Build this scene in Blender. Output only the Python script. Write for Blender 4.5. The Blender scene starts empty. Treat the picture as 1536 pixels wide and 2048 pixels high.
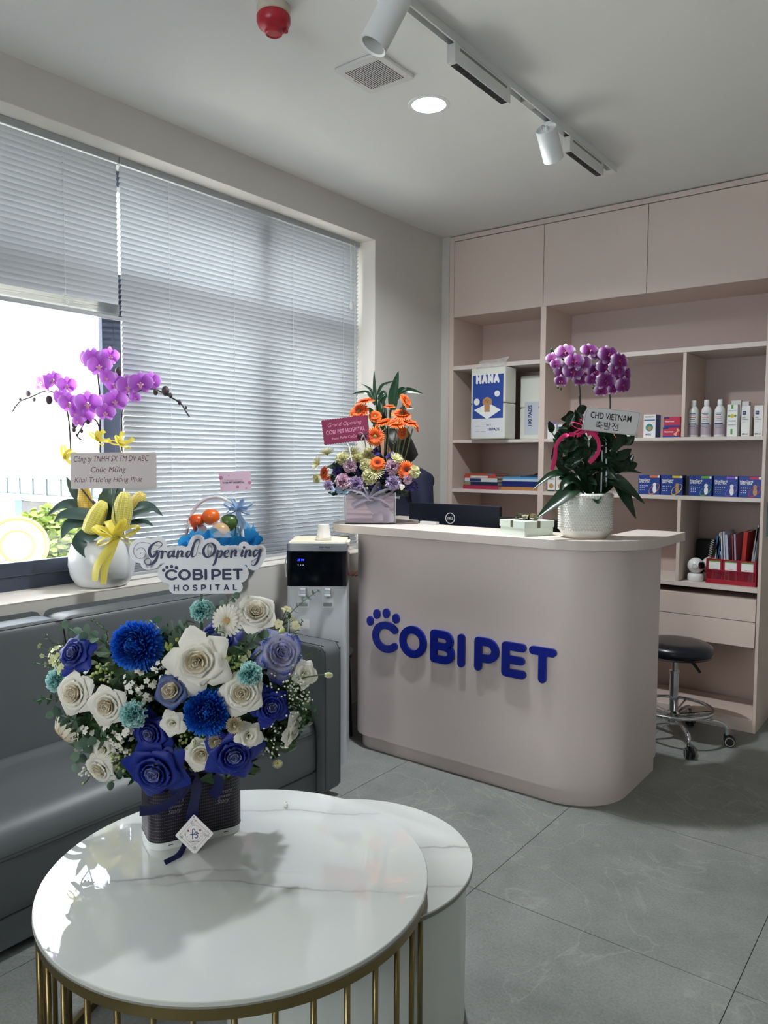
import bpy, bmesh, math, random
from mathutils import Vector, Matrix, Quaternion
rnd = random.Random(7)
PI = math.pi
SC = bpy.context.scene
COL = SC.collection
# ---------------------------------------------------------------- camera
CAMP = Vector((2.788, 0.0, 1.41))
FPX = 1537.85
YAW, PIT, ROL = 0.6519, -0.068285, 0.00467
_f = Vector((-math.sin(YAW)*math.cos(PIT), math.cos(YAW)*math.cos(PIT), math.sin(PIT)))
_r = Vector((math.cos(YAW), math.sin(YAW), 0)); _u = _r.cross(_f)
CR = math.cos(ROL)*_r + math.sin(ROL)*_u
CU = -math.sin(ROL)*_r + math.cos(ROL)*_u
CF = _f
def at(x, y, depth):                       # photo pixel + distance along the view -> point in the room
    return CAMP + depth*(CF + CR*((x-768)/FPX) - CU*((y-1024)/FPX))
cam_d = bpy.data.cameras.new('camera'); cam = bpy.data.objects.new('camera', cam_d); COL.objects.link(cam)
cam_d.sensor_fit = 'VERTICAL'; cam_d.sensor_height = 36; cam_d.lens = FPX/2048*36
cam_d.clip_start = .05; cam_d.clip_end = 300
cam.matrix_world = Matrix((( CR.x, CU.x, -CF.x, CAMP.x), (CR.y, CU.y, -CF.y, CAMP.y), (CR.z, CU.z, -CF.z, CAMP.z), (0,0,0,1)))
SC.camera = cam
# ---------------------------------------------------------------- sky, sun, exposure
W = bpy.data.worlds.new('sky'); SC.world = W; W.use_nodes = True
nt = W.node_tree; nt.nodes.clear()
o = nt.nodes.new('ShaderNodeOutputWorld'); bg = nt.nodes.new('ShaderNodeBackground')
tc = nt.nodes.new('ShaderNodeTexCoord'); nz = nt.nodes.new('ShaderNodeTexNoise'); cr = nt.nodes.new('ShaderNodeValToRGB')
nz.inputs['Scale'].default_value = 2.6; nz.inputs['Detail'].default_value = 7; nz.inputs['Roughness'].default_value = .55
cr.color_ramp.elements[0].position = .36; cr.color_ramp.elements[0].color = (.55,.72,1,1)
cr.color_ramp.elements[1].position = .52; cr.color_ramp.elements[1].color = (1,.99,.97,1)
nt.links.new(tc.outputs['Generated'], nz.inputs['Vector']); nt.links.new(nz.outputs['Fac'], cr.inputs['Fac'])
nt.links.new(cr.outputs['Color'], bg.inputs['Color']); nt.links.new(bg.outputs[0], o.inputs[0])
bg.inputs['Strength'].default_value = 3.4
sd = bpy.data.lights.new('sun', 'SUN'); sd.energy = 12; sd.angle = .01; sd.color = (1,.96,.88)
sun = bpy.data.objects.new('sun', sd); COL.objects.link(sun); sun.rotation_euler = (math.radians(35), 0, math.radians(97))
SC.view_settings.view_transform = 'Standard'; SC.view_settings.look = 'None'
SC.view_settings.exposure = 2.0; SC.view_settings.gamma = 1; SC.view_settings.use_curve_mapping = False
# ---------------------------------------------------------------- materials
def lin(c):
    if isinstance(c, str):
        c = [int(c[i:i+2], 16)/255 for i in (0, 2, 4)]
    return tuple(x/12.92 if x <= .04045 else ((x+.055)/1.055)**2.4 for x in c) + (1,)
def mat(name, col, rough=.5, metal=0, spec=.5, var=0, vscale=8, bump=0, bscale=60, trans=0, alpha=1, transl=0, emit=0, coat=0, sub=0):
    m = bpy.data.materials.new(name); m.use_nodes = True; t = m.node_tree; n = t.nodes; b = n['Principled BSDF']
    c = lin(col); b.inputs['Base Color'].default_value = c
    b.inputs['Roughness'].default_value = rough; b.inputs['Metallic'].default_value = metal
    b.inputs['Specular IOR Level'].default_value = spec
    if trans: b.inputs['Transmission Weight'].default_value = trans
    if alpha < 1: b.inputs['Alpha'].default_value = alpha
    if coat: b.inputs['Coat Weight'].default_value = coat; b.inputs['Coat Roughness'].default_value = .01
    if emit: b.inputs['Emission Color'].default_value = c; b.inputs['Emission Strength'].default_value = emit
    if sub: b.inputs['Subsurface Weight'].default_value = sub; b.inputs['Subsurface Radius'].default_value = (.01,.01,.01)
    tc = n.new('ShaderNodeTexCoord')
    if var:
        z = n.new('ShaderNodeTexNoise'); z.inputs['Scale'].default_value = vscale; z.inputs['Detail'].default_value = 5
        t.links.new(tc.outputs['Object'], z.inputs['Vector'])
        h = n.new('ShaderNodeMixRGB'); h.inputs[1].default_value = tuple(max(0, x*(1-var)) for x in c[:3])+(1,)
        h.inputs[2].default_value = tuple(min(1, x*(1+var)) for x in c[:3])+(1,)
        t.links.new(z.outputs['Fac'], h.inputs[0]); t.links.new(h.outputs[0], b.inputs['Base Color'])
    if bump:
        z = n.new('ShaderNodeTexNoise'); z.inputs['Scale'].default_value = bscale; z.inputs['Detail'].default_value = 3
        t.links.new(tc.outputs['Object'], z.inputs['Vector'])
        u = n.new('ShaderNodeBump'); u.inputs['Strength'].default_value = bump; u.inputs['Distance'].default_value = .002
        t.links.new(z.outputs['Fac'], u.inputs['Height']); t.links.new(u.outputs[0], b.inputs['Normal'])
    if transl:
        tl = n.new('ShaderNodeBsdfTranslucent'); tl.inputs[0].default_value = c; mx = n.new('ShaderNodeMixShader')
        mx.inputs[0].default_value = transl
        src = b.inputs['Base Color'].links
        if src: t.links.new(src[0].from_socket, tl.inputs[0])
        t.links.new(b.outputs[0], mx.inputs[1]); t.links.new(tl.outputs[0], mx.inputs[2])
        t.links.new(mx.outputs[0], n['Material Output'].inputs[0])
    return m
def petal_mat(name, inner, outer, edge=None, transl=.3, rough=.55, p0=.15, p1=.75, vein=0):
    """colour runs along the petal from its base to its rim (attribute pv) - natural / dyed petal colour"""
    m = mat(name, inner, rough, transl=0); t = m.node_tree; n = t.nodes; b = n['Principled BSDF']
    a = n.new('ShaderNodeAttribute'); a.attribute_name = 'pv'; r = n.new('ShaderNodeValToRGB')
    e = r.color_ramp.elements; e[0].position = p0; e[0].color = lin(inner); e[1].position = p1; e[1].color = lin(outer)
    if edge: x = e.new(.96); x.color = lin(edge)
    z = n.new('ShaderNodeTexNoise'); z.inputs['Scale'].default_value = 40; z.inputs['Detail'].default_value = 3
    mx = n.new('ShaderNodeMath'); mx.operation = 'MULTIPLY_ADD'; mx.inputs[1].default_value = .35 if not vein else vein; 
    sb = n.new('ShaderNodeMath'); sb.operation = 'SUBTRACT'; sb.inputs[1].default_value = .5
    tc = n.new('ShaderNodeTexCoord'); t.links.new(tc.outputs['Object'], z.inputs['Vector'])
    t.links.new(z.outputs['Fac'], sb.inputs[0]); t.links.new(sb.outputs[0], mx.inputs[0]); t.links.new(a.outputs['Fac'], mx.inputs[2])
    t.links.new(mx.outputs[0], r.inputs[0]); t.links.new(r.outputs[0], b.inputs['Base Color'])
    if transl:
        tl = n.new('ShaderNodeBsdfTranslucent'); ms = n.new('ShaderNodeMixShader'); ms.inputs[0].default_value = transl
        t.links.new(r.outputs[0], tl.inputs[0]); t.links.new(b.outputs[0], ms.inputs[1]); t.links.new(tl.outputs[0], ms.inputs[2])
        t.links.new(ms.outputs[0], n['Material Output'].inputs[0])
    return m
# ---------------------------------------------------------------- mesh helpers
class MB:
    """collects geometry, then links it as ONE mesh object"""
    def __init__(s): s.v = []; s.f = []; s.m = []; s.pv = []; s.uv = {}; s.mi = 0
    def add(s, vs, fs, pv=None):
        b = len(s.v); s.v += [tuple(v) for v in vs]; s.pv += list(pv) if pv is not None else [0.0]*len(vs)
        for f in fs: s.f.append(tuple(b+i for i in f)); s.m.append(s.mi)
        return s
    def box(s, x0, x1, y0, y1, z0, z1, M=None):
        vs = [Vector((x, y, z)) for z in (z0, z1) for y in (y0, y1) for x in (x0, x1)]
        if M: vs = [M @ v for v in vs]
        return s.add(vs, [(0,2,3,1), (4,5,7,6), (0,1,5,4), (2,6,7,3), (0,4,6,2), (1,3,7,5)])
    def lathe(s, prof, n=32, M=None, cap=True, a0=0, a1=2*PI):
        if len(prof) == 2 and (prof[0][0] < 1e-6 or prof[0][1] == prof[1][1]): cap = False     # a flat disc needs no lid
        full = abs(a1-a0-2*PI) < 1e-6; k = n if full else n+1; vs = []
        for r, z in prof:
            for i in range(k):
                a = a0+(a1-a0)*i/n; vs.append(Vector((r*math.cos(a), r*math.sin(a), z)))
        if M: vs = [M @ v for v in vs]
        fs = []
        for j in range(len(prof)-1):
            for i in range(n):
                i2 = (i+1) % k; fs.append((j*k+i, j*k+i2, (j+1)*k+i2, (j+1)*k+i))
        if cap and full:
            if prof[0][0] > 1e-6: fs.append(tuple(reversed(range(k))))
            if prof[-1][0] > 1e-6: fs.append(tuple((len(prof)-1)*k+i for i in range(k)))
        return s.add(vs, fs)
    def tube(s, pts, r, n=8, cap=True, closed=False):
        pts = [Vector(p) for p in pts]; N = len(pts); rs = r if isinstance(r, (list, tuple)) else [r]*N
        up = None; vs = []
        for i, p in enumerate(pts):
            if closed: t = pts[(i+1) % N]-pts[i-1]
            else: t = pts[min(i+1, N-1)]-pts[max(i-1, 0)]
            t = t.normalized() if t.length > 1e-9 else Vector((0,0,1))
            if up is None: up = t.orthogonal().normalized()
            else:
                up = up - t*up.dot(t); up = up.normalized() if up.length > 1e-6 else t.orthogonal().normalized()
            w = t.cross(up)
            for k in range(n):
                a = 2*PI*k/n; vs.append(p+(up*math.cos(a)+w*math.sin(a))*rs[i])
        fs = []
        for i in range(N if closed else N-1):
            j = (i+1) % N
            for k in range(n): fs.append((i*n+k, i*n+(k+1) % n, j*n+(k+1) % n, j*n+k))
        if cap and not closed: fs.append(tuple(reversed(range(n)))); fs.append(tuple((N-1)*n+k for k in range(n)))
        return s.add(vs, fs)
    def ball(s, c, r, nu=12, nv=8, M=None):
        rr = r if isinstance(r, (tuple, list, Vector)) else (r, r, r); c = Vector(c); vs = [Vector((0,0,-1))]
        for j in range(1, nv):
            p = -PI/2+PI*j/nv
            for i in range(nu): a = 2*PI*i/nu; vs.append(Vector((math.cos(p)*math.cos(a), math.cos(p)*math.sin(a), math.sin(p))))
        vs.append(Vector((0,0,1))); q = []
        for v in vs:
            v = Vector((v.x*rr[0], v.y*rr[1], v.z*rr[2])); v = (M @ v) if M else v; q.append(v+c)
        fs = [(0, 1+(i+1) % nu, 1+i) for i in range(nu)]
        for j in range(nv-2):
            for i in range(nu): fs.append((1+j*nu+i, 1+j*nu+(i+1) % nu, 1+(j+1)*nu+(i+1) % nu, 1+(j+1)*nu+i))
        L = len(q)-1; b = 1+(nv-2)*nu
        fs += [(b+i, b+(i+1) % nu, L) for i in range(nu)]
        return s.add(q, fs)
    def prism(s, outline, z0, z1, M=None, caps=True):
        n = len(outline); vs = [Vector((x, y, z0)) for x, y in outline]+[Vector((x, y, z1)) for x, y in outline]
        if M: vs = [M @ v for v in vs]
        fs = [(i, (i+1) % n, n+(i+1) % n, n+i) for i in range(n)]
        if caps: fs += [tuple(reversed(range(n))), tuple(range(n, 2*n))]
        return s.add(vs, fs)
    def grid(s, fn, nu, nv, pv=None):
        vs = []; pvs = []
        for j in range(nv+1):
            for i in range(nu+1):
                vs.append(fn(i/nu, j/nv)); pvs.append(j/nv if pv is None else pv(i/nu, j/nv))
        return s.add(vs, [(j*(nu+1)+i, j*(nu+1)+i+1, (j+1)*(nu+1)+i+1, (j+1)*(nu+1)+i) for j in range(nv) for i in range(nu)], pvs)
    def mesh(s, name, mats, smooth=True):
        me = bpy.data.meshes.new(name); me.from_pydata(s.v, [], s.f)
        for m in (mats if isinstance(mats, (list, tuple)) else [mats]): me.materials.append(m)
        me.polygons.foreach_set('material_index', s.m)
        if smooth: me.shade_smooth(); me.polygons.foreach_set('use_smooth', [True]*len(me.polygons))
        if any(s.pv):
            a = me.attributes.new('pv', 'FLOAT', 'POINT'); a.data.foreach_set('value', s.pv)
        me.update(); return me
    def build(s, name, mats, parent=None, smooth=False, bevel=0, seg=2, auto=None, solid=0, sub=0):
        me = s.mesh(name, mats, smooth or auto is not None)
        o = bpy.data.objects.new(name, me); COL.objects.link(o); o.parent = parent
        if solid: md = o.modifiers.new('solid', 'SOLIDIFY'); md.thickness = solid; md.offset = 0
        if bevel:
            md = o.modifiers.new('bevel', 'BEVEL'); md.width = bevel; md.segments = seg; md.limit_method = 'ANGLE'; md.angle_limit = .6
            md.harden_normals = False; me.polygons.foreach_set('use_smooth', [True]*len(me.polygons)); auto = auto or .7
        if sub: md = o.modifiers.new('sub', 'SUBSURF'); md.levels = sub; md.render_levels = sub
        if auto is not None:
            bm = bmesh.new(); bm.from_mesh(me)
            for e in bm.edges:
                if len(e.link_faces) == 2 and e.calc_face_angle(0) > auto: e.smooth = False
            bm.to_mesh(me); bm.free()
        return o
def tag(o, label=None, cat=None, group=None, kind=None):
    if label: o['label'] = label
    if cat: o['category'] = cat
    if group: o['group'] = group
    if kind: o['kind'] = kind
    return o
def empty(name, loc=(0,0,0), rz=0, label=None, cat=None, group=None, rot=None, parent=None):
    o = bpy.data.objects.new(name, None); COL.objects.link(o); o.location = loc; o.empty_display_size = .05
    if rot is not None: o.rotation_euler = rot.to_euler() if hasattr(rot, 'to_euler') else rot
    else: o.rotation_euler = (0, 0, rz)
    o.parent = parent
    return tag(o, label, cat, group)
def inst(me, name, parent=None, loc=(0,0,0), rot=None, scale=1):
    o = bpy.data.objects.new(name, me); COL.objects.link(o); o.parent = parent; o.location = loc
    if rot is not None: o.rotation_euler = rot.to_euler() if hasattr(rot, 'to_euler') else rot
    o.scale = (scale,)*3 if not isinstance(scale, (tuple, list)) else scale
    return o
def copy_tree(o, parent=None):
    c = o.copy(); COL.objects.link(c); c.parent = parent
    for ch in [x for x in o.children]: copy_tree(ch, c)
    return c
def rrect(x0, x1, y0, y1, r, n=8, rs=None):
    """rounded rectangle outline, rs = radii for (x0y0, x1y0, x1y1, x0y1)"""
    rs = rs or (r, r, r, r); out = []
    for (cx, cy, sx, sy, a0), r in zip(((x0, y0, 1, 1, PI), (x1, y0, -1, 1, 1.5*PI), (x1, y1, -1, -1, 0), (x0, y1, 1, -1, .5*PI)), rs):
        if r <= 1e-6: out.append((cx, cy)); continue
        for k in range(n+1):
            a = a0+PI/2*k/n; out.append((cx+sx*r+r*math.cos(a), cy+sy*r+r*math.sin(a)))
    return out
def crom(P, n=8, closed=False):
    P = [Vector(p) for p in P]; out = []; N = len(P)
    for i in range(N if closed else N-1):
        if closed: a, b, c, d = P[i-1], P[i], P[(i+1) % N], P[(i+2) % N]
        else: a, b, c, d = P[max(i-1, 0)], P[i], P[i+1], P[min(i+2, N-1)]
        for k in range(n):
            t = k/n; out.append(.5*((2*b)+(c-a)*t+(2*a-5*b+4*c-d)*t*t+(3*b-a-3*c+d)*t**3))
    if not closed: out.append(P[-1])
    return out
def align(z, x=None):
    """rotation matrix whose local Z points along z (and local X near x)"""
    z = Vector(z).normalized(); x = Vector(x) if x is not None else Vector((0.0123, 0.0321, 1))
    x = x-z*x.dot(z)
    if x.length < 1e-4: x = z.orthogonal()
    x.normalize(); y = z.cross(x)
    return Matrix(((x.x, y.x, z.x), (x.y, y.y, z.y), (x.z, y.z, z.z)))
def xf(loc, R=None, s=1):
    M = Matrix.Translation(Vector(loc))
    if R is not None: M = M @ R.to_4x4()
    return M @ Matrix.Scale(s, 4)
# text laid on a plane: M maps (x right, y up, z out) -> parent space
_tc = {}
def text_mesh(txt, size=1, shear=0, bold=0, space=1, depth=0):
    cu = bpy.data.curves.new('t', 'FONT'); cu.body = txt; cu.size = size; cu.shear = shear; cu.offset = bold*size
    cu.space_character = space; cu.align_x = 'CENTER'; cu.align_y = 'CENTER'; cu.extrude = depth; cu.resolution_u = 3
    cu.space_line = .85
    ob = bpy.data.objects.new('t', cu); COL.objects.link(ob)
    me = bpy.data.meshes.new_from_object(ob.evaluated_get(bpy.context.evaluated_depsgraph_get()))
    COL.objects.unlink(ob); bpy.data.objects.remove(ob); return me
def text(txt, width, M, m, parent=None, name='lettering', height=None, **kw):
    me = text_mesh(txt, **kw); xs = [v.co.x for v in me.vertices]; ys = [v.co.y for v in me.vertices]
    if not xs: return None
    cx, cy = (min(xs)+max(xs))/2, (min(ys)+max(ys))/2; s = width/(max(xs)-min(xs)); sy = s if not height else height/(max(ys)-min(ys))
    me.transform(M @ Matrix.Diagonal((s, sy, s, 1)) @ Matrix.Translation((-cx, -cy, 0)))
    me.materials.clear(); me.materials.append(m); me.name = name
    o = bpy.data.objects.new(name, me); COL.objects.link(o); o.parent = parent; return o
def stroke_mb(mb, strokes, w, d0, M, z0=0):
    """rounded strokes (polylines in the plane, w = width or list) given thickness d0; overlapping pieces differ by microns"""
    q_ = len(mb.f)
    for st in strokes:
        pts = [Vector((p[0], p[1])) for p in st]
        ws = [(p[2] if len(p) > 2 else w) for p in st]
        for i, p in enumerate(pts):
            q_ += 1; d = d0*(1+.0035*(q_ % 13)); r = ws[i]/2; mb.prism([(p.x+r*math.cos(2*PI*k/12), p.y+r*math.sin(2*PI*k/12)) for k in range(12)], z0, z0+d, M)
            if i+1 < len(pts):
                q = pts[i+1]; t = q-p
                if t.length < 1e-6: continue
                t.normalize(); q_ += 1; d = d0*(1+.0035*(q_ % 13)); nn = Vector((-t.y, t.x)); r2 = ws[i+1]/2
                mb.prism([tuple(p-nn*r), tuple(q-nn*r2), tuple(q+nn*r2), tuple(p+nn*r)], z0, z0+d, M)
def arc(cx, cy, rx, ry, a0, a1, n=16):
    return [(cx+rx*math.cos(math.radians(a0+(a1-a0)*k/n)), cy+ry*math.sin(math.radians(a0+(a1-a0)*k/n))) for k in range(n+1)]
# rounded block capitals, cap height 1
GL = {
 'C': (.92, [arc(.46, .5, .42, .42, 42, 318)]), 'O': (.98, [arc(.49, .5, .42, .42, 0, 360, 24)]),
 'B': (.72, [[(.08,.08),(.08,.92),(.42,.92)]+arc(.42,.72,.2,.2,90,-90,8)+[(.08,.52)], [(.4,.52)]+arc(.44,.3,.22,.22,90,-90,8)+[(.08,.08)]]),
 'I': (.16, [[(.08,.08),(.08,.92)]]), 'P': (.68, [[(.08,.08),(.08,.92),(.36,.92)]+arc(.36,.65,.25,.27,90,-90,8)+[(.08,.38)]]),
 'E': (.62, [[(.58,.08),(.08,.08),(.08,.92),(.58,.92)], [(.08,.5),(.54,.5)]]), 'T': (.74, [[(.06,.92),(.68,.92)], [(.37,.92),(.37,.08)]]),
 'H': (.7, [[(.08,.08),(.08,.92)], [(.62,.08),(.62,.92)], [(.08,.5),(.62,.5)]]), 'S': (.66, [arc(.33,.71,.25,.21,30,270,10)+arc(.33,.29,.25,.21,90,-150,10)]),
 'A': (.76, [[(.06,.08),(.38,.92),(.7,.08)], [(.16,.34),(.6,.34)]]), 'L': (.58, [[(.08,.92),(.08,.08),(.52,.08)]]),
 'N': (.72, [[(.08,.08),(.08,.92),(.62,.08),(.62,.92)]]),
}
PAW = [(-.12,.86,.12), (.17,1.2,.13), (.56,1.23,.13), (.93,1.02,.13)]
# ================================================================ materials used around the room
M_ = {}
M_['ceiling'] = mat('ceiling_paint', 'e9e9e6', .9, var=.015, vscale=1.5)
M_['wall'] = mat('wall_paint', 'cfcbc5', .9, var=.02, vscale=2)
M_['reveal'] = mat('reveal_paint', 'e6e0d7', .85)
M_['lam'] = mat('pink_beige_laminate', 'dccabf', .45, spec=.35, var=.02, vscale=3)
M_['lamtop'] = mat('pale_laminate', 'dcd1c8', .4, spec=.4, var=.02, vscale=30)
M_['lamback'] = mat('dusty_pink_board', 'c6b1a8', .6, var=.02)
M_['alu'] = mat('grey_window_aluminium', '4c5364', .4, metal=.3, spec=.4)
M_['slat'] = mat('blind_slat', 'cacfd4', .36, spec=.5, transl=.035)
M_['white'] = mat('white_plastic', 'eceeed', .4)
M_['black'] = mat('black_plastic', '0c0d11', .35)
M_['gloss_black'] = mat('gloss_black', '040611', .08)
M_['chrome'] = mat('chrome', 'd8dade', .12, metal=1)
M_['leather'] = mat('grey_leather', '5b6062', .42, spec=.5, var=.08, vscale=5, bump=.15, bscale=350)
M_['seam'] = mat('seam_piping', '26292b', .7)
M_['brass'] = mat('brushed_brass', '8a7a52', .32, metal=.85)
M_['stone'] = mat('sintered_edge', '8d8d86', .4)
M_['blue'] = mat('royal_blue', '10268f', .35)
M_['navy'] = mat('navy', '141c52', .5)
M_['paper'] = mat('white_card', 'e9e6e6', .6)
M_['green'] = mat('leaf_green', '2f5a2c', .4, var=.25, vscale=25, transl=.15)
M_['dkgreen'] = mat('dark_leaf', '17321f', .25, var=.2, vscale=25, transl=.08)
M_['euca'] = mat('eucalyptus_leaf', '5f7a68', .5, var=.2, vscale=30, transl=.15)
M_['stem'] = mat('stem_green', '3f5a2e', .5)
M_['dkstem'] = mat('dark_stem', '2a2a28', .5)
M_['ribbon_blue'] = mat('navy_satin', '0c1448', .28, spec=.6)
M_['dark'] = mat('dark_recess', '0d0d0e', .8)
M_['skin'] = mat('skin', 'c48f78', .5, sub=.1)
# ================================================================ room
def marble(name, lines, base='d4d7d4'):
    """white slab with a few wandering grey veins: lines = (offset, slope, x where strongest)"""
    m = mat(name, base, .02, spec=.75, coat=.6); t = m.node_tree; n = t.nodes; b = n['Principled BSDF']
    def N(k, **kw):
        x = n.new(k)
        for a, v in kw.items(): setattr(x, a, v)
        return x
    def Mth(op, a, b_=None, c=None):
        x = N('ShaderNodeMath', operation=op)
        for i, v in enumerate((a, b_, c)):
            if v is None: continue
            if isinstance(v, (int, float)): x.inputs[i].default_value = v
            else: t.links.new(v, x.inputs[i])
        return x.outputs[0]
    tc = N('ShaderNodeTexCoord'); mp = N('ShaderNodeMapping'); mp.inputs['Rotation'].default_value = (0,0,-YAW); t.links.new(tc.outputs['Object'], mp.inputs[0])
    sp = N('ShaderNodeSeparateXYZ'); t.links.new(mp.outputs[0], sp.inputs[0])
    z = N('ShaderNodeTexNoise'); z.inputs['Scale'].default_value = 3.2; z.inputs['Detail'].default_value = 8; z.inputs['Roughness'].default_value = .55; t.links.new(mp.outputs[0], z.inputs['Vector'])
    z2 = N('ShaderNodeTexNoise'); z2.inputs['Scale'].default_value = 7; z2.inputs['Detail'].default_value = 3; t.links.new(mp.outputs[0], z2.inputs['Vector'])
    tot = None
    for off, sl, x0 in lines:
        y = Mth('SUBTRACT', sp.outputs['Y'], off); y = Mth('SUBTRACT', y, Mth('MULTIPLY', sp.outputs['X'], sl)); y = Mth('ADD', y, Mth('MULTIPLY', Mth('SUBTRACT', z.outputs['Fac'], .5), .16))
        d = Mth('ABSOLUTE', y); f = Mth('SUBTRACT', 1, Mth('MINIMUM', Mth('MULTIPLY', d, 150), 1)); g = Mth('SUBTRACT', 1, Mth('MINIMUM', Mth('MULTIPLY', d, 22), 1)); f = Mth('ADD', Mth('MULTIPLY', f, .55), Mth('MULTIPLY', g, .22))
        w = Mth('SUBTRACT', 1, Mth('MINIMUM', Mth('MULTIPLY', Mth('ABSOLUTE', Mth('SUBTRACT', sp.outputs['X'], x0)), 2.6), 1)); f = Mth('MULTIPLY', f, w)
        tot = f if tot is None else Mth('ADD', tot, f)
    tot = Mth('MULTIPLY', tot, Mth('ADD', z2.outputs['Fac'], .3))
    mx = N('ShaderNodeMixRGB'); mx.inputs[1].default_value = lin(base); mx.inputs[2].default_value = lin('7a7474'); t.links.new(tot, mx.inputs[0]); t.links.new(mx.outputs[0], b.inputs['Base Color'])
    return m
def floor_mat():
    m = mat('grey_porcelain_tile', '8d908c', .5, spec=.4); t = m.node_tree; n = t.nodes; b = n['Principled BSDF']
    tc = n.new('ShaderNodeTexCoord'); z = n.new('ShaderNodeTexNoise'); z.inputs['Scale'].default_value = 3.2; z.inputs['Detail'].default_value = 9; z.inputs['Roughness'].default_value = .68
    g = n.new('ShaderNodeNewGeometry'); t.links.new(g.outputs['Position'], z.inputs['Vector'])
    r = n.new('ShaderNodeValToRGB'); r.color_ramp.elements[0].position = .3; r.color_ramp.elements[0].color = lin('737774'); r.color_ramp.elements[1].position = .72; r.color_ramp.elements[1].color = lin('91928f')
    t.links.new(z.outputs['Fac'], r.inputs[0])
    z2 = n.new('ShaderNodeTexNoise'); z2.inputs['Scale'].default_value = 130; z2.inputs['Detail'].default_value = 4; t.links.new(g.outputs['Position'], z2.inputs['Vector'])
    mx = n.new('ShaderNodeMixRGB'); mx.blend_type = 'OVERLAY'; mx.inputs[0].default_value = .35; t.links.new(r.outputs[0], mx.inputs[1]); t.links.new(z2.outputs['Fac'], mx.inputs[2])
    z3 = n.new('ShaderNodeTexNoise'); z3.inputs['Scale'].default_value = 1.9; z3.inputs['Detail'].default_value = 5; z3.inputs['Distortion'].default_value = 1.6; t.links.new(g.outputs['Position'], z3.inputs['Vector'])
    a = n.new('ShaderNodeMath'); a.operation = 'SUBTRACT'; a.inputs[1].default_value = .55; c = n.new('ShaderNodeMath'); c.operation = 'ABSOLUTE'
    r3 = n.new('ShaderNodeValToRGB'); r3.color_ramp.elements[0].color = (.3,.3,.3,1); r3.color_ramp.elements[1].color = (0,0,0,1); r3.color_ramp.elements[1].position = .012
    t.links.new(z3.outputs['Fac'], a.inputs[0]); t.links.new(a.outputs[0], c.inputs[0]); t.links.new(c.outputs[0], r3.inputs[0])
    mx2 = n.new('ShaderNodeMixRGB'); mx2.inputs[2].default_value = lin('adada6'); t.links.new(r3.outputs[0], mx2.inputs[0]); t.links.new(mx.outputs[0], mx2.inputs[1])
    t.links.new(mx2.outputs[0], b.inputs['Base Color'])
    return m
M_['tile'] = floor_mat(); M_['marble'] = marble('white_marble_slab', [(.30,-.02,.1), (-.07,-.10,.12), (-.02,.05,-.2)])
M_['marble2'] = marble('white_marble_slab_small', [(.06,-.06,.25), (-.18,.1,.1)])
H = 2.838; XR = 4.7; Y0 = -2.2; Y1 = 4.66
fl = MB().box(-.3, XR+.1, Y0-.1, Y1+.1, -.12, -.006).build('floor', mat('grout', '3b3c3b', .9)); tag(fl, kind='structure')
tme = MB().box(.0012, .7988, .0012, .7988, -.009, 0).mesh('tile', M_['tile'], False)
for i in range(-2, 4):
    for j in range(-6, 4):
        x = 1.547+.8*i; y = 2.129+.8*j; x1 = min(x+.8, XR); y1 = min(y+.8, Y1); x0 = max(x, 0)
        if x1-x0 < .05 or y1-y < .05: continue
        o = inst(tme, 'tile', fl, (x0, y, 0), scale=((x1-x0)/.8, (y1-y)/.8, 1))
tag(MB().box(-.32, XR+.1, Y0-.1, Y1+.1, H, H+.12).build('ceiling', M_['ceiling']), kind='structure')
# left wall with the window opening
WY0, WY1, WZ0, WZ1 = .30, 3.557, .873, 2.67
w = MB(); w.box(-.36, 0, Y0-.1, Y1+.1, 0, WZ0).box(-.36, 0, Y0-.1, Y1+.1, WZ1, H).box(-.36, 0, WY1, Y1+.1, WZ0, WZ1).box(-.36, 0, Y0-.1, WY0, WZ0, WZ1)
wl = w.build('wall_left', [M_['wall']], None, bevel=.0); tag(wl, kind='structure')
# pale plaster lining of the opening
lin_ = MB(); lin_.box(-.26, .0015, WY0, WY1, WZ0-.001, WZ0+.0015).box(-.26, .0015, WY0, WY1, WZ1-.0015, WZ1+.001).box(-.26, .0015, WY1-.0015, WY1+.001, WZ0, WZ1)
tag(lin_.build('trim_1', M_['reveal']), kind='structure')
tag(MB().box(0, XR+.1, Y1, Y1+.1, 0, H).build('wall_back', M_['wall']), kind='structure')
tag(MB().box(XR, XR+.1, Y0-.1, Y1, 0, H).build('wall_right', M_['wall']), kind='structure')
tag(MB().box(0, 1.1, Y0-.1, Y0, 0, H).box(2.5, XR, Y0-.1, Y0, 0, H).box(1.1, 2.5, Y0-.1, Y0, 2.4, H).box(1.1, 2.5, Y0-.1, Y0, 0, 1.0).build('wall_front', M_['wall']), kind='structure')
win2 = empty('window_2'); tag(win2, kind='structure')
f2 = MB().box(1.1, 1.16, Y0-.08, Y0-.02, 1.0, 2.4).box(2.44, 2.5, Y0-.08, Y0-.02, 1.0, 2.4).box(1.1, 2.5, Y0-.08, Y0-.02, 1.0, 1.06).box(1.1, 2.5, Y0-.08, Y0-.02, 2.34, 2.4)
f2.build('window_frame', M_['alu'], win2)
tag(MB().box(0, .057, 4.262, Y1, 0, H).build('trim_2', M_['wall']), kind='structure')
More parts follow.
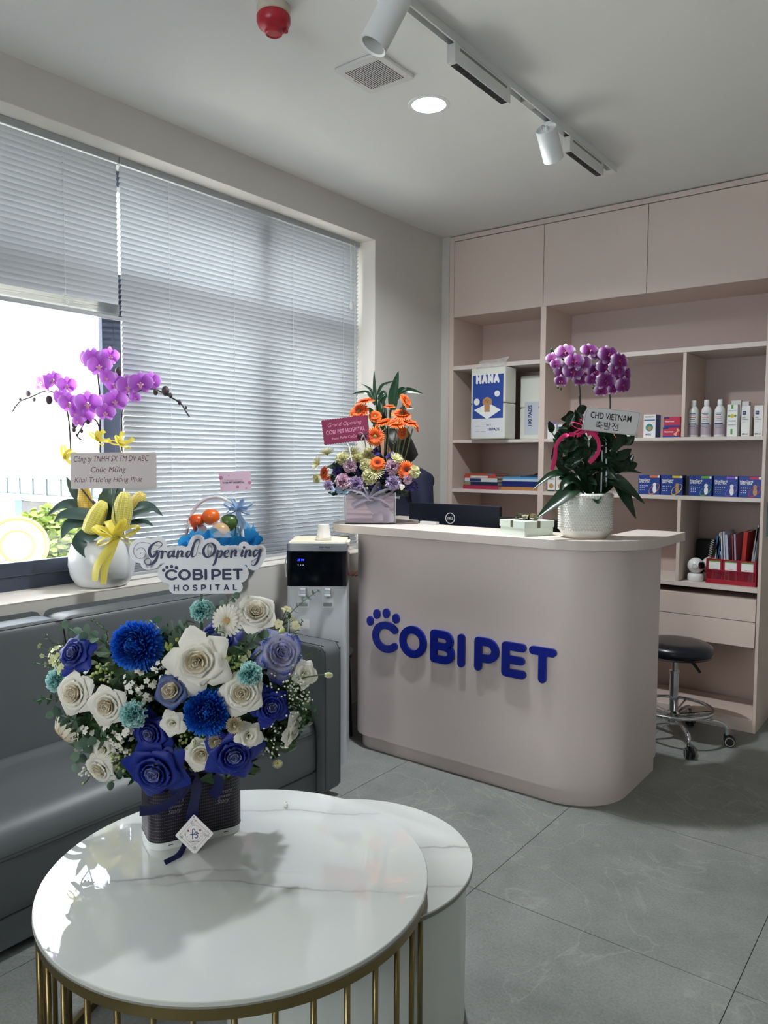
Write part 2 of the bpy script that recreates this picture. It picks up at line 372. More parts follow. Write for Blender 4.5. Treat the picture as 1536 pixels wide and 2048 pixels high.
# window frame (aluminium), panes
XF = -.26
win = empty('window_1'); tag(win, kind='structure')
fr = MB(); fr.box(XF-.07, XF+.005, WY0, WY1, WZ0, .932).box(XF-.07, XF+.005, WY0, WY1, 2.60, WZ1).box(XF-.07, XF+.005, WY0, WY0+.06, WZ0, WZ1).box(XF-.07, XF+.005, WY1-.06, WY1, WZ0, WZ1)
fr.box(XF-.07, XF+.09, WY0, WY1, 2.075, 2.20)  # transom, deepened inward to cast a darker band on the blinds
fr.box(XF-.06, XF+.088, 2.77, 2.85, .99, 2.6)  # mullion, brought forward likewise to shade the slats
fr.build('window_frame', M_['alu'], win, bevel=.003)
for nm, y0, y1, dx in (('sash', 1.2, 2.005, .012), ('sash', 2.005, 2.80, -.012), ('sash', 2.82, 3.5, -.02), ('sash', .36, 1.2, -.02)):
    s = MB(); s.box(XF-.03+dx, XF+dx, y0, y1, .934, .99).box(XF-.03+dx, XF+dx, y0, y1, 2.03, 2.08).box(XF-.03+dx, XF+dx, y0, y0+.055, .99, 2.03).box(XF-.03+dx, XF+dx, y1-.055, y1, .99, 2.03)
    so = s.build(nm, M_['alu'], win, bevel=.002)
glass = bpy.data.materials.new('window_glass'); glass.use_nodes = True; t = glass.node_tree; t.nodes.clear()
go = t.nodes.new('ShaderNodeOutputMaterial'); gt = t.nodes.new('ShaderNodeBsdfTransparent'); gg = t.nodes.new('ShaderNodeBsdfGlossy'); gg.inputs['Roughness'].default_value = 0
gf = t.nodes.new('ShaderNodeFresnel'); gm = t.nodes.new('ShaderNodeMixShader'); gt.inputs[0].default_value = (.93,.95,.95,1)
t.links.new(gf.outputs[0], gm.inputs[0]); t.links.new(gt.outputs[0], gm.inputs[1]); t.links.new(gg.outputs[0], gm.inputs[2]); t.links.new(gm.outputs[0], go.inputs[0])
for y0, y1, z0, z1 in ((1.25,1.96,.985,2.035), (2.05,2.75,.985,2.035), (2.87,3.45,.985,2.035), (.4,1.15,.985,2.035), (.36,1.2,2.2,2.6), (1.2,2.81,2.2,2.6), (2.86,3.5,2.2,2.6)):
    MB().box(XF-.046, XF-.042, y0, y1, z0, z1).build('pane', glass, win)
mf = MB(); mf.box(XF-.06, XF+.004, 1.17, 1.23, 2.2, 2.6); mf.build('mullion', M_['alu'], win)
for x0, x1 in ((1.16,2.44),): MB().box(x0, x1, Y0-.052, Y0-.048, 1.06, 2.34).build('pane', glass, win2)
# ---------------------------------------------------------------- venetian blinds
def slat_mesh(y0, y1, tilt, wd=.025, n=6, name='slat'):
    def fn(u, v):
        s = (v-.5)*wd; h = .0022*(1-(2*v-1)**2)       # cross curve
        x = s*math.cos(tilt)-h*math.sin(tilt); z = s*math.sin(tilt)+h*math.cos(tilt)
        return Vector((x, y0+(y1-y0)*u, z))
    return MB().grid(fn, 1, n).mesh(name, M_['slat'])
XB = -.118; PITCH = .0222
def blind(y0, y1, zb, nst, label, cords, tilt, wand=True, tasselz=None):
    b = empty('venetian_blind', (XB, (y0+y1)/2, WZ1), label=label, cat='blind'); L = (y1-y0)/2
    MB().box(-.014, .014, -L, L, -.030, -.001).build('headrail', mat('rail_grey', 'a9adb0', .4), b, bevel=.002)
    me = slat_mesh(-L+.004, L-.004, tilt); z = -.045; zz = []
    stack = nst*.0031; zend = zb-WZ1+.018+stack
    while z > zend: zz.append(z); z -= PITCH
    for z in zz: inst(me, 'slat', b, (0, 0, z), rot=(rnd.uniform(-.0004,.0004), rnd.uniform(-.015,.015), 0))
    flat = slat_mesh(-L+.004, L-.004, .12)
    for k in range(nst): inst(flat, 'slat', b, (rnd.uniform(-.0015,.0015), rnd.uniform(-.002,.002), zend-.002-k*.0031), rot=(0, rnd.uniform(-.02,.02), 0))
    MB().box(-.013, .013, -L, L, zb-WZ1, zb-WZ1+.013).build('bottom_rail', mat('rail_grey2', 'b4b7ba', .35), b, bevel=.002)
    for c in cords:
        m = MB()
        for sx in (-.0135, .0135): m.tube([(sx, c-(y0+y1)/2, -.03), (sx, c-(y0+y1)/2, zb-WZ1+.01)], .0007, 4)
        for z in zz[:]: m.box(-.0135, .0145, c-(y0+y1)/2-.0012, c-(y0+y1)/2+.0012, z-.012, z-.0108)
        if nst:
            for k in range(10):
                a = rnd.uniform(0, 6.28); m.tube([(.015+.004*math.cos(a+q), c-(y0+y1)/2+.012*math.sin(a+q*1.3), zb-WZ1+.02+k*.005+.002*math.sin(q*2)) for q in range(5)], .0006, 4)
        m.build('ladder_cord', M_['white'], b)
    return b, zz
BT = math.radians(59)
b1, _ = blind(.32, 1.952, 1.993, 14, 'grey venetian blind raised halfway over the open bright pane, stacked slats at its foot', [.6, 1.15, 1.70], math.radians(76))
BL2, zz2 = blind(1.957, 3.545, .897, 0, 'long white venetian blind let down to the sill, reaching the window corner', [2.20, 2.58, 2.99, 3.40], BT)
m = MB()
for yy, zl in ((3.45, .35), (3.462, .36)): m.tube([(.02, yy-2.751, -.025), (.021, yy-2.751, -zl)], .0009, 5)
m.build('pull_cord', M_['white'], BL2)
MB().lathe([(.004,-.40),(.008,-.395),(.009,-.375),(.004,-.355),(.003,-.35)], 10, xf((.021, 3.456-2.751, 0))).build('cord_tassel', M_['white'], BL2)
MB().tube([(.022, 3.49-2.751, -.02), (.024, 3.492-2.751, -1.0), (.026, 3.5-2.751, -1.72), (.10, 3.5-2.751, -1.755), (.12, 3.45-2.751, -1.70)], .0016, 6).build('tilt_cord', M_['white'], BL2)
# ================================================================ built-in cabinet
cab = empty('wall_cabinet', (1.0, 4.265, 0), label='pinkish beige built-in shelving cabinet with closed doors along the ceiling', cat='cabinet')
CY = 4.265; CX0, CX1 = .057, 1.957; CB = 4.648
def cbox(name, x0, x1, y0, y1, z0, z1, m='lam', bev=.0012):
    return MB().box(x0-1.0, x1-1.0, y0-CY, y1-CY, z0, z1).build(name, M_[m], cab, bevel=bev, seg=1)
cbox('side_panel', CX0, .091, CY, CB, 0, H-.006); cbox('side_panel', 1.941, CX1, CY, CB, 0, H-.006)
cbox('divider', .702, .737, CY+.001, CB-.012, 0, 2.322)
cbox('divider', 1.536, 1.554, CY+.002, CB-.012, 1.5375, 1.9865); cbox('divider', 1.529, 1.548, CY+.002, CB-.012, .7575, 1.199)
cbox('top_rail', .091, 1.941, CY, CB, 2.803, H-.006)
cbox('shelf', .091, 1.941, CY+.003, CB-.012, 2.322, 2.345)
for a, b in ((.091, .702), (.737, 1.941)):
    cbox('shelf', a, b, CY+.001, CB-.012, 1.987, 2.013, 'lamtop'); cbox('shelf', a, b, CY+.001, CB-.012, 1.518, 1.537, 'lamtop'); cbox('shelf', a, b, CY+.001, CB-.012, 1.2, 1.222, 'lamtop')
    cbox('shelf', a, b, CY+.001, CB-.012, .733, .757, 'lamtop')
cbox('back_panel', .091, 1.941, CB-.012, CB, 0, 2.803, 'lamback')
for a, b in ((.093, .714), (.717, 1.3285), (1.3315, 1.939)):
    MB().box(a-1, b-1, -.0005, .018, 2.3225, 2.7985).build('door', M_['lam'], cab, bevel=.001, seg=1)
for a, b in ((.093, .70), (.739, 1.937)):
    MB().box(a-1, b-1, .002, .02, .5815, .697).build('drawer', M_['lam'], cab, bevel=.001, seg=1)
    MB().box(a-1, b-1, .002, .02, .446, .5785).build('drawer', M_['lam'], cab, bevel=.001, seg=1)
    MB().box(a-1, b-1, .03, .33, .45, .70).build('drawer_case', M_['lamback'], cab)
    cbox('plinth', a-.002, b+.004, CY+.002, CY+.36, 0, .07)
M_['lamlit'] = mat('lit_counter_laminate', 'e8dad7', .33, spec=.45, var=.015, vscale=3)  # cabinet laminate in a lighter tone, standing for stronger light on the counter
# ================================================================ reception counter
ctr = empty('reception_counter', (1.05, 3.1, 0), label='curved pinkish beige reception counter with raised blue clinic lettering', cat='counter')
def cc(x, y): return (x-1.05, y-3.1)
def ring(outl, t, z0, z1, name, m, par, **k):
    mb = MB(); n = len(outl[0]); a, b = outl
    vs = [(*p, z0) for p in a]+[(*p, z1) for p in a]+[(*p, z0) for p in b]+[(*p, z1) for p in b]; fs = []
    for i in range(n-1): fs += [(i, i+1, n+i+1, n+i), (3*n+i, 3*n+i+1, 2*n+i+1, 2*n+i), (n+i, n+i+1, 3*n+i+1, 3*n+i), (i+1, i, 2*n+i, 2*n+i+1)]
    for i in (0, n-1): fs.append((i, n+i, 3*n+i, 2*n+i) if i == 0 else (i, 2*n+i, 3*n+i, n+i))
    return mb.add(vs, fs).build(name, m, par, auto=.6, **k)
def upath(x0, x1, y0, y1, rl, rr, n=16):     # open U path: left side back -> front -> right side back
    P = [(x0, y1)]; P += [(x0+rl-rl*math.cos(a), y0+rl-rl*math.sin(a)) for a in [PI/2*k/n for k in range(n+1)]]
    P += [(x1-rr+rr*math.sin(a), y0+rr-rr*math.cos(a)) for a in [PI/2*k/n for k in range(n+1)]]; P.append((x1, y1))
    return P
def uring(x0, x1, y0, y1, rl, rr, t, z0, z1, name, m):
    a = [cc(*p) for p in upath(x0, x1, y0, y1, rl, rr)]; b = [cc(*p) for p in upath(x0+t, x1-t, y0+t, y1, max(rl-t, .005), max(rr-t, .005))]
    return ring((a, b), t, z0, z1, name, m, ctr)
uring(.385, 1.700, 2.86, 3.47, .12, .25, .03, .068, 1.056, 'front_panel', M_['lamlit'])
uring(.40, 1.692, 2.882, 3.47, .12, .24, .02, 0, .068, 'plinth', M_['lamlit'])
# top: front strip with a wing running back on each side
tp = [cc(*p) for p in upath(.235, 1.792, 2.822, 3.505, .16, .36, 20)]
inn = [cc(1.58, 3.505), cc(1.58, 3.13), cc(.50, 3.13), cc(.50, 3.505)]
def top_mesh():
    bm = bmesh.new(); vs = [bm.verts.new((*p, 1.056)) for p in tp+inn]; f = bm.faces.new(vs)
    r = bmesh.ops.extrude_face_region(bm, geom=[f]); bmesh.ops.translate(bm, verts=[e for e in r['geom'] if isinstance(e, bmesh.types.BMVert)], vec=(0,0,.039))
    bmesh.ops.recalc_face_normals(bm, faces=bm.faces); me = bpy.data.meshes.new('countertop'); bm.to_mesh(me); bm.free(); me.materials.append(M_['lamtop']); return me
o = bpy.data.objects.new('countertop', top_mesh()); COL.objects.link(o); o.parent = ctr
md = o.modifiers.new('b', 'BEVEL'); md.width = .0015; md.segments = 1; md.limit_method = 'ANGLE'
MB().box(*[v for p in zip(cc(.43, 3.0), cc(1.58, 3.42)) for v in p], .72, .75).build('desk_top', M_['lamtop'], ctr)
# lettering on the front
M_['cobi'] = mat('blue_acrylic', '0a2192', .3, spec=.5)
def yp(x, y, Y): 
    d = CF + CR*((x-768)/FPX) - CU*((y-1024)/FPX); return CAMP + d*((Y-CAMP.y)/d.y)
GW = {'C':1.0,'O':1.01,'B':.86,'I':.24,'P':.8,'E':.765,'T':.81,'H':.82,'S':.72,'A':.86,'L':.66,'N':.82}
KERN = {'CO':.08,'OB':.15,'BI':.11,'PE':.09,'ET':.09}
def block_word(word, w, M, depth, m, parent, paw=True, each=True, name='letter', sp=.1, space=.34, wk=1):
    """M maps cap-height units (x right, y up, z out) to the parent"""
    x = 0; mb = MB()
    for i, ch in enumerate(word):
        if ch == ' ': x += space-sp; continue
        st = GL[ch][1]; W_ = GW[ch]*wk if ch != 'I' else w; X = [p[0] for s_ in st for p in s_]; Y = [p[1] for s_ in st for p in s_]
        a, b, c, d = min(X), max(X), min(Y), max(Y); mb = MB() if each else mb
        fx = (lambda v: x+w/2+(v-a)/(b-a)*(W_-w)) if b > a else (lambda v: x+w/2)
        stroke_mb(mb, [[(fx(p[0]), w/2+(p[1]-c)/(d-c)*(1-w)) for p in s_] for s_ in st], w, depth, M)
        if each: mb.build(name, m, parent)
        x += W_+KERN.get(word[i:i+2], sp)
    if paw:
        for px_, py_, r in ((-.10,.93,.135), (.17,1.19,.14), (.55,1.26,.14), (.93,1.14,.14)):
            k = mb if not each else MB()
            k.prism([(px_+r*.92*math.cos(a), py_+r*1.12*math.sin(a)) for a in [2*PI*i/20 for i in range(20)]], 0, depth, M)
            if each: k.build('paw_toe', m, parent)
    if not each: mb.build(name, m, parent)
    return x
CAP = .149
lm = Matrix.Translation((.545-1.05, 2.8602-3.1, .499)) @ Matrix(((1,0,0,0),(0,0,-1,0),(0,1,0,0),(0,0,0,1))) @ Matrix.Diagonal((CAP, CAP, 1, 1))
block_word('COBI PET', .235, lm, .012, M_['cobi'], ctr)
# ================================================================ coffee tables
def rod_table():
    t = empty('coffee_table', (1.466, 1.179, 0), label='large round marble-topped coffee table on a brass rod frame, flower box on it', cat='table')
    R = .4415
    tp_ = MB().lathe([(R-.003, .438), (R, .441), (R, .4485), (R-.0015, .45)], 96).build('table_top', [M_['marble']], t, auto=.5)
    MB().lathe([(R-.001,.4372),(R-.001,.4412),(R+.0004,.4412),(R+.0004,.4372)], 96, cap=False).build('top_edge', M_['stone'], t, auto=.5)
    def band(z0, z1, r0, r1, nm): MB().lathe([(r0,z0),(r1,z0),(r1,z1),(r0,z1),(r0,z0)], 96, cap=False).build(nm, M_['brass'], t, auto=.5)
    band(.412, .437, .425, .438, 'top_ring'); band(0, .02, .425, .438, 'base_ring')
    me = MB().tube([(0,0,.02),(0,0,.412)], .006, 8).mesh('rod', M_['brass'])
    for k in range(37):
        a = math.radians(5.5+k*9.73)
        if 38 < math.degrees(a) % 360 < 112: continue         # the gap the lower table slides into
        inst(me, 'rod', t, (.4315*math.cos(a), .4315*math.sin(a), 0))
    return t
rod_table()
t2 = empty('side_table', (1.558, 1.461, 0), label='lower round marble side table on a white drum, tucked under the brass one', cat='table')
MB().lathe([(.3185,.388),(.3215,.390),(.3215,.398),(.320,.400)], 96).build('table_top', M_['marble2'], t2, auto=.5)
MB().lathe([(.3205,.3865),(.3225,.388),(.3225,.3965),(.3212,.3975)], 96, cap=False).build('top_edge', M_['stone'], t2, auto=.5)
MB().lathe([(.305,.0),(.305,.3875)], 96).build('drum', mat('white_lacquer', 'dfe6e3', .25, spec=.5), t2, auto=.5)
# ================================================================ sofa
sf = empty('sofa', (.37, 1.25, 0), label='grey leather sofa with stitched cushions along the wall under the window', cat='sofa')
def sx_(x): return x-.37
def sy_(y): return y-1.25
def seat(y0, y1):
    prof = [(.27,.14),(.27,.40),(.36,.412),(.48,.408),(.58,.395),(.645,.372),(.683,.335),(.70,.29),(.703,.20),(.70,.135),(.68,.125)]
    mb = MB(); cv = crom([(sx_(x), 0, z) for x, z in prof], 4); n = len(cv); vs = []; ys = [y0+.002, y0+.012, y0+.03]+[y0+(y1-y0)*k/10 for k in range(1, 10)]+[y1-.03, y1-.012, y1-.002]
    for i, y in enumerate(ys):
        sh = (.016, .005, 0)[min(i, 2)] if i < 3 else ((.016, .005, 0)[len(ys)-1-i] if len(ys)-1-i < 3 else 0)
        for p in cv: c = Vector((sx_(.48), 0, .27)); q = p+(c-p).normalized()*sh; vs.append((q.x, sy_(y), q.z))
    fs = [(i*n+j, i*n+j+1, (i+1)*n+j+1, (i+1)*n+j) for i in range(len(ys)-1) for j in range(n-1)]
    fs += [(i*n+n-1, i*n, (i+1)*n, (i+1)*n+n-1) for i in range(len(ys)-1)]
    fs += [tuple(range(n)), tuple(reversed(range((len(ys)-1)*n, len(ys)*n)))]
    o = mb.add(vs, fs).build('seat_cushion', M_['leather'], sf, auto=1.2)
    for dz, dd in ((.292, .7025), (.302, .7015)):
        MB().tube([(sx_(dd), sy_(y0+.02), dz), (sx_(dd), sy_(y1-.02), dz)], .0009, 5).build('seam', M_['seam'], o)
def backc(y0, y1):
    n = 7; mb = MB(); P = [(.05,.05),(.05,.78),(.06,.815),(.085,.832),(.17,.835),(.197,.829),(.213,.808),(.235,.70),(.275,.50),(.295,.40),(.30,.30),(.30,.05)]
    cv = crom([(sx_(x), 0, z) for x, z in P], 3); n = len(cv); vs = []
    ys = [y0, y0+.004, y0+.014, y0+.035]+[y0+(y1-y0)*k/8 for k in range(1, 8)]+[y1-.035, y1-.014, y1-.004, y1]
    c = Vector((sx_(.15), 0, .40))
    for i, y in enumerate(ys):
        k = min(i, len(ys)-1-i); sh = (.034, .02, .006, 0)[min(k, 3)]
        for p in cv: q = p+(c-p).normalized()*sh; vs.append((q.x, sy_(y), q.z))
    fs = [(i*n+j, i*n+j+1, (i+1)*n+j+1, (i+1)*n+j) for i in range(len(ys)-1) for j in range(n-1)]
    fs += [(i*n+n-1, i*n, (i+1)*n, (i+1)*n+n-1) for i in range(len(ys)-1)]
    fs += [tuple(range(n)), tuple(reversed(range((len(ys)-1)*n, len(ys)*n)))]
    o = mb.add(vs, fs).build('back_cushion', M_['leather'], sf, auto=1.2)
    MB().tube(crom([(sx_(.232), sy_(y0+.008), .70), (sx_(.208), sy_(y0+.012), .80), (sx_(.204), sy_(y0+.03), .822), (sx_(.204), sy_(y0+.06), .826), (sx_(.204), sy_(y1-.06), .826), (sx_(.204), sy_(y1-.03), .822), (sx_(.208), sy_(y1-.012), .80), (sx_(.232), sy_(y1-.008), .70)], 5), .0018, 6).build('piping', M_['seam'], o)
seat(.33, 2.294); backc(.33, 1.478); backc(1.482, 2.25)
MB().box(sx_(.06), sx_(.693), sy_(.33), sy_(2.296), .03, .124).build('base', M_['leather'], sf, bevel=.006)
for y0, y1 in ((.225, .33), (2.297, 2.402)):
    o = MB().prism(rrect(sx_(.045), sx_(.734), .03, .652, .018, 6, (.015,.03,.05,.05)), 0, y1-y0, Matrix(((1,0,0,0),(0,0,-1,sy_(y1)),(0,1,0,0),(0,0,0,1)))).build('armrest', M_['leather'], sf, bevel=.012, seg=4)
    for yy in (y0+.006, y1-.006):
        MB().tube(crom([(sx_(.7335), sy_(yy), .05), (sx_(.7335), sy_(yy), .58), (sx_(.729), sy_(yy), .622), (sx_(.71), sy_(yy), .646), (sx_(.67), sy_(yy), .651), (sx_(.08), sy_(yy), .651)], 6), .0013, 5).build('seam', M_['seam'], o)
for x in (.12, .64):
    for y in (.30, 2.34): MB().lathe([(.018,0),(.022,.03)], 12, xf((sx_(x), sy_(y), 0))).build('foot', M_['black'], sf)
# ================================================================ water dispenser (turned towards the camera)
wd = empty('water_dispenser', (.345, 2.70, 0), rz=math.radians(37.4), label='tall white water dispenser with a glossy black upper panel and silver top band', cat='dispenser')
# local: x right, -y front
wdw = .1355; F0 = -.17
MB().prism(rrect(-wdw, wdw, F0+.006, .15, .02), 0, .86).build('body', mat('dispenser_white', 'd3d7de', .35), wd, auto=.5)
MB().prism(rrect(-wdw-.001, wdw+.001, F0-.006, .15, .022), .835, .995).build('front_panel', M_['gloss_black'], wd, auto=.5)
MB().prism(rrect(-wdw-.002, wdw+.002, F0-.007, .152, .024), .995, 1.028).build('top_band', mat('silver_band', 'a7adb5', .25, metal=.6), wd, auto=.5)
MB().prism(rrect(-wdw+.006, wdw-.006, F0+.004, .146, .02), 1.028, 1.032).build('lid', mat('ivory_lid', 'd8d2c4', .6), wd, auto=.5)
RX = Matrix(((1,0,0,0),(0,0,-1,0),(0,1,0,0),(0,0,0,1)))       # text plane facing -y
text('Solar Aqua', .052, Matrix.Translation((.035, F0-.0075, 1.012)) @ RX, M_['black'], wd, shear=.4, bold=.02)
MB().tube([(.012,F0-.0078,1.004),(.035,F0-.0078,1.0005),(.06,F0-.0078,1.004)], .0007, 4).build('swoosh', M_['black'], wd)
text('25 94', .03, Matrix.Translation((-.072, F0-.0066, .955)) @ RX, mat('led_blue', '1a2cff', emit=2.5), wd, name='display_digits', shear=.2)
for k in range(3): MB().ball((-.083+.011*k, F0-.0064, .932), (.0013,.0006,.0013), 8, 4).build('indicator_light', mat('led_white', 'cfd6ff', emit=1), wd)
for x in (-.062, .05):
    MB().prism(rrect(-.026, .026, -.05, .05, .004), 0, .004, Matrix.Translation((x, F0+.006, .785)) @ RX).build('tap_plate', mat('tap_plate', 'dfe2e6', .3), wd)
    MB().box(x-.02, x+.02, F0+.0005, F0+.004, .742, .758).build('tap_label', mat('tap_label', '8e9297', .5), wd)
    mt = MB(); mt.box(x-.012, x+.012, F0-.022, F0+.006, .80, .825); mt.lathe([(.006,0),(.008,.02)], 12, xf((x, F0-.014, .782))); mt.box(x-.015, x+.015, F0-.03, F0-.018, .79, .80)
    mt.build('tap', mat('tap_plastic', 'b9bec4', .25), wd, bevel=.002)
MB().prism(rrect(-.016, .016, -.02, .02, .002), 0, .001, Matrix.Translation((-.05, F0+.0045, .66)) @ RX).build('sticker', M_['paper'], wd)
MB().box(-.1, .1, F0-.03, F0+.006, .30, .33).build('drip_tray', M_['black'], wd, bevel=.004)
MB().tube(crom([(-wdw-.004, -.03, .99), (-wdw-.02, -.06, .93), (-wdw-.014, -.07, .86)], 6), .003, 6).build('strap', M_['paper'], wd)
# ribbed napkin mat and the cup
mm = MB(); nn = 60
for i in range(nn):
    x = -.118+.25*i/nn; mm.box(x, x+.25/nn*.62, -.145, .13, 0, .0022)
mm.box(-.118, .132, -.145, .13, -.0002, .0010)
mm.box(.128, .147, -.145, -.03, -.012, .001, Matrix.Rotation(.0, 4, 'X'))
o = mm.build('ribbed_mat', mat('ivory_cloth', 'e2d9c4', .9)); tag(o, 'ivory ribbed mat lying on top of the water dispenser', 'mat'); o.matrix_world = Matrix.Translation((.345, 2.70, 1.0325)) @ Matrix.Rotation(math.radians(37.4), 4, 'Z')
cpz = 1.035; cp = wd.matrix_basis
cup = MB().lathe([(.0, .0), (.036,.0),(.0365,.003),(.0355,.005),(.0362,.007),(.034,.012),(.0255,.072),(.0235,.0722),(.0233,.069),(.0,.069)], 32, cap=False).build('paper_cup', mat('paper_cup', 'e6e2da', .6), auto=.6)
cup.location = Matrix.Rotation(math.radians(37.4), 3, 'Z') @ Vector((.024,-.07,0))+Vector((.345, 2.70, cpz)); tag(cup, 'white paper cups turned upside down on the ribbed mat', 'cup')
MB().lathe([(.0368,.004),(.0375,.006),(.0368,.008)], 32, cap=False).build('rim', cup.data.materials[0], cup)
MB().lathe([(.036,.010),(.0366,.012),(.036,.014)], 32, cap=False).build('rim', cup.data.materials[0], cup)
# small round stool-table between dispenser and counter
st = empty('round_stool', (.24, 2.865, 0), label='small round grey-topped plastic stool behind the sofa arm beside the counter', cat='stool')
MB().lathe([(.0,.452),(.132,.452),(.137,.449),(.138,.440),(.132,.436)], 40, cap=False).build('seat', mat('stool_top', '9b9ba0', .5), st, auto=.5)
MB().lathe([(.134,.437),(.128,.415),(.118,.405)], 40, cap=False).build('rim', M_['black'], st, auto=.5)
for k in range(4):
    a = PI/4+PI/2*k; MB().tube([(.11*math.cos(a), .11*math.sin(a), .43), (.125*math.cos(a), .125*math.sin(a), .0)], .009, 8).build('leg', M_['black'], st)
cord = MB().tube(crom([(.285,2.775,.40), (.30,2.80,.36), (.32,2.84,.26), (.35,2.87,.20), (.345,2.90,.195)], 8), .004, 6).build('power_cord', M_['black']); tag(cord, 'black cord hanging behind the dispenser beside the counter', 'cord')
# ================================================================ ceiling fixtures
al = empty('fire_alarm', (.965, 1.80, H), label='red fire detector with a pale base on the ceiling at the upper left', cat='alarm')
MB().lathe([(.0,0),(.052,0),(.054,-.006),(.052,-.022),(.046,-.028)], 32, cap=False).build('base', mat('alarm_base', 'cfc6b0', .5), al, auto=.6)
MB().lathe([(.048,-.024),(.0535,-.032),(.0535,-.048),(.047,-.063),(.033,-.072),(.028,-.074),(.027,-.084),(.023,-.086),(.021,-.083),(.0,-.083)], 32, cap=False).build('cover', mat('alarm_red', 'b3202f', .35), al, auto=.6)
MB().box(.024,.034,.02,.03,-.078,-.07).build('clip', al.children[1].data.materials[0], al)
vt = empty('ceiling_vent', (.967, 2.316, H), label='square white ventilation grille with a grid of slots in the ceiling', cat='vent')
MB().prism(rrect(-.106,.106,-.112,.112,.014), -.011, 0).build('cover', mat('vent_white', 'dfdedb', .45), vt, bevel=.003)
slot = MB().box(-.0021,.0021,-.0034,.0034,-.0114,-.0105).mesh('vent_slot', M_['dark'], False)
for i in range(17):
    for j in range(17): inst(slot, 'slot', vt, (-.0745+i*.0093-.0, -.073+j*.0093, 0))
text('Panasonic', .038, Matrix.Translation((-.084, .0, -.0113)) @ Matrix(((0,-1,0,0),(1,0,0,0),(0,0,-1,0),(0,0,0,1))) @ Matrix.Diagonal((1,-1,1,1)), M_['dark'], vt, bold=.02)
def downlight(x, y, lab, vis=True):
    d = empty('downlight', (x, y, H), label=lab, cat='light')
    MB().lathe([(.066,-.001),(.068,-.004),(.082,-.002),(.084,0)], 40, cap=False).build('trim_ring', M_['white'], d, auto=.6)
    MB().lathe([(0,-.0025),(.067,-.0025)], 40, cap=False).build('diffuser', LAMP, d)
    L = bpy.data.lights.new('downlight', 'AREA'); L.shape = 'DISK'; L.size = .13; L.energy = DLP; L.color = (.93,.97,1); L.spread = math.radians(150)
    o = bpy.data.objects.new('lamp', L); COL.objects.link(o); o.parent = d; o.location = (0,0,-.006); return d
LAMP = mat('led_diffuser', 'f2f8ff', emit=14); DLP = 9
downlight(.982, 2.652, 'lit round recessed downlight in the ceiling in front of the window wall')
tr = empty('track_rail', (1.33, 2.4, H), label='long white lighting track screwed to the ceiling', cat='track')
def bx(nm, x0, x1, y0, y1, z0, z1, m, p, **k): return MB().box(x0, x1, y0, y1, z0, z1).build(nm, m, p, **k)
bx('rail', -.0175, -.0115, -1.4, 1.33, -.030, 0, M_['white'], tr); bx('rail', .0115, .0175, -1.4, 1.33, -.030, 0, M_['white'], tr); bx('rail_back', -.0115, .0115, -1.4, 1.33, -.008, 0, mat('track_grey', '6a6b6c', .5), tr)
bx('end_cap', -.018, .018, 1.29, 1.345, -.031, 0, M_['white'], tr); bx('connector', -.0115, .0115, .40, .48, -.029, -.01, mat('track_conn', 'c8c8c6', .4), tr)
for y0, y1, lab in ((2.27, 2.66, 'nearer of the two linear grille lights clipped to the ceiling track'), (3.20, 3.58, 'farther linear grille light near the end of the ceiling track')):
    g = empty('linear_track_light', (1.33, y0, H), label=lab, cat='light', group=None); L = y1-y0
    bx('housing', -.017, .017, 0, L, -.092, -.031, M_['white'], g, bevel=.0015)
    bx('grille', -.0125, .0125, .018, L-.018, -.0928, -.0915, M_['black'], g)
    nb = 12
    for k in range(nb+1): y = .022+(L-.044)*k/nb; bx('louvre', -.0118, .0118, y-.0012, y+.0012, -.0945, -.0925, mat('louvre', '3a3b3e', .3) if k == 0 else g.children[-1].data.materials[0], g)
    bx('slot', .0168, .0175, .03, L-.03, -.048, -.038, mat('slot_grey', '8f8f8c', .5) if y0 < 3 else M_['slotg'], g); M_['slotg'] = g.children[-1].data.materials[0]
def spot(y, tip, axis, L, lab):
    g = empty('track_spotlight', (1.33, y, H), label=lab, cat='light'); top = Vector((1.33, y, H))
    bx('adapter', -.02, .02, -.07, .05, -.058, -.030, M_['white'], g, bevel=.004)
    ax = Vector(axis).normalized(); R = align(-ax); c = Vector(tip)-top      # centre of the lamp's mouth
    M = xf(c, R)
    MB().lathe([(.036,.004),(.0425,.0),(.0425,L),(.0415,L+.001),(.040,L-.002),(.039,L-.012),(.0,L-.012)], 40, M, cap=False).build('housing', M_['white'], g, auto=.5)
    MB().lathe([(.0,.05),(.03,.048),(.036,.004)], 40, M, cap=False).build('reflector', mat('reflector', 'c9c9c6', .4), g, auto=.5)
    b = M @ Vector((0, 0, L*.8)); b2 = M @ Vector((.012,0,L+.0)); b3 = M @ Vector((-.012,.01,L))
    MB().tube(crom([(0,0,-.055), (0, 0, -.075), b2, b], 6), .006, 8).build('arm', M_['white'], g)
    MB().tube(crom([(.008,0,-.06), b3+Vector((0,0,.02)), b3], 6), .0012, 5).build('wire', mat('wire', '8a8a88', .4), g)
ta, tb = at(745, 93, 2.27), at(791, 4, 2.27); spot(ta.y+.03, ta, ta-tb, .165, 'large near track spotlight tilted with its open end towards the vent')
ta, tb = at(1107, 318, 3.22), at(1092, 257, 3.13); spot(3.08, ta, ta-tb, (ta-tb).length, 'white cylindrical spotlight hanging from the far part of the ceiling track')
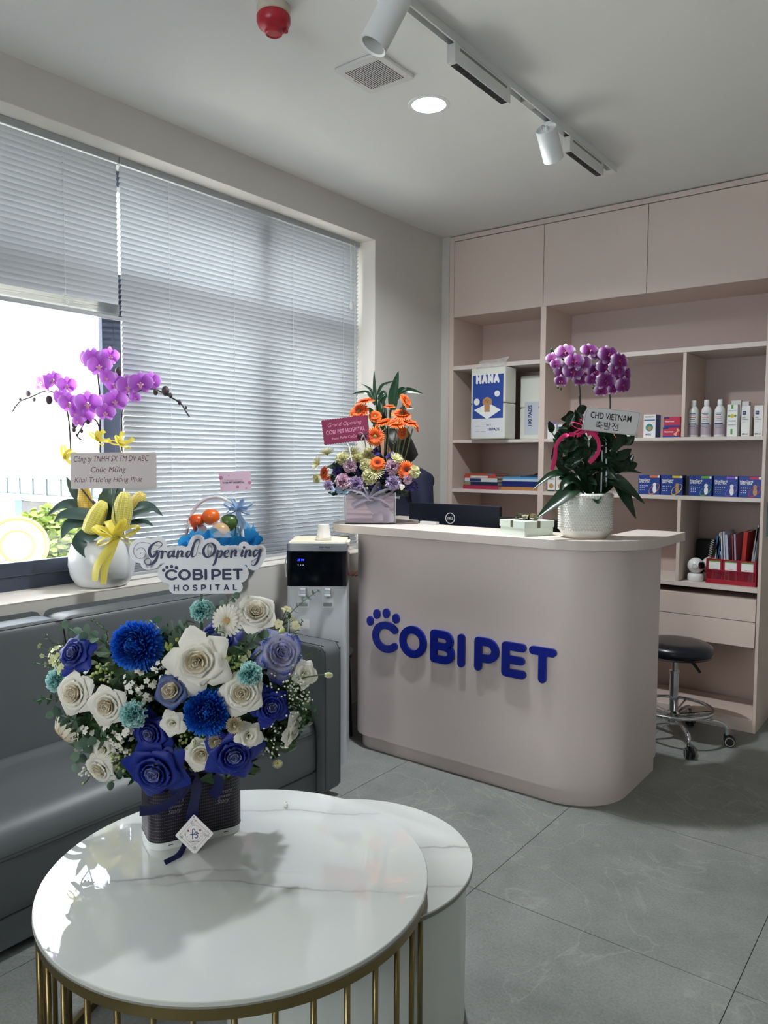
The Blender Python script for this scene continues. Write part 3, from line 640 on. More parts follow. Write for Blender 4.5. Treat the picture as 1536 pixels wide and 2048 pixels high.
# ================================================================ stool on castors
sl = empty('rolling_stool', (1.64, 3.93, 0), label='black round stool on chrome castor base beside the counter', cat='stool')
MB().lathe([(0,.505),(.10,.506),(.155,.50),(.176,.485),(.18,.465),(.172,.445),(.15,.438),(0,.438)], 48, cap=False).build('seat', mat('black_vinyl', '12161e', .3), sl, auto=1)
MB().lathe([(.172,.443),(.176,.440),(.170,.436)], 48, cap=False).build('seat_rim', M_['black'], sl)
MB().lathe([(.014,.27),(.014,.44)], 20).build('gas_lift', M_['chrome'], sl, auto=.5)
MB().lathe([(.022,.10),(.022,.34),(.025,.34),(.025,.355),(.022,.355)], 24).build('column', M_['chrome'], sl, auto=.5)
MB().lathe([(.034,.085),(.036,.10),(.034,.14),(.022,.15)], 24).build('hub', M_['chrome'], sl, auto=.5)
MB().tube([(0,0,.43),(.07,-.02,.425),(.10,-.03,.41),(.135,-.045,.375)], [.004,.004,.008,.007], 8).build('lever', M_['black'], sl)
MB().tube([(.185*math.cos(2*PI*k/48), .185*math.sin(2*PI*k/48), .165) for k in range(48)], .009, 8, closed=True).build('foot_ring', M_['chrome'], sl, smooth=True)
for k in range(5):
    a = math.radians(-57+72*k); c, s = math.cos(a), math.sin(a)
    leg = MB().tube(crom([(.02*c,.02*s,.115), (.12*c,.12*s,.118), (.20*c,.20*s,.115), (.243*c,.243*s,.10), (.252*c,.252*s,.055)], 6), .011, 10).build('leg', M_['chrome'], sl, smooth=True)
    MB().tube([(.02*c,.02*s,.13), (.185*c,.185*s,.165)], .005, 6).build('spoke', M_['chrome'], sl)
    for sgn in (-1, 1):
        n_ = Vector((-s, c, 0)); P = Vector((.252*c, .252*s, .027))+Vector((c,s,0))*.012
        w_ = MB().lathe([(.0,-.008),(.022,-.008),(.0265,-.005),(.0265,.005),(.022,.008),(0,.008)], 24, xf(P+n_*.013*sgn, align(n_)), cap=False).build('wheel', M_['black'], leg, auto=.5)
        MB().lathe([(.0185,.0085),(.0205,.0092),(.0225,.0085)], 24, xf(P+n_*.013*sgn, align(n_*sgn)), cap=False).build('wheel_rim', mat('wheel_grey', '9a9a98', .5) if k+sgn == -1 else M_['wg'], w_); M_['wg'] = w_.children[0].data.materials[0]
    MB().box(-.014,.014,-.006,.006,.03,.06, xf((.25*c,.25*s,0), Matrix.Rotation(a,3,'Z'))).build('fork', M_['black'], leg)
# ================================================================ monitors, white holder, gift box
mo = empty('monitor', (.7075, 3.31, .751), label='black computer monitor seen from behind with a round white logo', cat='monitor')
MB().prism(rrect(-.27,.27,.10,.434,.008), -.012, .014, Matrix(((1,0,0,0),(0,0,-1,0),(0,1,0,0),(0,0,0,1)))).build('housing', mat('monitor_black', '0c1220', .45, spec=.4), mo, bevel=.003)
bx('stand', -.03, .03, .01, .03, .01, .2, M_['black'], mo, bevel=.004); MB().prism(rrect(-.11,.11,-.06,.11,.02), 0, .012).build('foot', M_['black'], mo)
LG = Matrix.Translation((-.012, -.0148, .363)) @ RX
rg = MB(); stroke_mb(rg, [arc(0,0,.0265,.0265,0,360,40)], .0032, .0006, LG); rg.build('logo_ring', M_['paper'], mo)
text('DELL', .036, LG, M_['paper'], mo, name='logo', bold=.02)
mo2 = empty('laptop', (1.18, 3.33, .751), label='dark screen standing open behind the pale gift box', cat='screen')
bx('base', -.17, .17, -.05, .16, 0, .016, M_['black'], mo2, bevel=.003)
MB().prism(rrect(-.19,.21,.02,.39,.008), -.006, .006, Matrix.Translation((0,-.03,0)) @ Matrix.Rotation(math.radians(6),4,'X') @ RX).build('screen', mat('screen_dark', '17171a', .25), mo2, bevel=.002)
hb = MB().prism(rrect(-.048,.048,-.014,.014,.003), 0, .014).build('card_holder', mat('holder_white', 'c9c7c8', .4), auto=.5); hb.location = (.70, 3.10, 1.0955); tag(hb, 'flat white plastic block lying on the counter in front of the monitor', 'holder')
gb = empty('gift_box', (1.295, 2.955, 1.0952), rz=math.radians(-22), label='small pale mint gift box with an olive ribbon bow on the counter', cat='box')
mint = mat('mint_card', 'd3dfd3', .6); rib = mat('olive_ribbon', '5b5632', .35)
MB().box(-.078,.078,-.078,.078,0,.042).build('box', mint, gb, bevel=.001)
MB().box(-.081,.081,-.081,.081,.034,.062).build('lid', mint, gb, bevel=.001)
MB().box(-.0815,.0815,-.012,.004,.034,.0625).box(-.008,.008,-.0815,.0815,.034,.0626).build('ribbon', rib, gb)
bo = MB()
for k in range(6):
    a = k*PI/3+.2; L = .05
    bo.grid(lambda u, v: Vector(((.004+L*math.sin(PI*v)*.9)*math.cos(a+(v-.5)*.9)-(u-.5)*.016*math.sin(a), (.004+L*math.sin(PI*v)*.9)*math.sin(a+(v-.5)*.9)+(u-.5)*.016*math.cos(a), .063+.022*abs(math.sin(2*PI*v))*(1 if k % 2 else .6)+.004*u)), 2, 12)
bo.build('bow', rib, gb, smooth=True)
# ================================================================ outside the window
gr = MB().box(-70, -.45, -60, 70, -4.6, -4.5).build('ground', mat('paving', 'b5b2aa', .9, var=.1, vscale=.4)); tag(gr, kind='structure')
bd = empty('office_building', (-46, 26, -4.5), label='pale building across the street with a long band of windows and a dark signboard', cat='building')
wm = mat('bright_render', 'c4c2bb', .8); gm_ = mat('tinted_glass', '2c3d40', .15); sg = mat('sign_dark', '1a1722', .5)
MB().box(-30, 26, .1, 9, 0, 14).box(-30, 26, -.5, .1, 4.6, 10).box(-30, 26, -.6, .1, 3.15, 3.5).build('wall', wm, bd)
gp = MB().box(0,1.62,-.02,.05,0,1.1).mesh('window', gm_, False); pw = MB().box(-.05,.05,-.12,.05,0,1.1).mesh('post', wm, False)
for k in range(-14, 12): inst(gp, 'window', bd, (k*1.7+.05, 0, 3.5)); inst(pw, 'post', bd, (k*1.7, 0, 3.5))
MB().box(-1.2,2.1,-.1,.05,2.1,3.05).build('signboard', sg, bd); MB().box(-2.2,-1.25,-.08,.05,2.0,3.15).build('panel', mat('teal_panel', '1d4656', .5), bd); MB().box(2.2,7.4,-.08,.05,2.1,3.05).build('panel', mat('pale_blue_panel', '46606a', .5), bd)
tree_m = mat('sunlit_leaves', '4c5c1c', .6, var=.6, vscale=3, transl=.3)
def tree(x, y, h, r, lab):
    t = empty('tree', (x, y, -4.5), label=lab, cat='tree'); R_ = random.Random(int(x*7+y))
    MB().tube([(0,0,0),(.1,0,h*.5),(0,.1,h*.8)], [.16,.12,.06], 8).build('trunk', M_['dkstem'], t)
    mb = MB()
    for k in range(2600):
        d = Vector((R_.gauss(0,1), R_.gauss(0,1), R_.gauss(0,1))).normalized()*(r*(R_.uniform(.55,1)**.6)*(1+.25*math.sin(5*R_.random())))
        p = Vector((d.x, d.y, d.z*.85+h)); M = xf(p, align((R_.gauss(0,1),R_.gauss(0,1),R_.gauss(0,1)+1)), R_.uniform(.05,.10))
        mb.add([M @ Vector(v) for v in ((-.5,-1,0),(.5,-1,0),(.7,0,.1),(0,1.2,0),(-.7,0,.1))], [(0,1,2,3,4)])
    tag(mb.build('foliage', tree_m, t), kind='stuff'); return t
tree(-12.4, 8.6, 4.05, .9, 'leafy yellow-green tree outside the window behind the flowerpot')
dk = empty('round_sculpture', (-11.0, 7.04, -4.5), label='big round golden sculpture with rings standing outside the window', cat='sculpture')
gold = mat('pale_gold', '7a5a2c', .35, metal=.3)
Mr = Matrix.Translation((0,0,4.31)) @ align(Vector((1,-.45,.05))).to_4x4() @ Matrix.Scale(.42, 4)
MB().lathe([(1.22,-.12),(1.28,-.06),(1.28,.06),(1.18,.12),(1.1,.06),(1.1,-.06),(1.22,-.12)], 64, Mr, cap=False).build('outer_ring', gold, dk, smooth=True)
MB().lathe([(0,.0),(.9,.0),(1.12,.03)], 64, Mr, cap=False).build('disc', mat('cream_gold', '96886a', .5, var=.2, vscale=3), dk)
MB().lathe([(.60,.02),(.66,.08),(.72,.02)], 64, Mr, cap=False).build('inner_ring', gold, dk, smooth=True)
MB().lathe([(0,.12),(.35,.10),(.50,.02)], 48, Mr, cap=False).build('boss', wm, dk, smooth=True)
MB().box(-.2,.2,-.2,.2,0,3.8).build('plinth', wm, dk)
# ================================================================ goods on the shelves
ZB, ZC, ZD, ZA = 1.5375, 1.2225, .7575, 2.0135
def carton(nm, lab, cat, x0, x1, y0, z0, h, dp, col, rz=0, group=None, rough=.5):
    e = empty(nm, ((x0+x1)/2, y0, z0), rz=rz, label=lab, cat=cat, group=group); w = (x1-x0)/2
    MB().box(-w, w, 0, dp, 0, h).build('carton', col if not isinstance(col, str) else mat(nm+'_card', col, rough), e, bevel=.0008, seg=1)
    return e, w
def face(e, nm, x0, x1, z0, z1, col, lift=.0006):
    return MB().box(x0, x1, -lift, -.0001, z0, z1).build(nm, col if not isinstance(col, str) else mat(nm, col, .5), e)
def ftext(e, s, w, x, z, m, lift=.0009, **k): return text(s, w, Matrix.Translation((x, -lift, z)) @ RX, m, e, **k)
K = {k: mat('print_'+k, v, .5) for k, v in dict(navy='1c2f6b', black='1b1b20', red='c32a4a', green='5aa43c', yellow='e2c33a', orange='dd7d3b', purple='8b62c4', grey='8a8a8c', white='f0f0ee', teal='2f8d86', tan='b98a5c', blue='2c67b0').items()}
# puppy pad packs
def padpack(loc, rz, w, d, h, front, lab, slim=False):
    e = empty('pad_pack', loc, rz=rz, label=lab, cat='pack'); pm = M_.setdefault('pad', mat('pad_plastic', 'e2e4da', .28, bump=.5, bscale=45, var=.03)); 
    for i in range(2):
        MB().prism(rrect(-w/2, w/2, 0, d, .012, 4), h*i/2+.001, h*(i+1)/2-.001).build('bundle', pm, e, bevel=.01, seg=3)
    if front:
        L = -.0012
        MB().box(-w/2+.018, w/2-.012, L, .0, .13, h-.045).build('blue_print', mat('hana_blue', '23489c', .3), e)
        MB().box(-w/2+.01, w/2-.008, L, .0, .02, .13).build('white_print', mat('hana_white', 'dfe0e4', .3), e)
        block_word('HANA', .30, Matrix.Translation((-.085, L, .345)) @ RX @ Matrix.Diagonal((.048,.062,1,1)), .0015, K['white'], e, paw=False, each=False, name='pack_lettering', sp=.08)
        ftext(e, '100PADS', .085, .05, .062, K['navy'], .0018, name='pack_lettering', bold=.03); ftext(e, 'Size S', .035, .012, .09, K['navy'], .0018, name='pack_lettering')
        for i in range(2):
            for j in range(2): MB().lathe([(0,0),(.004,.0003)], 10, Matrix.Translation((-.07+.04*i, -.0013, .095-.032*j)) @ RX.inverted()).build('icon', K['navy'], e); face(e, 'caption', -.088+.042*i, -.052+.04*i, .081-.032*j, .083-.032*j, K['grey'], .0015)
        for cx, cz, r in ((-.078, .235, .021), (.072, .28, .019)): MB().lathe([(0,.0022),(r,.0022),(r,0)], 24, Matrix.Translation((cx, 0, cz)) @ RX).build('round_badge', K['white'], e)
        MB().add([(-.098,-.0016,.185),(.0,-.0016,.125),(.10,-.0016,.18),(.01,-.0016,.225)], [(0,1,2,3)]).build('pad_picture', K['white'], e)
        pg = MB()
        for cx, cz, rx_, rz_ in ((0,.235,.026,.028),(-.024,.232,.011,.02),(.024,.232,.011,.02),(0,.20,.021,.03),(-.012,.178,.009,.009),(.012,.178,.009,.009)):
            pg.prism([(cx+rx_*math.cos(2*PI*k/16), cz+rz_*math.sin(2*PI*k/16)) for k in range(16)], 0, .0022+.0001*len(pg.f)/18, RX)
        pg.build('puppy_picture', K['tan'], e)
        fa = MB()
        for cx, cz, r in ((-.009,.241,.0028),(.009,.241,.0028),(0,.231,.004)): fa.prism([(cx+r*math.cos(2*PI*k/10), cz+r*math.sin(2*PI*k/10)) for k in range(10)], .001, .0036, RX)
        fa.build('puppy_face', K['black'], e)
        pl = mat('clear_film', 'f2f2f2', .12, alpha=.35, spec=.8)
        MB().grid(lambda u, v: Vector((-w/2+.01+(w-.03)*u+.02*v, .03+.01*math.sin(9*u+3*v)+.02*v, h-.002+.05*v+.012*u)), 24, 6).build('plastic_film', pl, e, smooth=True)
    return e
padpack((.375, 4.215, ZB), math.radians(-4), .255, .13, .445, True, 'large clear pack of puppy pads with a blue printed front, standing on the left shelf')
padpack((.27, 4.375, ZB), 0, .20, .2, .40, False, 'plain white pad pack behind the blue printed one')
e = padpack((.588, 4.40, ZB), 0, .17, .2, .40, False, 'white pad pack standing right of the blue printed one, words running upwards')
MB().box(-.05, .045, -.0015, 0, .03, .235).build('print', mat('pack_print', 'c9ced6', .35), e)
text('100 PADS', .13, Matrix.Translation((-.012,-.0025,.15)) @ RX @ Matrix.Rotation(PI/2, 4, 'Z'), K['navy'], e, name='pack_lettering', bold=.03)
# book stacks
def book(x0, x1, y0, y1, z, t, cov, lab, rz=0, band=None, title=None, tc='white'):
    e = empty('book', ((x0+x1)/2, y0, z), rz=rz, label=lab, cat='book', group='books lying on the left shelf'); w = (x1-x0)/2; d = y1-y0
    cm = mat('cover', cov, .45)
    mb = MB().box(-w, w, 0, d, 0, .0012).box(-w, w, 0, d, t-.0012, t).box(-w, w, 0, .0012, .001, t-.001); mb.build('cover', cm, e)
    MB().box(-w+.003, w-.003, .0014, d-.003, .0014, t-.0014).build('pages', mat('pages', 'cfc8b8', .9) if 'pages' not in M_ else M_['pages'], e); M_['pages'] = e.children[-1].data.materials[0]
    if band: face(e, 'spine_band', -w*.98+band[0]*2*w, -w+band[1]*2*w, .002, t-.002, band[2])
    if title: ftext(e, title, w*1.1, 0.0, t/2, K[tc], .0011, name='spine_title', height=t*.32)
bk = [(.024,'a8284a','thick crimson book at the bottom of the left stack',None,None,'white'), (.022,'1a2144','dark navy book second from the bottom of the left stack',(0,.2,'8a8a5a'),None,'white'), (.024,'cfd2d4','white and navy book in the middle of the left stack',(.15,.5,'1e2c66'),None,'white'), (.016,'b8452f','white and orange-red book second from the top of the left stack',(.2,.75,'d8d4cc'),None,'white'), (.012,'a84a3a','thin reddish book on top of the left stack',(.75,.9,'3f7fb5'),None,'white')]
z = ZC
for i, (t, c, lab, band, ti, tc_) in enumerate(bk):
    book(.155+.006*(i % 3), .418-.008*i, 4.295+.004*i, 4.48, z, t, c, lab, rz=.02*((i*7) % 3-1), band=band, title=ti, tc=tc_); z += t+.0004
z = ZC
for i, (t, c, lab, w) in enumerate([(.021,'b07a48','tan brown book at the bottom of the right stack',.0), (.034,'17246a','thick royal blue book in the right stack',.004), (.015,'b9cddd','pale blue-white book above the royal blue one',.008), (.011,'4f97c4','sky blue thin book near the top of the right stack',.012), (.006,'2d3f70','thin dark blue booklet on top of the right stack',.13)]):
    book(.432+w, .695, 4.30+.003*i, 4.50, z, t, c, lab, rz=.0); z += t+.0004
bo_ = MB().grid(lambda u, v: Vector((.59+.11*u, 4.34+.12*v, z+.002+.035*u*u+.004*math.sin(8*u))), 10, 4).grid(lambda u, v: Vector((.60+.10*u, 4.345+.12*v, z+.004+.045*u*u)), 10, 4).build('open_leaflet', mat('leaflet', '8e8a5e', .6), smooth=True); tag(bo_, 'curled olive leaflet lying on the right-hand book stack', 'leaflet')
# middle bay, upper shelf
e, w = carton('medicine_box', 'white and grey medicine box at the left end of the middle shelf', 'box', .742, .80, 4.30, ZB, .098, .09, 'e4e3e2'); face(e, 'stripe', -w, w, .088, .098, K['purple'])
ftext(e, 'Virbac', .03, 0, .06, K['grey'], name='box_lettering')
e, w = carton('medicine_box', 'white box with a navy label, second on the middle shelf', 'box', .806, .885, 4.31, ZB, .085, .09, 'e6e5e3'); face(e, 'label_band', -w+.004, -w+.05, .048, .072, K['navy']); ftext(e, 'Virbac', .03, -w+.027, .06, K['white'], .0012, name='box_lettering')
e, w = carton('medicine_box', 'small white box with a panda picture behind the orchid', 'box', .93, .98, 4.33, ZB, .115, .06, 'e8e8e6'); 
MB().lathe([(0,.001),(.016,.001)], 20, Matrix.Translation((0,0,.085)) @ RX).build('picture', K['black'], e)
e, w = carton('medicine_box', 'green and white carton half hidden behind the orchid name card', 'box', 1.14, 1.26, 4.32, ZB, .125, .07, 'e2e4e0'); face(e, 'green_edge', w-.022, w, .0, .125, '2f6b3c'); face(e, 'orange_band', -w, 0, .0, .03, K['orange'])
e, w = carton('medicine_box', 'upright white box with blue lettering and a round dog picture', 'box', 1.318, 1.386, 4.31, ZB, .128, .075, 'ecebe8', rz=math.radians(-3))
face(e, 'blue_strip', -w+.004, w-.004, .094, .1, K['blue']); ftext(e, 'BRAVECTO', .056, 0, .115, K['grey'], name='box_lettering', bold=.03);
MB().lathe([(.0,.001),(.021,.001)], 24, Matrix.Translation((0,0,.056)) @ RX).build('picture', K['teal'], e); MB().lathe([(.0,.0014),(.012,.0014)], 16, Matrix.Translation((.002,0,.052)) @ RX).build('picture_dog', K['tan'], e); ftext(e, '40-56', .032, -.006, .018, K['blue'], name='box_lettering', bold=.03)
MB().box(w-.0001, w+.0006, .001, .074, .001, .127).build('blue_side', K['blue'], e)
for i, lab in enumerate(('lower pink and blue chew box of the stacked pair', 'upper pink and blue chew box of the stacked pair')):
    e, w = carton('chew_box', lab, 'box', 1.424+.004*i, 1.514+.001*i, 4.315, ZB+.0565*i, .055, .08, K['red'], group='stacked chew boxes'); face(e, 'blue_foot', -w, w, 0, .010, '2b3f93'); face(e, 'blue_head', -w, -w+.03, .046, .055, K['navy'])
    ftext(e, 'Nutrigest', .05, -.012, .03, K['white'], name='box_lettering', bold=.02, shear=.2)
    b_ = MB(); stroke_mb(b_, [[(.022,.015),(.038,.04)]], .007, .0009, RX); stroke_mb(b_, [[(.018,.018)],[(.026,.012)],[(.034,.043)],[(.042,.037)]], .009, .0012, RX); b_.build('bone_picture', mat('bone', 'e8b98c', .5) if i == 0 else M_['bone'], e); M_['bone'] = b_ and e.children[-1].data.materials[0]
# right bay: bottles and boxes
bl_body = mat('bottle_white', 'e6e8e6', .25); bl_lab = mat('bottle_label', 'b3a6b4', .4)
for i, (x, lab) in enumerate(((1.577,'leftmost of the three white shampoo bottles'), (1.643,'middle of the three white shampoo bottles'), (1.711,'rightmost of the three white shampoo bottles, beside the green printed box'))):
    e = empty('shampoo_bottle', (x, 4.345, ZB), label=lab, cat='bottle', group='white shampoo bottles')
    MB().lathe([(0,0),(.024,0),(.0265,.003),(.0265,.135),(.025,.147),(.018,.160),(.012,.165),(.012,.170)], 32).build('bottle', bl_body, e, auto=.8)
    MB().lathe([(.0132,.168),(.0135,.170),(.013,.196),(.0115,.198),(0,.198)], 24, cap=False).build('cap', bl_body, e, auto=.8)
    MB().lathe([(.0268,.012),(.0268,.066)], 32, cap=False).build('label_lower', bl_lab, e, smooth=True); MB().lathe([(.0269,.067),(.0269,.073)], 32, cap=False, a0=-2.4, a1=-.7).build('label_band', K['navy'], e, smooth=True)
    for zz_, wd_, mm_ in ((.125,.034,'navy'),(.118,.026,'navy'),(.105,.034,'red'),(.095,.028,'black'),(.085,.034,'grey'),(.056,.030,'grey'),(.048,.026,'grey')):
        a = wd_/2/.027; MB().lathe([(.0271,zz_-.0018),(.0271,zz_+.0018)], 10, cap=False, a0=-PI/2-a, a1=-PI/2+a).build('label_text', K[mm_], e, smooth=True)
e, w = carton('medicine_box', 'tall white box with green bars and a yellow flower picture', 'box', 1.752, 1.803, 4.325, ZB, .168, .05, 'eceeea')
face(e, 'green_bar', -.006, .004, .145, .166, K['green']); face(e, 'green_bar', -.006, .004, .012, .04, K['green']); MB().lathe([(0,.001),(.010,.001)], 12, Matrix.Translation((0,0,.108)) @ RX).build('picture', K['yellow'], e)
for dx in (-.015,.015): MB().lathe([(0,.0008),(.006,.0008)], 10, Matrix.Translation((dx,0,.108)) @ RX).build('picture_leaf', K['green'], e)
ftext(e, 'FEMALYN', .036, 0, .135, K['grey'], name='box_lettering'); ftext(e, 'PYODERM', .036, 0, .082, K['navy'], name='box_lettering', bold=.03); ftext(e, 'SHAMPOO', .04, 0, .062, K['black'], name='box_lettering')
for i, (x0, x1) in enumerate(((1.742,1.79),(1.795,1.83))): carton('medicine_box', ('plain white box standing behind the green printed one', 'plain white box behind the two slim boxes')[i], 'box', x0, x1, 4.45, ZB, .198-.008*i, .05, 'e4e4e0')
for i, (x0, x1, lab) in enumerate(((1.822,1.864,'left one of two slim white boxes with a navy square'), (1.884,1.926,'right one of two slim white boxes with a navy square, at the shelf end'))):
    e, w = carton('medicine_box', lab, 'box', x0, x1, 4.325, ZB, .158, .045, 'e9e9e6', group='slim white boxes'); face(e, 'square', -.016, .001, .112, .131, K['navy']); ftext(e, 'TS', .01, -.0075, .1215, K['white'], .0012, name='box_lettering')
    ftext(e, 'SKIN', .014, -.009, .097, K['black'], name='box_lettering', bold=.03); ftext(e, 'COMPLEX', .03, -.001, .088, K['black'], name='box_lettering', bold=.02); ftext(e, 'shampoo', .018, -.008, .075, K['grey'], name='box_lettering'); ftext(e, '200 ml', .028, -.002, .013, K['black'], name='box_lettering', bold=.03)
# shelf C: small boxes, row of flea tablet boxes
for x0, x1, lab in ((.745,.795,'small white supplement box with a brown dog picture at the left of the lower shelf'), (.80,.86,'small white and brown supplement box, second on the lower shelf'), (.872,.95,'pale supplement box behind the long orchid leaf')):
    e, w = carton('supplement_box', lab, 'box', x0, x1, 4.31, ZC, .10, .06, 'dddcd8'); face(e, 'foot', -w, w, 0, .008, '2a3b3a'); ftext(e, 'Nutri', w*1.2, 0, .075, K['black'], name='box_lettering', bold=.02); MB().lathe([(0,.001),(.016,.001)], 16, Matrix.Translation((0,0,.032)) @ RX).build('picture', K['tan'], e)
nxb = mat('tablet_box_blue', '1f3f8f', .4)
for i, (x0, x1, ac, lab) in enumerate(((1.305,1.424,'orange','blue tablet box with an orange corner and ring, beside the orchid leaf'), (1.430,1.546,'yellow','blue tablet box with a yellow corner and ring'), (1.580,1.696,'green','blue tablet box with a green corner and ring'), (1.706,1.824,'purple','blue tablet box with a purple corner and ring'), (1.830,1.936,'red','blue tablet box with a red corner and ring, at the right end'))):
    e, w = carton('tablet_box', lab, 'box', x0, x1, 4.29, ZC, .108, .075, nxb, group='row of blue tablet boxes')
    ftext(e, 'NexGard', .062, -w+.036, .082, K['white'], name='box_lettering', bold=.02); ftext(e, 'SPECTRA', .058, -w+.035, .070, K['white'], name='box_lettering', bold=.02)
    face(e, 'corner_band', w-.055, w-.012, .094, .106, K[ac]); face(e, 'corner_icon', w-.012, w-.002, .094, .106, K['white'])
    g_ = MB(); stroke_mb(g_, [[(w-.030+.024*math.cos(a)*1.15+.006*math.sin(a), .032+.026*math.sin(a)+.012*math.cos(a), .0015+.0035*(.5-.5*math.sin(a))) for a in [2*PI*k/28 for k in range(29)]]], .004, .0008, RX); g_.build('ring', K[ac], e)
    d_ = MB(); d_.prism([(w-.028+.010*math.cos(2*PI*k/14), .030+.022*math.sin(2*PI*k/14)) for k in range(14)], 0, .0014, RX); d_.prism([(w-.028+.009*math.cos(2*PI*k/14), .056+.010*math.sin(2*PI*k/14)) for k in range(14)], 0, .0016, RX); d_.build('dog_picture', K[('white','tan','white','white','tan')[i]], e)
    for j in range(3):
        for k in range(5 if j == 0 else 3): MB().lathe([(0,.0008),(.0026,.0008)], 8, Matrix.Translation((-w+.012+.0105*k, 0, .048-.012*j)) @ RX).build('icon', K['white'], e) if k < (5,3,3)[j] else None
carton('tablet_box', 'dark carton wedged sideways between the yellow and green ringed boxes', 'box', 1.551, 1.575, 4.32, ZC, .104, .07, '2a2620')
# bottom right compartment
cm_ = empty('security_camera', (1.614, 4.345, ZD), rz=math.radians(20), label='white round indoor camera on the shelf beside the red file box', cat='camera')
MB().lathe([(0,0),(.036,0),(.041,.006),(.042,.028),(.038,.038),(.03,.042),(0,.042)], 32, cap=False).build('base', bl_body, cm_, auto=.8)
MB().ball((0,0,.083), (.043,.043,.043), 28, 18).build('head', bl_body, cm_, smooth=True)
Mc = xf((0,0,.083), align((.80,-.58,.12)))
MB().lathe([(0,.046),(.010,.0455),(.024,.040),(.029,.034)], 28, Mc @ Matrix.Diagonal((.72,1.15,1,1)), cap=False).build('lens', M_['gloss_black'], cm_, smooth=True)
MB().lathe([(.028,.030),(.031,.0365),(.0335,.030)], 28, Mc @ Matrix.Diagonal((.74,1.14,1,1)), cap=False).build('lens_rim', bl_body, cm_, smooth=True)
MB().lathe([(.010,.0432),(.0115,.0438),(.013,.043)], 20, xf((0,0,.083), align((-.25,-1,0))), cap=False).build('logo', mat('soft_grey', 'bcc0be', .4), cm_, smooth=True)
cb2 = empty('security_camera', (1.665, 4.43, ZD), label='second white round camera half hidden behind the first one', cat='camera'); MB().lathe([(0,0),(.036,0),(.042,.028),(.03,.042)], 24, cap=False).build('base', bl_body, cb2, auto=.8); MB().ball((0,0,.083), .043, 20, 12).build('head', bl_body, cb2, smooth=True)
bb = MB().box(-.07,.07,-.03,.05,0,.21).build('speaker_box', mat('black_plastic2', '101012', .5), bevel=.01); bb.location = (1.63, 4.56, ZD); tag(bb, 'black plastic device at the back of the lower right compartment', 'device')
fb = empty('file_organizer', (1.80, 4.31, ZD), label='red plastic file box with three white label cards', cat='organizer'); rd = mat('red_plastic', 'a3152f', .35)
def fbx(x0,x1,y0,y1,z0,z1,nm='wall'): return MB().box(x0,x1,y0,y1,z0,z1).build(nm, rd, fb, bevel=.0008, seg=1)
fbx(-.124,.124,0,.24,0,.012,'base'); fbx(-.124,-.120,0,.24,0,.13,'side'); fbx(.120,.124,0,.24,0,.13,'side')
for x in (-.0405, .0405): fbx(x-.002,x+.002,0,.24,0,.13,'divider')
fbx(-.124,.124,0,.004,.012,.024,'front'); fbx(-.124,.124,0,.004,.07,.132,'front')
bm_ = MB().box(-.0012,.0012,0,.003,.012,.07).mesh('bar', rd, False)
for k in range(49): inst(bm_, 'bar', fb, (-.1205+k*.00502, .0005, 0))
for x in (-.081, 0, .081):
    face(fb, 'card', x-.029, x+.029, .076, .124, K['white'], .0012); face(fb, 'card_header', x-.029, x+.029, .117, .124, K['green'], .0016); face(fb, 'card_line', x-.012, x+.012, .081, .083, K['grey'], .0016)
def folder(x, lean, t, h, col, lab, d=.2, nm='folder', y=0.02):
    e = empty(nm, (1.80+x, 4.31+y, ZD+.013), label=lab, cat='folder', group='files in the red box', rot=(0, lean, 0)); m = mat(nm, col, .5)
    MB().box(-t/2, -t/2+.0012, 0, d, 0, h).box(t/2-.0012, t/2, 0, d, 0, h).box(-t/2, t/2, 0, .0012, 0, h).build('cover', m, e)
    MB().box(-t/2+.0016, t/2-.0016, .002, d-.004, .002, h-.006).build('sheets', M_['paper'], e)
for a in ((-.098,.14,.012,.26,'d4d6cc','white spiral-bound file at the left end of the red box'), (-.08,.13,.012,.16,'b9b7d8','short lilac notebook in front of the spiral-bound file'), (-.066,-.03,.016,.24,'1f73b8','bright blue folder in the red file box'), (-.044,-.05,.008,.26,'dfe4ea','white file next to the blue folder'), (-.030,-.06,.01,.265,'c9cfd8','pale grey file left of the middle divider'), (-.012,-.09,.014,.25,'bfc3dc','lilac-white file in the middle slot'), (.012,-.06,.008,.25,'93405a','thin maroon folder in the red file box'), (.024,-.06,.01,.255,'b9a0b8','pinkish folder beside the maroon one'), (.05,.05,.022,.27,'b2231c','wide bright red folder'), (.085,.12,.012,.30,'9aa0a8','tall clear grey sleeve leaning right'), (.10,.07,.008,.31,'b4b8be','tallest clear sleeve at the right end')): folder(*a)
MB().tube([(0,0,0),(-.004,0,.31)], .0022, 6)
coil = MB().tube([(-.108+.008*math.cos(k*.9)+k*.00025, -.004+.008*math.sin(k*.9)*.3, .135+k*.0017) for k in range(60)], .0009, 5).build('spiral', K['white'], fb)
nt_ = MB().box(0,.0012,.08,.24,1.02,1.20).build('wall_notice', mat('notice_teal', '6fa3ad', .5)); nt_.location = (1.9572, 4.265, 0); tag(nt_, 'teal notice stuck on the side of the shelving cabinet at the right edge', 'notice')
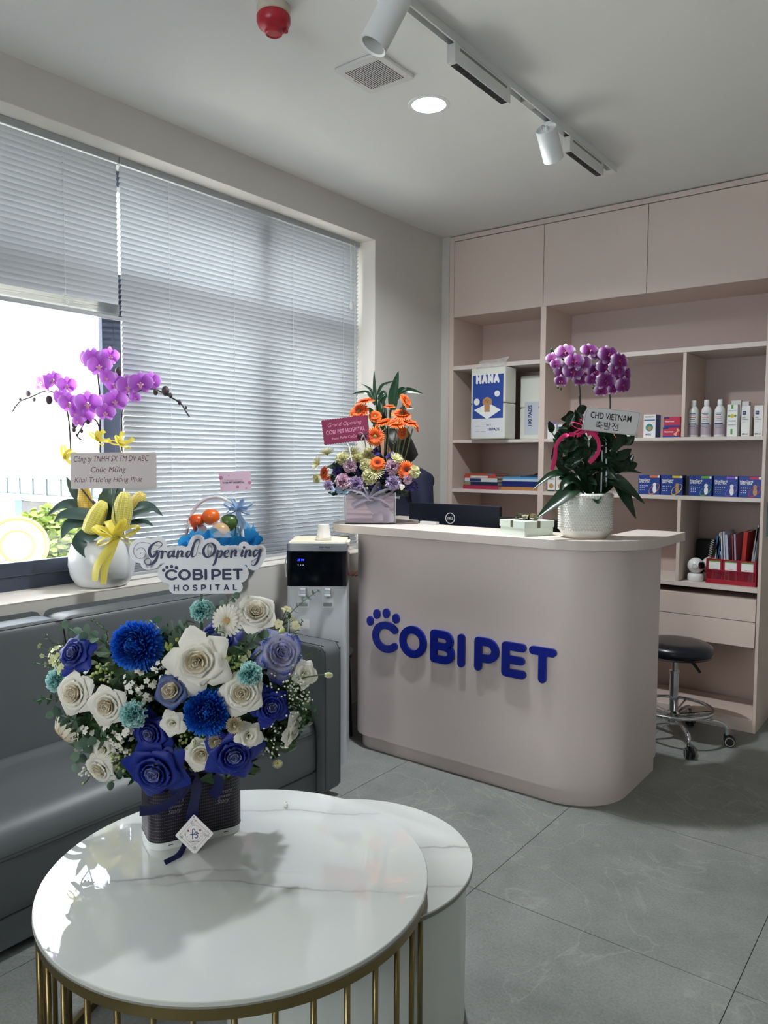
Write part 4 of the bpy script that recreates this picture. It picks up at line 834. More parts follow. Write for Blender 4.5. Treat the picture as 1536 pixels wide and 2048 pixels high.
# ================================================================ flower makers
PM = {}
PM['white'] = petal_mat('petal_white', 'e6dfb8', 'f6f3ea', transl=.25, p0=.02, p1=.4)
PM['cream'] = petal_mat('petal_cream', 'ecd9ac', 'f6f0e0', transl=.3, p0=.0, p1=.7)
PM['blue'] = petal_mat('petal_blue', '4a66b8', '091a76', '122a90', transl=.12, p0=.0, p1=.4, vein=.35)
PM['bluec'] = petal_mat('petal_blue_centre', '5d68a8', '9aa0c4', '3348ac', transl=.12)
PM['lilac'] = petal_mat('petal_lilac', 'cfc6d8', 'b9bede', '2240b8', transl=.2, p0=.3, p1=.8, vein=.6)
PM['slate'] = petal_mat('petal_slate', 'a7a79a', '4a5f9a', '22357a', transl=.12, p0=.1, p1=.8, vein=.5)
PM['mumblue'] = petal_mat('mum_blue', '031a5e', '0e58d0', '2f86ee', transl=.08, p0=.35, p1=.8, vein=.15)
PM['mumcream'] = petal_mat('mum_cream', 'cbb886', 'eee6cf', transl=.2)
PM['aqua'] = petal_mat('carnation_aqua', '3f9fa6', '7fd0d2', 'cdeeea', transl=.2, p0=.2, p1=.8)
PM['pinkc'] = petal_mat('carnation_pink', 'b87ba0', 'd9aec8', 'ecd4e2', transl=.2)
PM['lilacc'] = petal_mat('carnation_lilac', '8565a6', 'b39acb', 'd5c6e2', transl=.2)
PM['yellowc'] = petal_mat('carnation_yellow', 'd4cf86', 'f0edc4', transl=.25)
PM['orange'] = petal_mat('gerbera_orange', 'c23c0c', 'e8641c', 'f08b3a', transl=.2, p0=.1, p1=.8)
PM['purple'] = petal_mat('statice_purple', '2c1f70', '4a38a8', transl=.1)
PM['orchid'] = petal_mat('orchid_magenta', 'b455c6', 'c47bdc', 'dcaee8', transl=.45, p0=.1, p1=.8, vein=.4)
PM['orchid2'] = petal_mat('orchid_spotted', '7a1a6c', '8f3a96', 'eadcec', transl=.2, p0=.2, p1=.62, vein=1.3)
PM['lip'] = mat('orchid_lip', 'd9a7b8', .5)
PM['lip2'] = mat('orchid_lip_dark', '8a1d5c', .5)
PM['disc'] = mat('flower_disc', 'c9a27a', .8); PM['discg'] = mat('flower_disc_green', '7f8a3a', .8); PM['discd'] = mat('flower_disc_dark', '2e2420', .8)
BY = mat('tiny_white', 'e9e8dc', .6); GB = mat('green_bud', 'a9b86a', .55, var=.2, vscale=30); PB = mat('pale_bud', 'd6dca8', .5)
def cup(R0, R1, R2, H, A, curl=0, tip=.12, nu=8, nv=7, wob=.03, seed=0):
    q = random.Random(seed); ph = q.uniform(0, 6); ph2 = q.uniform(0, 6)
    def fn(u, v):
        s = 2*u-1; rad = (1-v)**2*R0+2*v*(1-v)*R1*1.15+v*v*R2
        w = math.sin(PI*(.12+.5*min(v/.62, 1))) if v < .62 else math.sqrt(max(0, 1-((v-.62)/.385)**2))*.98+.02
        a = A*s*w; z = H*(math.sin(v*PI/2)**.8)*(1-tip*abs(s)**1.6*v)
        k = max(0, v-.62); r = rad+curl*k*k*5+wob*math.sin(3*s+ph)*v+wob*.6*math.sin(7*s+ph2)*v*v; z -= abs(curl)*k*k*3.2
        return Vector((r*math.cos(a), r*math.sin(a), z))
    return fn
def cup_mesh(mt, *a, **k): return MB().grid(cup(*a, **k), k.get('nu', 8), k.get('nv', 7)).mesh('petal', mt)
ROSE = {}
def rose_kind(key, layers, mats):
    out = []; q = random.Random(len(ROSE)+3)
    for li, (n, R0, R1, R2, H, A, curl, tip) in enumerate(layers):
        mt = mats[min(li, len(mats)-1)]; ms = [cup_mesh(mt, R0, R1, R2, H, A, curl=curl, tip=tip, seed=li*10+j+len(ROSE)*100) for j in range(2)]
        for k in range(n): out.append((ms[k % 2], li*.9+2*PI*k/n+q.uniform(-.12,.12), q.uniform(.95,1.06)))
    ROSE[key] = out
SP = [(2,.02,.08,.07,.66,1.9,0,.08), (3,.04,.17,.15,.68,1.5,.01,.08), (3,.07,.27,.26,.68,1.4,.02,.08), (4,.08,.40,.39,.66,1.1,.05,.10), (5,.1,.53,.54,.60,.92,.12,.12), (5,.12,.66,.74,.48,.78,.28,.16), (5,.12,.72,.97,.28,.68,.5,.26)]
ST = SP[:5]+[(5,.12,.68,.72,.52,.84,.22,.12), (5,.12,.76,.90,.40,.76,.34,.14)]
rose_kind('white', SP, [PM['cream']]*4+[PM['white']]*3)
rose_kind('tight', ST, [PM['cream']]*4+[PM['white']]*3)
rose_kind('blue', SP, [PM['bluec']]*3+[PM['blue']]*4)
rose_kind('lilac', SP, [PM['lilac']]*6)
rose_kind('slate', SP[:6], [PM['cream']]*4+[PM['slate']]*2)
rose_kind('lisianthus', [(3,.05,.22,.24,.5,1.1,.05,.1), (4,.1,.5,.62,.5,.9,.3,.1), (5,.12,.66,.92,.36,.8,.45,.12)], [PM['white']]*3)
rose_kind('bud', [(3,.1,.42,.22,1.1,1.3,0,.1), (4,.14,.5,.42,.95,1.0,.1,.12)], [PM['white']])
CALYX = MB().lathe([(.02,-.35),(.05,-.34),(.06,-.12),(.16,-.04),(.2,.03),(.1,.06)], 12).mesh('calyx', M_['stem'])
def rose(nm, loc, nrm, r, kind, label, cat='flower', group=None, spin=0):
    e = empty(nm, loc, rot=align(nrm) @ Matrix.Rotation(spin, 3, 'Z'), label=label, cat=cat, group=group); e.scale = (r/.95,)*3
    for me, a, s in ROSE[kind]: inst(me, 'petal', e, (0,0,-.25), rot=(0,0,a), scale=s)
    inst(CALYX, 'calyx', e, (0,0,-.25)); return e
def mum_mesh(n, mt, seed=1, wid=.055, cover=-.45, ln=.42):
    mb = MB(); q = random.Random(seed); GA = PI*(3-math.sqrt(5))
    for i in range(n):
        cz = 1-(1-cover)*(i+.5)/n; th = i*GA+q.uniform(-.1,.1); st = math.sqrt(max(0, 1-cz*cz)); d = Vector((st*math.cos(th), st*math.sin(th), cz)); 
        t = Vector((0,0,1))-d*d.z; t = t.normalized() if t.length > 1e-3 else Vector((1,0,0)); sd_ = d.cross(t); r0 = 1-ln; R = q.uniform(.93,1.04); cl = q.uniform(.22,.42)*(1 if cz > -.1 else -.1)
        def fn(u, v, d=d, t=t, sd_=sd_, R=R, cl=cl):
            w = wid*math.sin(PI*(.18+.68*v))*(1-.15*v); rr = r0*.55+(R-r0*.55)*v
            p = d*(rr*(1-.22*v*v*abs(cl)*2))+t*(cl*v*v*.75-.10*v); s = 2*u-1
            return p+sd_*(w*s)-(d*(.35*w*(1-s*s)))
        mb.grid(fn, 2, 4)
    return mb.mesh('petals', mt)
def mum(nm, loc, nrm, r, me, label, group=None, core=None):
    e = empty(nm, loc, rot=align(nrm), label=label, cat='flower', group=group); e.scale = (r,)*3
    tag(inst(me, 'petals', e), kind='stuff')
    inst(CORE if core is None else core, 'heart', e); return e
CORE = MB().ball((0,0,-.1), .62, 14, 10).mesh('heart', mat('mum_heart', '0a2a78', .8)); COREW = MB().ball((0,0,-.1), .5, 12, 8).mesh('heart', mat('mum_heart_pale', 'a8b070', .8))
MUMB = mum_mesh(560, PM['mumblue'], 1, .052, -.5, .45); MUMW = mum_mesh(190, PM['mumcream'], 5, .075, .1, .6)
def carn_mesh(mt, seed=1, n=46, flat=.72):
    mb = MB(); q = random.Random(seed); GA = PI*(3-math.sqrt(5))
    for i in range(n):
        cz = 1-1.02*(i+.5)/n; th = i*GA; st = math.sqrt(max(0, 1-cz*cz)); d = Vector((st*math.cos(th), st*math.sin(th), cz*flat)); R = q.uniform(.85,1.05)
        a = Vector((q.gauss(0,1), q.gauss(0,1), q.gauss(0,.4))); sd_ = d.cross(a).normalized(); up = sd_.cross(d).normalized(); ph = q.uniform(0,6); f = q.choice((7,9,11))
        def fn(u, v, d=d, sd_=sd_, up=up, R=R, ph=ph, f=f):
            s = 2*u-1; w = .06+.44*v**1.2; rip = math.sin(f*s+ph); rr = .15+(R-.15)*v*(1-.12*s*s)+.055*v*v*math.sin(f*2.3*s+ph)
            return d*rr+sd_*(w*s)+up*(.13*rip*v*v)
        mb.grid(fn, 12, 4)
    return mb.mesh('petals', mt)
CARN = {k: [carn_mesh(PM[k], s) for s in ((1, 2) if k == 'aqua' else (1,))] for k in ('aqua','pinkc','lilacc','yellowc')}
CCAL = MB().lathe([(.05,-.8),(.2,-.7),(.24,-.2),(.2,.05)], 12).mesh('calyx', M_['stem'])
def carnation(loc, nrm, r, key, label, group=None, i=0):
    e = empty('carnation', loc, rot=align(nrm), label=label, cat='flower', group=group); e.scale = (r,)*3
    tag(inst(CARN[key][i % len(CARN[key])], 'petals', e, rot=(0,0,i*1.3)), kind='stuff'); inst(CCAL, 'calyx', e); return e
def ger_petal(mt, L=1.0, w=.13, droop=.16, notch=0): return MB().grid(lambda u, v: Vector((.16+(L-.16)*v-notch*v*(1-abs(2*u-1)), w*(2*u-1)*math.sin(PI*(.12+.72*v))**.8, .1*math.sin(v*2.4)-droop*v*v-.03*(1-(2*u-1)**2))), 4, 5).mesh('petal', mt)
GER = {'white': (ger_petal(PM['white']), ger_petal(PM['white'], .74, .11, .02), PM['disc'], 22), 'orange': (ger_petal(PM['orange'], 1, .085, .14), ger_petal(PM['orange'], .7, .07, -.05), PM['discg'], 30), 'orangedk': (ger_petal(PM['orange'], 1, .085, .2), ger_petal(PM['orange'], .7, .07, -.05), PM['discd'], 30),
       'spider': (ger_petal(PM['yellowc'], 1, .045, -.25), ger_petal(PM['yellowc'], .7, .04, -.35), PM['discg'], 26), 'bell': (ger_petal(PM['cream'], 1, .15, .55), ger_petal(PM['cream'], .74, .12, .35), PM['disc'], 16)}
gdisc = {}
def gerbera(loc, nrm, r, key, label, group=None, spin=0, split=True, nm='gerbera'):
    e = empty(nm, loc, rot=align(nrm) @ Matrix.Rotation(spin, 3, 'Z'), label=label, cat='flower', group=group); e.scale = (r,)*3; p1, p2, dm, n = GER[key]
    if split:
        for k in range(n): inst(p1, 'petal', e, rot=(0, rnd.uniform(-.05,.08), 2*PI*k/n))
        for k in range(n-4): inst(p2, 'petal', e, (0,0,.03), rot=(0, -.12, 2*PI*(k+.5)/(n-4)))
    else:
        key2 = key+'_ring'
        if key2 not in gdisc:
            bm = bmesh.new()
            for p, m_, tilt, z in ((p1, n, 0, 0), (p2, n-4, -.12, .03)):
                for k in range(m_):
                    c = p.copy(); c.transform(Matrix.Translation((0,0,z)) @ Matrix.Rotation(2*PI*(k+.3*z)/m_, 4, 'Z') @ Matrix.Rotation(tilt+rnd.uniform(-.06,.06), 4, 'Y')); bm.from_mesh(c); bpy.data.meshes.remove(c)
            me = bpy.data.meshes.new('petals'); bm.to_mesh(me); bm.free(); me.materials.append(p1.materials[0]); me.shade_smooth(); gdisc[key2] = me
        tag(inst(gdisc[key2], 'petals', e), kind='stuff')
    if key not in gdisc:
        mb = MB().lathe([(0,.10),(.14,.09),(.19,.05),(.2,0)], 20, cap=False)
        for k in range(60): a = k*2.4; rr = .19*math.sqrt((k+.5)/60); mb.ball((rr*math.cos(a), rr*math.sin(a), .10-.06*(rr/.19)**2), (.016,.016,.03), 5, 3)
        gdisc[key] = mb.mesh('flower_centre', dm)
    inst(gdisc[key], 'flower_centre', e)
    if 'gcal' not in gdisc: gdisc['gcal'] = MB().lathe([(.04,-.32),(.05,-.2),(.16,-.1),(.2,-.02)], 12).mesh('calyx', M_['stem'])
    inst(gdisc['gcal'], 'calyx', e); return e
# small florets / fillers
FLO = MB()
for k in range(5): FLO.grid(lambda u, v: (Matrix.Rotation(2*PI*k/5, 3, 'Z') @ Vector((.1+.9*v, .42*(2*u-1)*math.sin(PI*(.15+.75*v)), .25*v-.25*v*v))), 2, 3)
FLO.ball((0,0,.08), .16, 6, 4)
def cluster(nm, base, pts, r, mt, label, cat='flower', group=None, stem=True, bud=False, seed=0, part='floret'):
    """a small branching stem that carries florets"""
    e = empty(nm, base, label=label, cat=cat, group=group); q = random.Random(seed); b = Vector(base)
    key = mt.name+('b' if bud else 'f')
    if key not in gdisc: gdisc[key] = (MB().ball((0,0,0), (.8,.8,1), 8, 6).mesh('bud', mt) if bud else MB().add(FLO.v, FLO.f).mesh(part, mt))
    st = MB(); c = sum((Vector(p) for p in pts), Vector())/len(pts)-b
    for p in pts:
        p = Vector(p)-b; d = (p-c*.5).normalized()+Vector((q.uniform(-.3,.3) for _ in range(3)))
        inst(gdisc[key], 'bud' if bud else part, e, p, rot=align(d, (q.uniform(-1,1), q.uniform(-1,1), .2)), scale=r*q.uniform(.8,1.15))
        if stem: st.tube([Vector((0,0,0)), c*.5, p], [.0013,.001,.0007], 4)
    if stem: st.build('stem', M_['stem'], e)
    return e
def leafmesh(name, mt, L=1, W=.5, fold=.12, arch=.15, pt=1.0, nu=4, nv=6):
    return MB().grid(lambda u, v: Vector((L*v, W/2*(2*u-1)*(math.sin(PI*v**.8)**pt if 0 < v < 1 else .03), arch*L*math.sin(PI*v)*.5-fold*W*(1-abs(2*u-1))*(math.sin(PI*v)))), nu, nv).mesh(name, mt)
LE = leafmesh('leaf', M_['euca'], 1, .95, .06, .1, .6); LG_ = leafmesh('leaf', M_['green'], 1, .42, .15, .25); LD = leafmesh('leaf', M_['dkgreen'], 1, .62, .2, .25, .8)
def sprig(nm, P, n, size, me, label, cat='greenery', group=None, sm='stem', seed=0, rad=.0013, pair=True, grow=.6):
    P = [Vector(p) for p in P]; e = empty(nm, P[0], label=label, cat=cat, group=group); q = random.Random(seed); C_ = crom([p-P[0] for p in P], 6)
    MB().tube(C_, [rad*(1-.5*i/len(C_)) for i in range(len(C_))], 5).build('stem', M_[sm], e)
    for k in range(n):
        t = .12+.86*k/max(n-1, 1); i = min(int(t*(len(C_)-1)), len(C_)-2); p = C_[i]; d = (C_[i+1]-C_[i]).normalized(); s = size*(1-grow*t*.6)*q.uniform(.85,1.15)
        for sg in ((-1, 1) if pair else ((-1)**k,)):
            a = k*1.57+q.uniform(-.4,.4); side = d.orthogonal().normalized(); side = Matrix.Rotation(a, 3, d) @ side*sg
            x = (side+d*.45).normalized(); z = (d-x*x.dot(d)).normalized(); z = Matrix.Rotation(q.uniform(-.5,.5), 3, x) @ z; y = z.cross(x)
            inst(me, 'leaf', e, p, rot=Matrix(((x.x,y.x,z.x),(x.y,y.y,z.y),(x.z,y.z,z.z))), scale=s)
    return e
def strap(e, P, w, mt, nm='leaf', up=(0,0,1), fold=.18, nu=6):
    """broad strap leaf along a path of points"""
    C_ = crom(P, 6); n = len(C_)-1
    def fn(u, v):
        i = min(int(v*n), n-1); f = v*n-i; p = C_[i].lerp(C_[i+1], f); t = (C_[i+1]-C_[i]).normalized(); s = t.cross(Vector(up)); s = s.normalized() if s.length > .05 else t.orthogonal(); nn = s.cross(t)
        ww = w*(math.sin(PI*(.10+.90*v)**.85) if v < 1 else .02); ww = max(ww, w*.02); q = 2*u-1
        return p+s*(ww*q)-nn*(fold*ww*(1-abs(q)**1.4))*1.0
    return MB().grid(fn, nu, n).build(nm, mt, e, smooth=True)
def ribbon(P, w, side=(0,0,1), n=6, mb=None, tw=0):
    C_ = crom(P, n); m = len(C_)-1; mb = mb or MB(); side = Vector(side)
    def fn(u, v):
        i = min(int(v*m), m-1); p = C_[i].lerp(C_[i+1], v*m-i); t = (C_[i+1]-C_[i]).normalized(); s = (side-t*side.dot(t)); s = s.normalized() if s.length > .05 else t.orthogonal()
        if tw: s = Matrix.Rotation(tw*v, 3, t) @ s
        ww = w*(1+.08*math.sin(9*v))
        return p+s*(ww*(u-.5))+t.cross(s)*(.06*w*math.sin(PI*u))
    mb.grid(fn, 3, m); return mb
def bow(c, R, size, wid, mt, par=None, loops=4, tails=((-.5,-1.6),(.4,-1.9)), nm='bow', wv=1):
    """R: 3x3 matrix, local x right, y up, z towards the viewer"""
    mb = MB(); c = Vector(c)
    for k in range(loops):
        a = math.radians((20, 160, -25, 205, 60, 120, 0, 180)[k]); L = size*(1, 1, .85, .85, .7, .7, .6, .6)[k]; dx, dy = math.cos(a), math.sin(a)
        P = [(0,0,.1),(dx*.45,dy*.45+.16,.28),(dx,dy+.12,.22),(dx*1.05,dy-.05,.1),(dx*.55,dy*.5-.14,.04),(0,0,.02)]
        ribbon([c+R @ (Vector(p)*L) for p in P], wid, R @ Vector((-dy*.5,dx*.3,1)) , 5, mb)
    for tx, ty in tails:
        ribbon([c, c+R @ (Vector((tx*.3,ty*.3,.25))*size), c+R @ (Vector((tx*.9,ty*.65,.12))*size), c+R @ (Vector((tx,ty,.2))*size)], wid, R @ Vector((1,.15,.1)), 6, mb, tw=.5)
    mb.ball(c+R @ Vector((0,0,.1*size)), wid*.42, 10, 6)
    return mb.build(nm, mt, par, smooth=True)
TV = Matrix(((CR.x,CU.x,-CF.x),(CR.y,CU.y,-CF.y),(CR.z,CU.z,-CF.z)))     # an upright frame turned towards the doorway where the picture was taken
def facing(dx=0, dy=0, dz=1): return TV @ Vector((dx, dy, dz))
# ================================================================ flower box on the coffee table
TZ = .4505
VC = Vector((1.228, 1.232, TZ)); VA = math.atan2(.92, .40)
vx = empty('flower_box', VC, rz=VA, label='dark purple dashed paper flower box with a white foot on the marble table', cat='vase')
def dash_mat():
    m = mat('dashed_purple_paper', '120a1c', .5); t = m.node_tree; n = t.nodes; b = n['Principled BSDF']
    uv = n.new('ShaderNodeAttribute'); uv.attribute_name = 'arc'; sp = n.new('ShaderNodeSeparateXYZ'); t.links.new(uv.outputs['Vector'], sp.inputs[0])
    def frac(src, k, thr, jit=0):
        a = n.new('ShaderNodeMath'); a.operation = 'MULTIPLY'; a.inputs[1].default_value = k; t.links.new(src, a.inputs[0]); f = n.new('ShaderNodeMath'); f.operation = 'FRACT'; t.links.new(a.outputs[0], f.inputs[0])
        c = n.new('ShaderNodeMath'); c.operation = 'LESS_THAN'; c.inputs[1].default_value = thr; t.links.new(f.outputs[0], c.inputs[0]); return c.outputs[0]
    p = n.new('ShaderNodeMath'); p.operation = 'MULTIPLY'; t.links.new(frac(sp.outputs['X'], 190, .55), p.inputs[0]); t.links.new(frac(sp.outputs['Y'], 125, .10), p.inputs[1])
    mx = n.new('ShaderNodeMixRGB'); mx.inputs[1].default_value = lin('0e0818'); mx.inputs[2].default_value = lin('8b7f96'); t.links.new(p.outputs[0], mx.inputs[0]); t.links.new(mx.outputs[0], b.inputs['Base Color']); return m
def wall_arc(outl, z0, z1, name, mt, par, flare=0):
    n = len(outl); vs = []; arc_ = []; L = 0; acc = [0]
    for i in range(n): L += (Vector(outl[(i+1) % n])-Vector(outl[i])).length; acc.append(L)
    for j, z in enumerate((z0, z1)):
        for i in range(n+1): x, y = outl[i % n]; k = 1+flare*j; vs.append((x*k, y*k, z)); arc_.append((acc[i], z, 0))
    me = bpy.data.meshes.new(name); me.from_pydata(vs, [], [(i, i+1, n+2+i, n+1+i) for i in range(n)]); a = me.attributes.new('arc', 'FLOAT_VECTOR', 'POINT')
    for i, v in enumerate(arc_): a.data[i].vector = v
    me.materials.append(mt); me.shade_smooth(); o = bpy.data.objects.new(name, me); COL.objects.link(o); o.parent = par; return o
VO = rrect(-.118, .118, -.068, .068, .036, 8)
wall_arc(VO, .020, .185, 'paper_sleeve', dash_mat(), vx)
VI = [(x*.985, y*.985) for x, y in VO]
MB().prism(VI, 0, .202).build('box_body', mat('box_white', 'dfe3e2', .5), vx, auto=.6)
MB().tube([(x*1.002, y*1.002, .0195) for x, y in VO], .0006, 5, closed=True).build('foot_line', M_['dark'], vx)
for x, y in ((-.07,-.0677),(.02,-.0677),(.07,-.0677)): MB().box(x-.006,x+.006,y-.0006,y+.001,.010,.0112).build('foot_slot', M_['dark'], vx)
wr = mat('silver_script', '8d86a0', .5)
for x in (-.06, .062): text('Flowers\nFlower\nStory', .048, Matrix.Translation((x, -.0686, .105)) @ RX, wr, vx, shear=.5, name='script_print')
nb_ = (Matrix.Rotation(VA, 3, 'Z') @ Vector((0,-1,0)))
RB = align(nb_, (Matrix.Rotation(VA, 3, 'Z') @ Vector((1,0,0))))
fc = VC+nb_*.072
rb = MB()
def vp_(x, z, o=.0): return fc+(Matrix.Rotation(VA, 3, 'Z') @ Vector((x, -o, z)))
for P, w_ in (([vp_(-.02,.185,.012), vp_(-.05,.15,.03), vp_(-.10,.128,.035), vp_(-.15,.128,.03)], .022), ([vp_(-.02,.19,.012), vp_(-.012,.15,.02), vp_(-.018,.10,.012), vp_(-.022,.062,.01)], .026), ([vp_(-.0,.19,.01), vp_(.03,.185,.04), vp_(.042,.15,.03), vp_(.030,.115,.008)], .026), ([vp_(-.02,.19,.01), vp_(-.05,.17,.03), vp_(-.07,.145,.022)], .03), ([vp_(-.025,.05,.006), vp_(-.04,.02,.02), vp_(-.065,.004,.045), vp_(-.10,.003,.062)], .015)):
    ribbon(P, w_, nb_.cross(Vector((0,0,1)))*.8+Vector((0,0,.6)), 6, rb, tw=.4)
o = rb.build('ribbon', M_['ribbon_blue'], None, smooth=True); tag(o, 'navy satin ribbon hanging down the front of the dark flower box', 'ribbon')
# diamond tag
tgm = Matrix.Translation(vp_(-.022, .042, .034)) @ TV.to_4x4() @ Matrix.Rotation(math.radians(3), 4, 'Z') @ Matrix.Rotation(math.radians(-8), 4, 'X')
tg = empty('florist_tag', label='white diamond-shaped florist tag leaning on the dark flower box', cat='tag'); tg.matrix_world = tgm
dm = [(Matrix.Rotation(PI/4, 2) @ Vector(p)) for p in rrect(-.0335,.0335,-.0335,.0335,.003,3)]
MB().prism([tuple(p) for p in dm], -.0008, 0).build('card', M_['paper'], tg)
s_ = MB(); stroke_mb(s_, [[tuple(Matrix.Rotation(PI/4, 2) @ Vector(p)) for p in ((-.026,-.026),(.026,-.026),(.026,.026),(-.026,.026),(-.026,-.026))]], .0005, .0003, Matrix.Identity(4)); stroke_mb(s_, [arc(0,0,.021,.021,0,360,40)], .0004, .0003, Matrix.Identity(4))
q = random.Random(4)
for c in ((0,.034),(0,-.034),(.034,0),(-.034,0)):
    for k in range(9): a = q.uniform(0,360); stroke_mb(s_, [arc(c[0]*.83+q.uniform(-.006,.006), c[1]*.83+q.uniform(-.006,.006), .0022, .0022, a, a+260, 6)], .0004, .0003, Matrix.Identity(4))
s_.build('ornament', mat('grey_print', '6c6a78', .5), tg)
s_ = MB(); stroke_mb(s_, [[(-.0045,-.010),(-.0045,.009)]+arc(-.0015,.009,.003,.004,180,20,8), [(-.009,.001),(.001,.001)], arc(.0045,.0025,.0035,.0032,30,270,8)+arc(.0045,-.0045,.004,.0038,90,-150,8), [(.0045,.0015),(.010,.0015)]], .0019, .0004, Matrix.Identity(4)); s_.build('monogram', mat('print_blue', '1f2f6e', .5), tg)
text('FLOWER STORY', .026, Matrix.Translation((0,-.0165,.0004)), mat('print_ink', '2c2c34', .5), tg, bold=.02, height=.003)
for x in (-.0145,.0145): MB().lathe([(0,.0004),(.0026,.0004)], 12, Matrix.Translation((x,.0095,0))).build('dot', mat('print_rose', '93386e', .5), tg)
for k in range(8):
    a = math.radians(200+20*k if k < 4 else 280+20*(k-3)); MB().lathe([(0,.0004),(.0009,.0004)], 8, Matrix.Translation((.0175*math.cos(a), .0175*math.sin(a)+.002, 0))).build('leaf_print', tg.children[2].data.materials[0], tg)
MB().lathe([(0,.0005),(.0014,.0005)], 12, Matrix.Translation((0,.041,0))).build('hole', M_['dark'], tg)
# ---------------------------------------------------------------- the blooms
BC = (372, 1395)
def bl_(px, py, bump=0):
    dx, dy = (px-BC[0])/310, (py-BC[1])/215; k = max(0, 1-dx*dx-dy*dy); d = 2.03-.19*math.sqrt(k)-bump
    n = facing(dx*1.0, -dy*.75+.22, .85); return at(px, py, d), n, d
def B(px, py, rpx, kind, lab, bump=0, tilt=None, spin=0, nm='rose'):
    p, n, d = bl_(px, py, bump); n = facing(*tilt) if tilt else n; return rose(nm, p, n, rpx*d/FPX, kind, lab, spin=spin)
B(511, 1226, 38, 'tight', 'big cream rose at the upper right, topmost rose of the table bouquet', .03, (.25,.55,.8))
B(396, 1322, 50, 'white', 'large open white rose with pointed petals in the middle of the bouquet', .05, (.05,.1,1))
B(152, 1386, 40, 'tight', 'cream rose at the left edge of the table bouquet under an aqua carnation', .02, (-.35,.1,.9))
B(216, 1411, 37, 'tight', 'round white rose with a swirled centre, left of the aqua carnation', .04, (-.15,.0,1))
B(484, 1387, 39, 'tight', 'greenish white rose right of the lower blue chrysanthemum', .03, (.1,.25,.95))
B(201, 1537, 31, 'tight', 'cream rose hanging lowest at the left of the bouquet', .02, (-.35,-.35,.85))
B(404, 1508, 32, 'tight', 'white rose at the bottom centre above the box rim', .02, (.1,-.1,1))
B(207, 1500, 25, 'lisianthus', 'crumpled white bloom just above the lowest left cream rose', .0, (-.3,.1,.9), nm='lisianthus')
B(610, 1347, 24, 'lisianthus', 'round white bloom at the right edge among the tiny white sprays', .0, (.6,.2,.75), nm='lisianthus')
B(586, 1458, 32, 'lisianthus', 'white bloom seen from its side at the lower right', .0, (.9,-.25,.3), nm='lisianthus')
B(345, 1447, 22, 'lisianthus', 'small half-open white bloom between the dark blue rose and lower blue chrysanthemum', .03, nm='lisianthus')
B(498, 1472, 24, 'lisianthus', 'small round white bloom above the lower right royal blue rose', .04, nm='lisianthus')
B(150, 1308, 35, 'blue', 'deep blue rose with a pale centre at the upper left', .02, (-.35,.45,.8))
B(437, 1284, 40, 'blue', 'blue and white rose behind the large open white rose', -.05, (.1,.6,.6))
B(560, 1308, 42, 'lilac', 'pale lilac rose with blue petal edges at the right', .0, (.4,.35,.75))
B(344, 1382, 37, 'slate', 'slate blue rose with a cream heart left of the lower blue chrysanthemum', .04)
B(541, 1414, 33, 'blue', 'dark blue cupped rose at the right beside green leaves', .02, (.4,.1,.9))
B(302, 1466, 36, 'blue', 'shaded dark blue rose under the aqua carnation', .01)
B(311, 1540, 52, 'blue', 'wide open royal blue rose over the left front of the box', .05, (-.1,-.25,1))
B(468, 1507, 46, 'blue', 'wide open royal blue rose over the right front of the box', .04, (.25,-.2,.95), spin=.7)
for x, y, r, lab in ((272,1291,57,'huge royal blue chrysanthemum at the upper left of the bouquet'), (414,1424,53,'huge royal blue chrysanthemum in the lower middle of the bouquet')):
    p, n, d = bl_(x, y, .03); mum('chrysanthemum', p, facing((x-340)/500, .25, 1), r*d/FPX, MUMB, lab)
for x, y, r, lab in ((468,1449,22,'cream button chrysanthemum right of the lower blue one'), (431,1482,19,'second button chrysanthemum half hidden below the lower blue one')):
    p, n, d = bl_(x, y, .05 if x > 450 else .03); mum('button_chrysanthemum', p, n, r*d/FPX, MUMW, lab, core=COREW)
for i, (x, y, r, lab) in enumerate(((404,1222,25,'aqua carnation standing at the top under the acrylic sign'), (116,1360,26,'aqua and white carnation at the far left'), (268,1428,30,'aqua carnation between the swirled white rose and the dark blue rose'), (500,1348,26,'aqua carnation above the greenish white rose'))):
    p, n, d = bl_(x, y, .05 if i > 1 else .0); carnation(p, n, r*d/FPX, 'aqua', lab, i=i)
p, n, d = bl_(454, 1241, .02); gerbera(p, facing(-.1,.1,1), 33*d/FPX, 'white', 'white gerbera daisy with a pinkish centre beside the big cream rose')
p, n, d = bl_(124, 1470, .0); gerbera(p, facing(-.6,-.6,.5), 34*d/FPX, 'bell', 'cream daisy drooping sideways at the left edge')
GLN = [('snapdragon', (95,1308), 26, 15, .0085, PB, 'cream snapdragon spray at the far upper left'), ('white_spray', (272,1372), 40, 26, .0075, BY, 'spray of small white florets under the upper blue chrysanthemum'),
 ('green_spray', (350,1300), 22, 20, .006, GB, 'green budded spike left of the large open white rose'), ('white_spray', (240,1465), 34, 22, .009, BY, 'white florets below the aqua carnation'),
 ('alstroemeria', (578,1240), 24, 8, .015, PM['white'], 'white alstroemeria at the upper right below the eucalyptus tip'), ('alstroemeria', (470,1300), 30, 6, .012, PB, 'pale green alstroemeria buds right of the large open white rose'),
 ('babys_breath', (575,1370), 42, 60, .0032, BY, 'cloud of tiny white sprays at the right edge'), ('babys_breath', (545,1480), 34, 36, .0036, BY, 'tiny white sprays beside the small round white bloom'),
 ('white_spray', (225,1500), 30, 18, .007, BY, 'cream white florets right of the crumpled white bloom'), ('green_spray', (385,1475), 26, 26, .0045, GB, 'pale green beads above the bottom white rose'), ('white_spray', (172,1545), 12, 12, .005, BY, 'little cluster of white beads at the lowest left')]
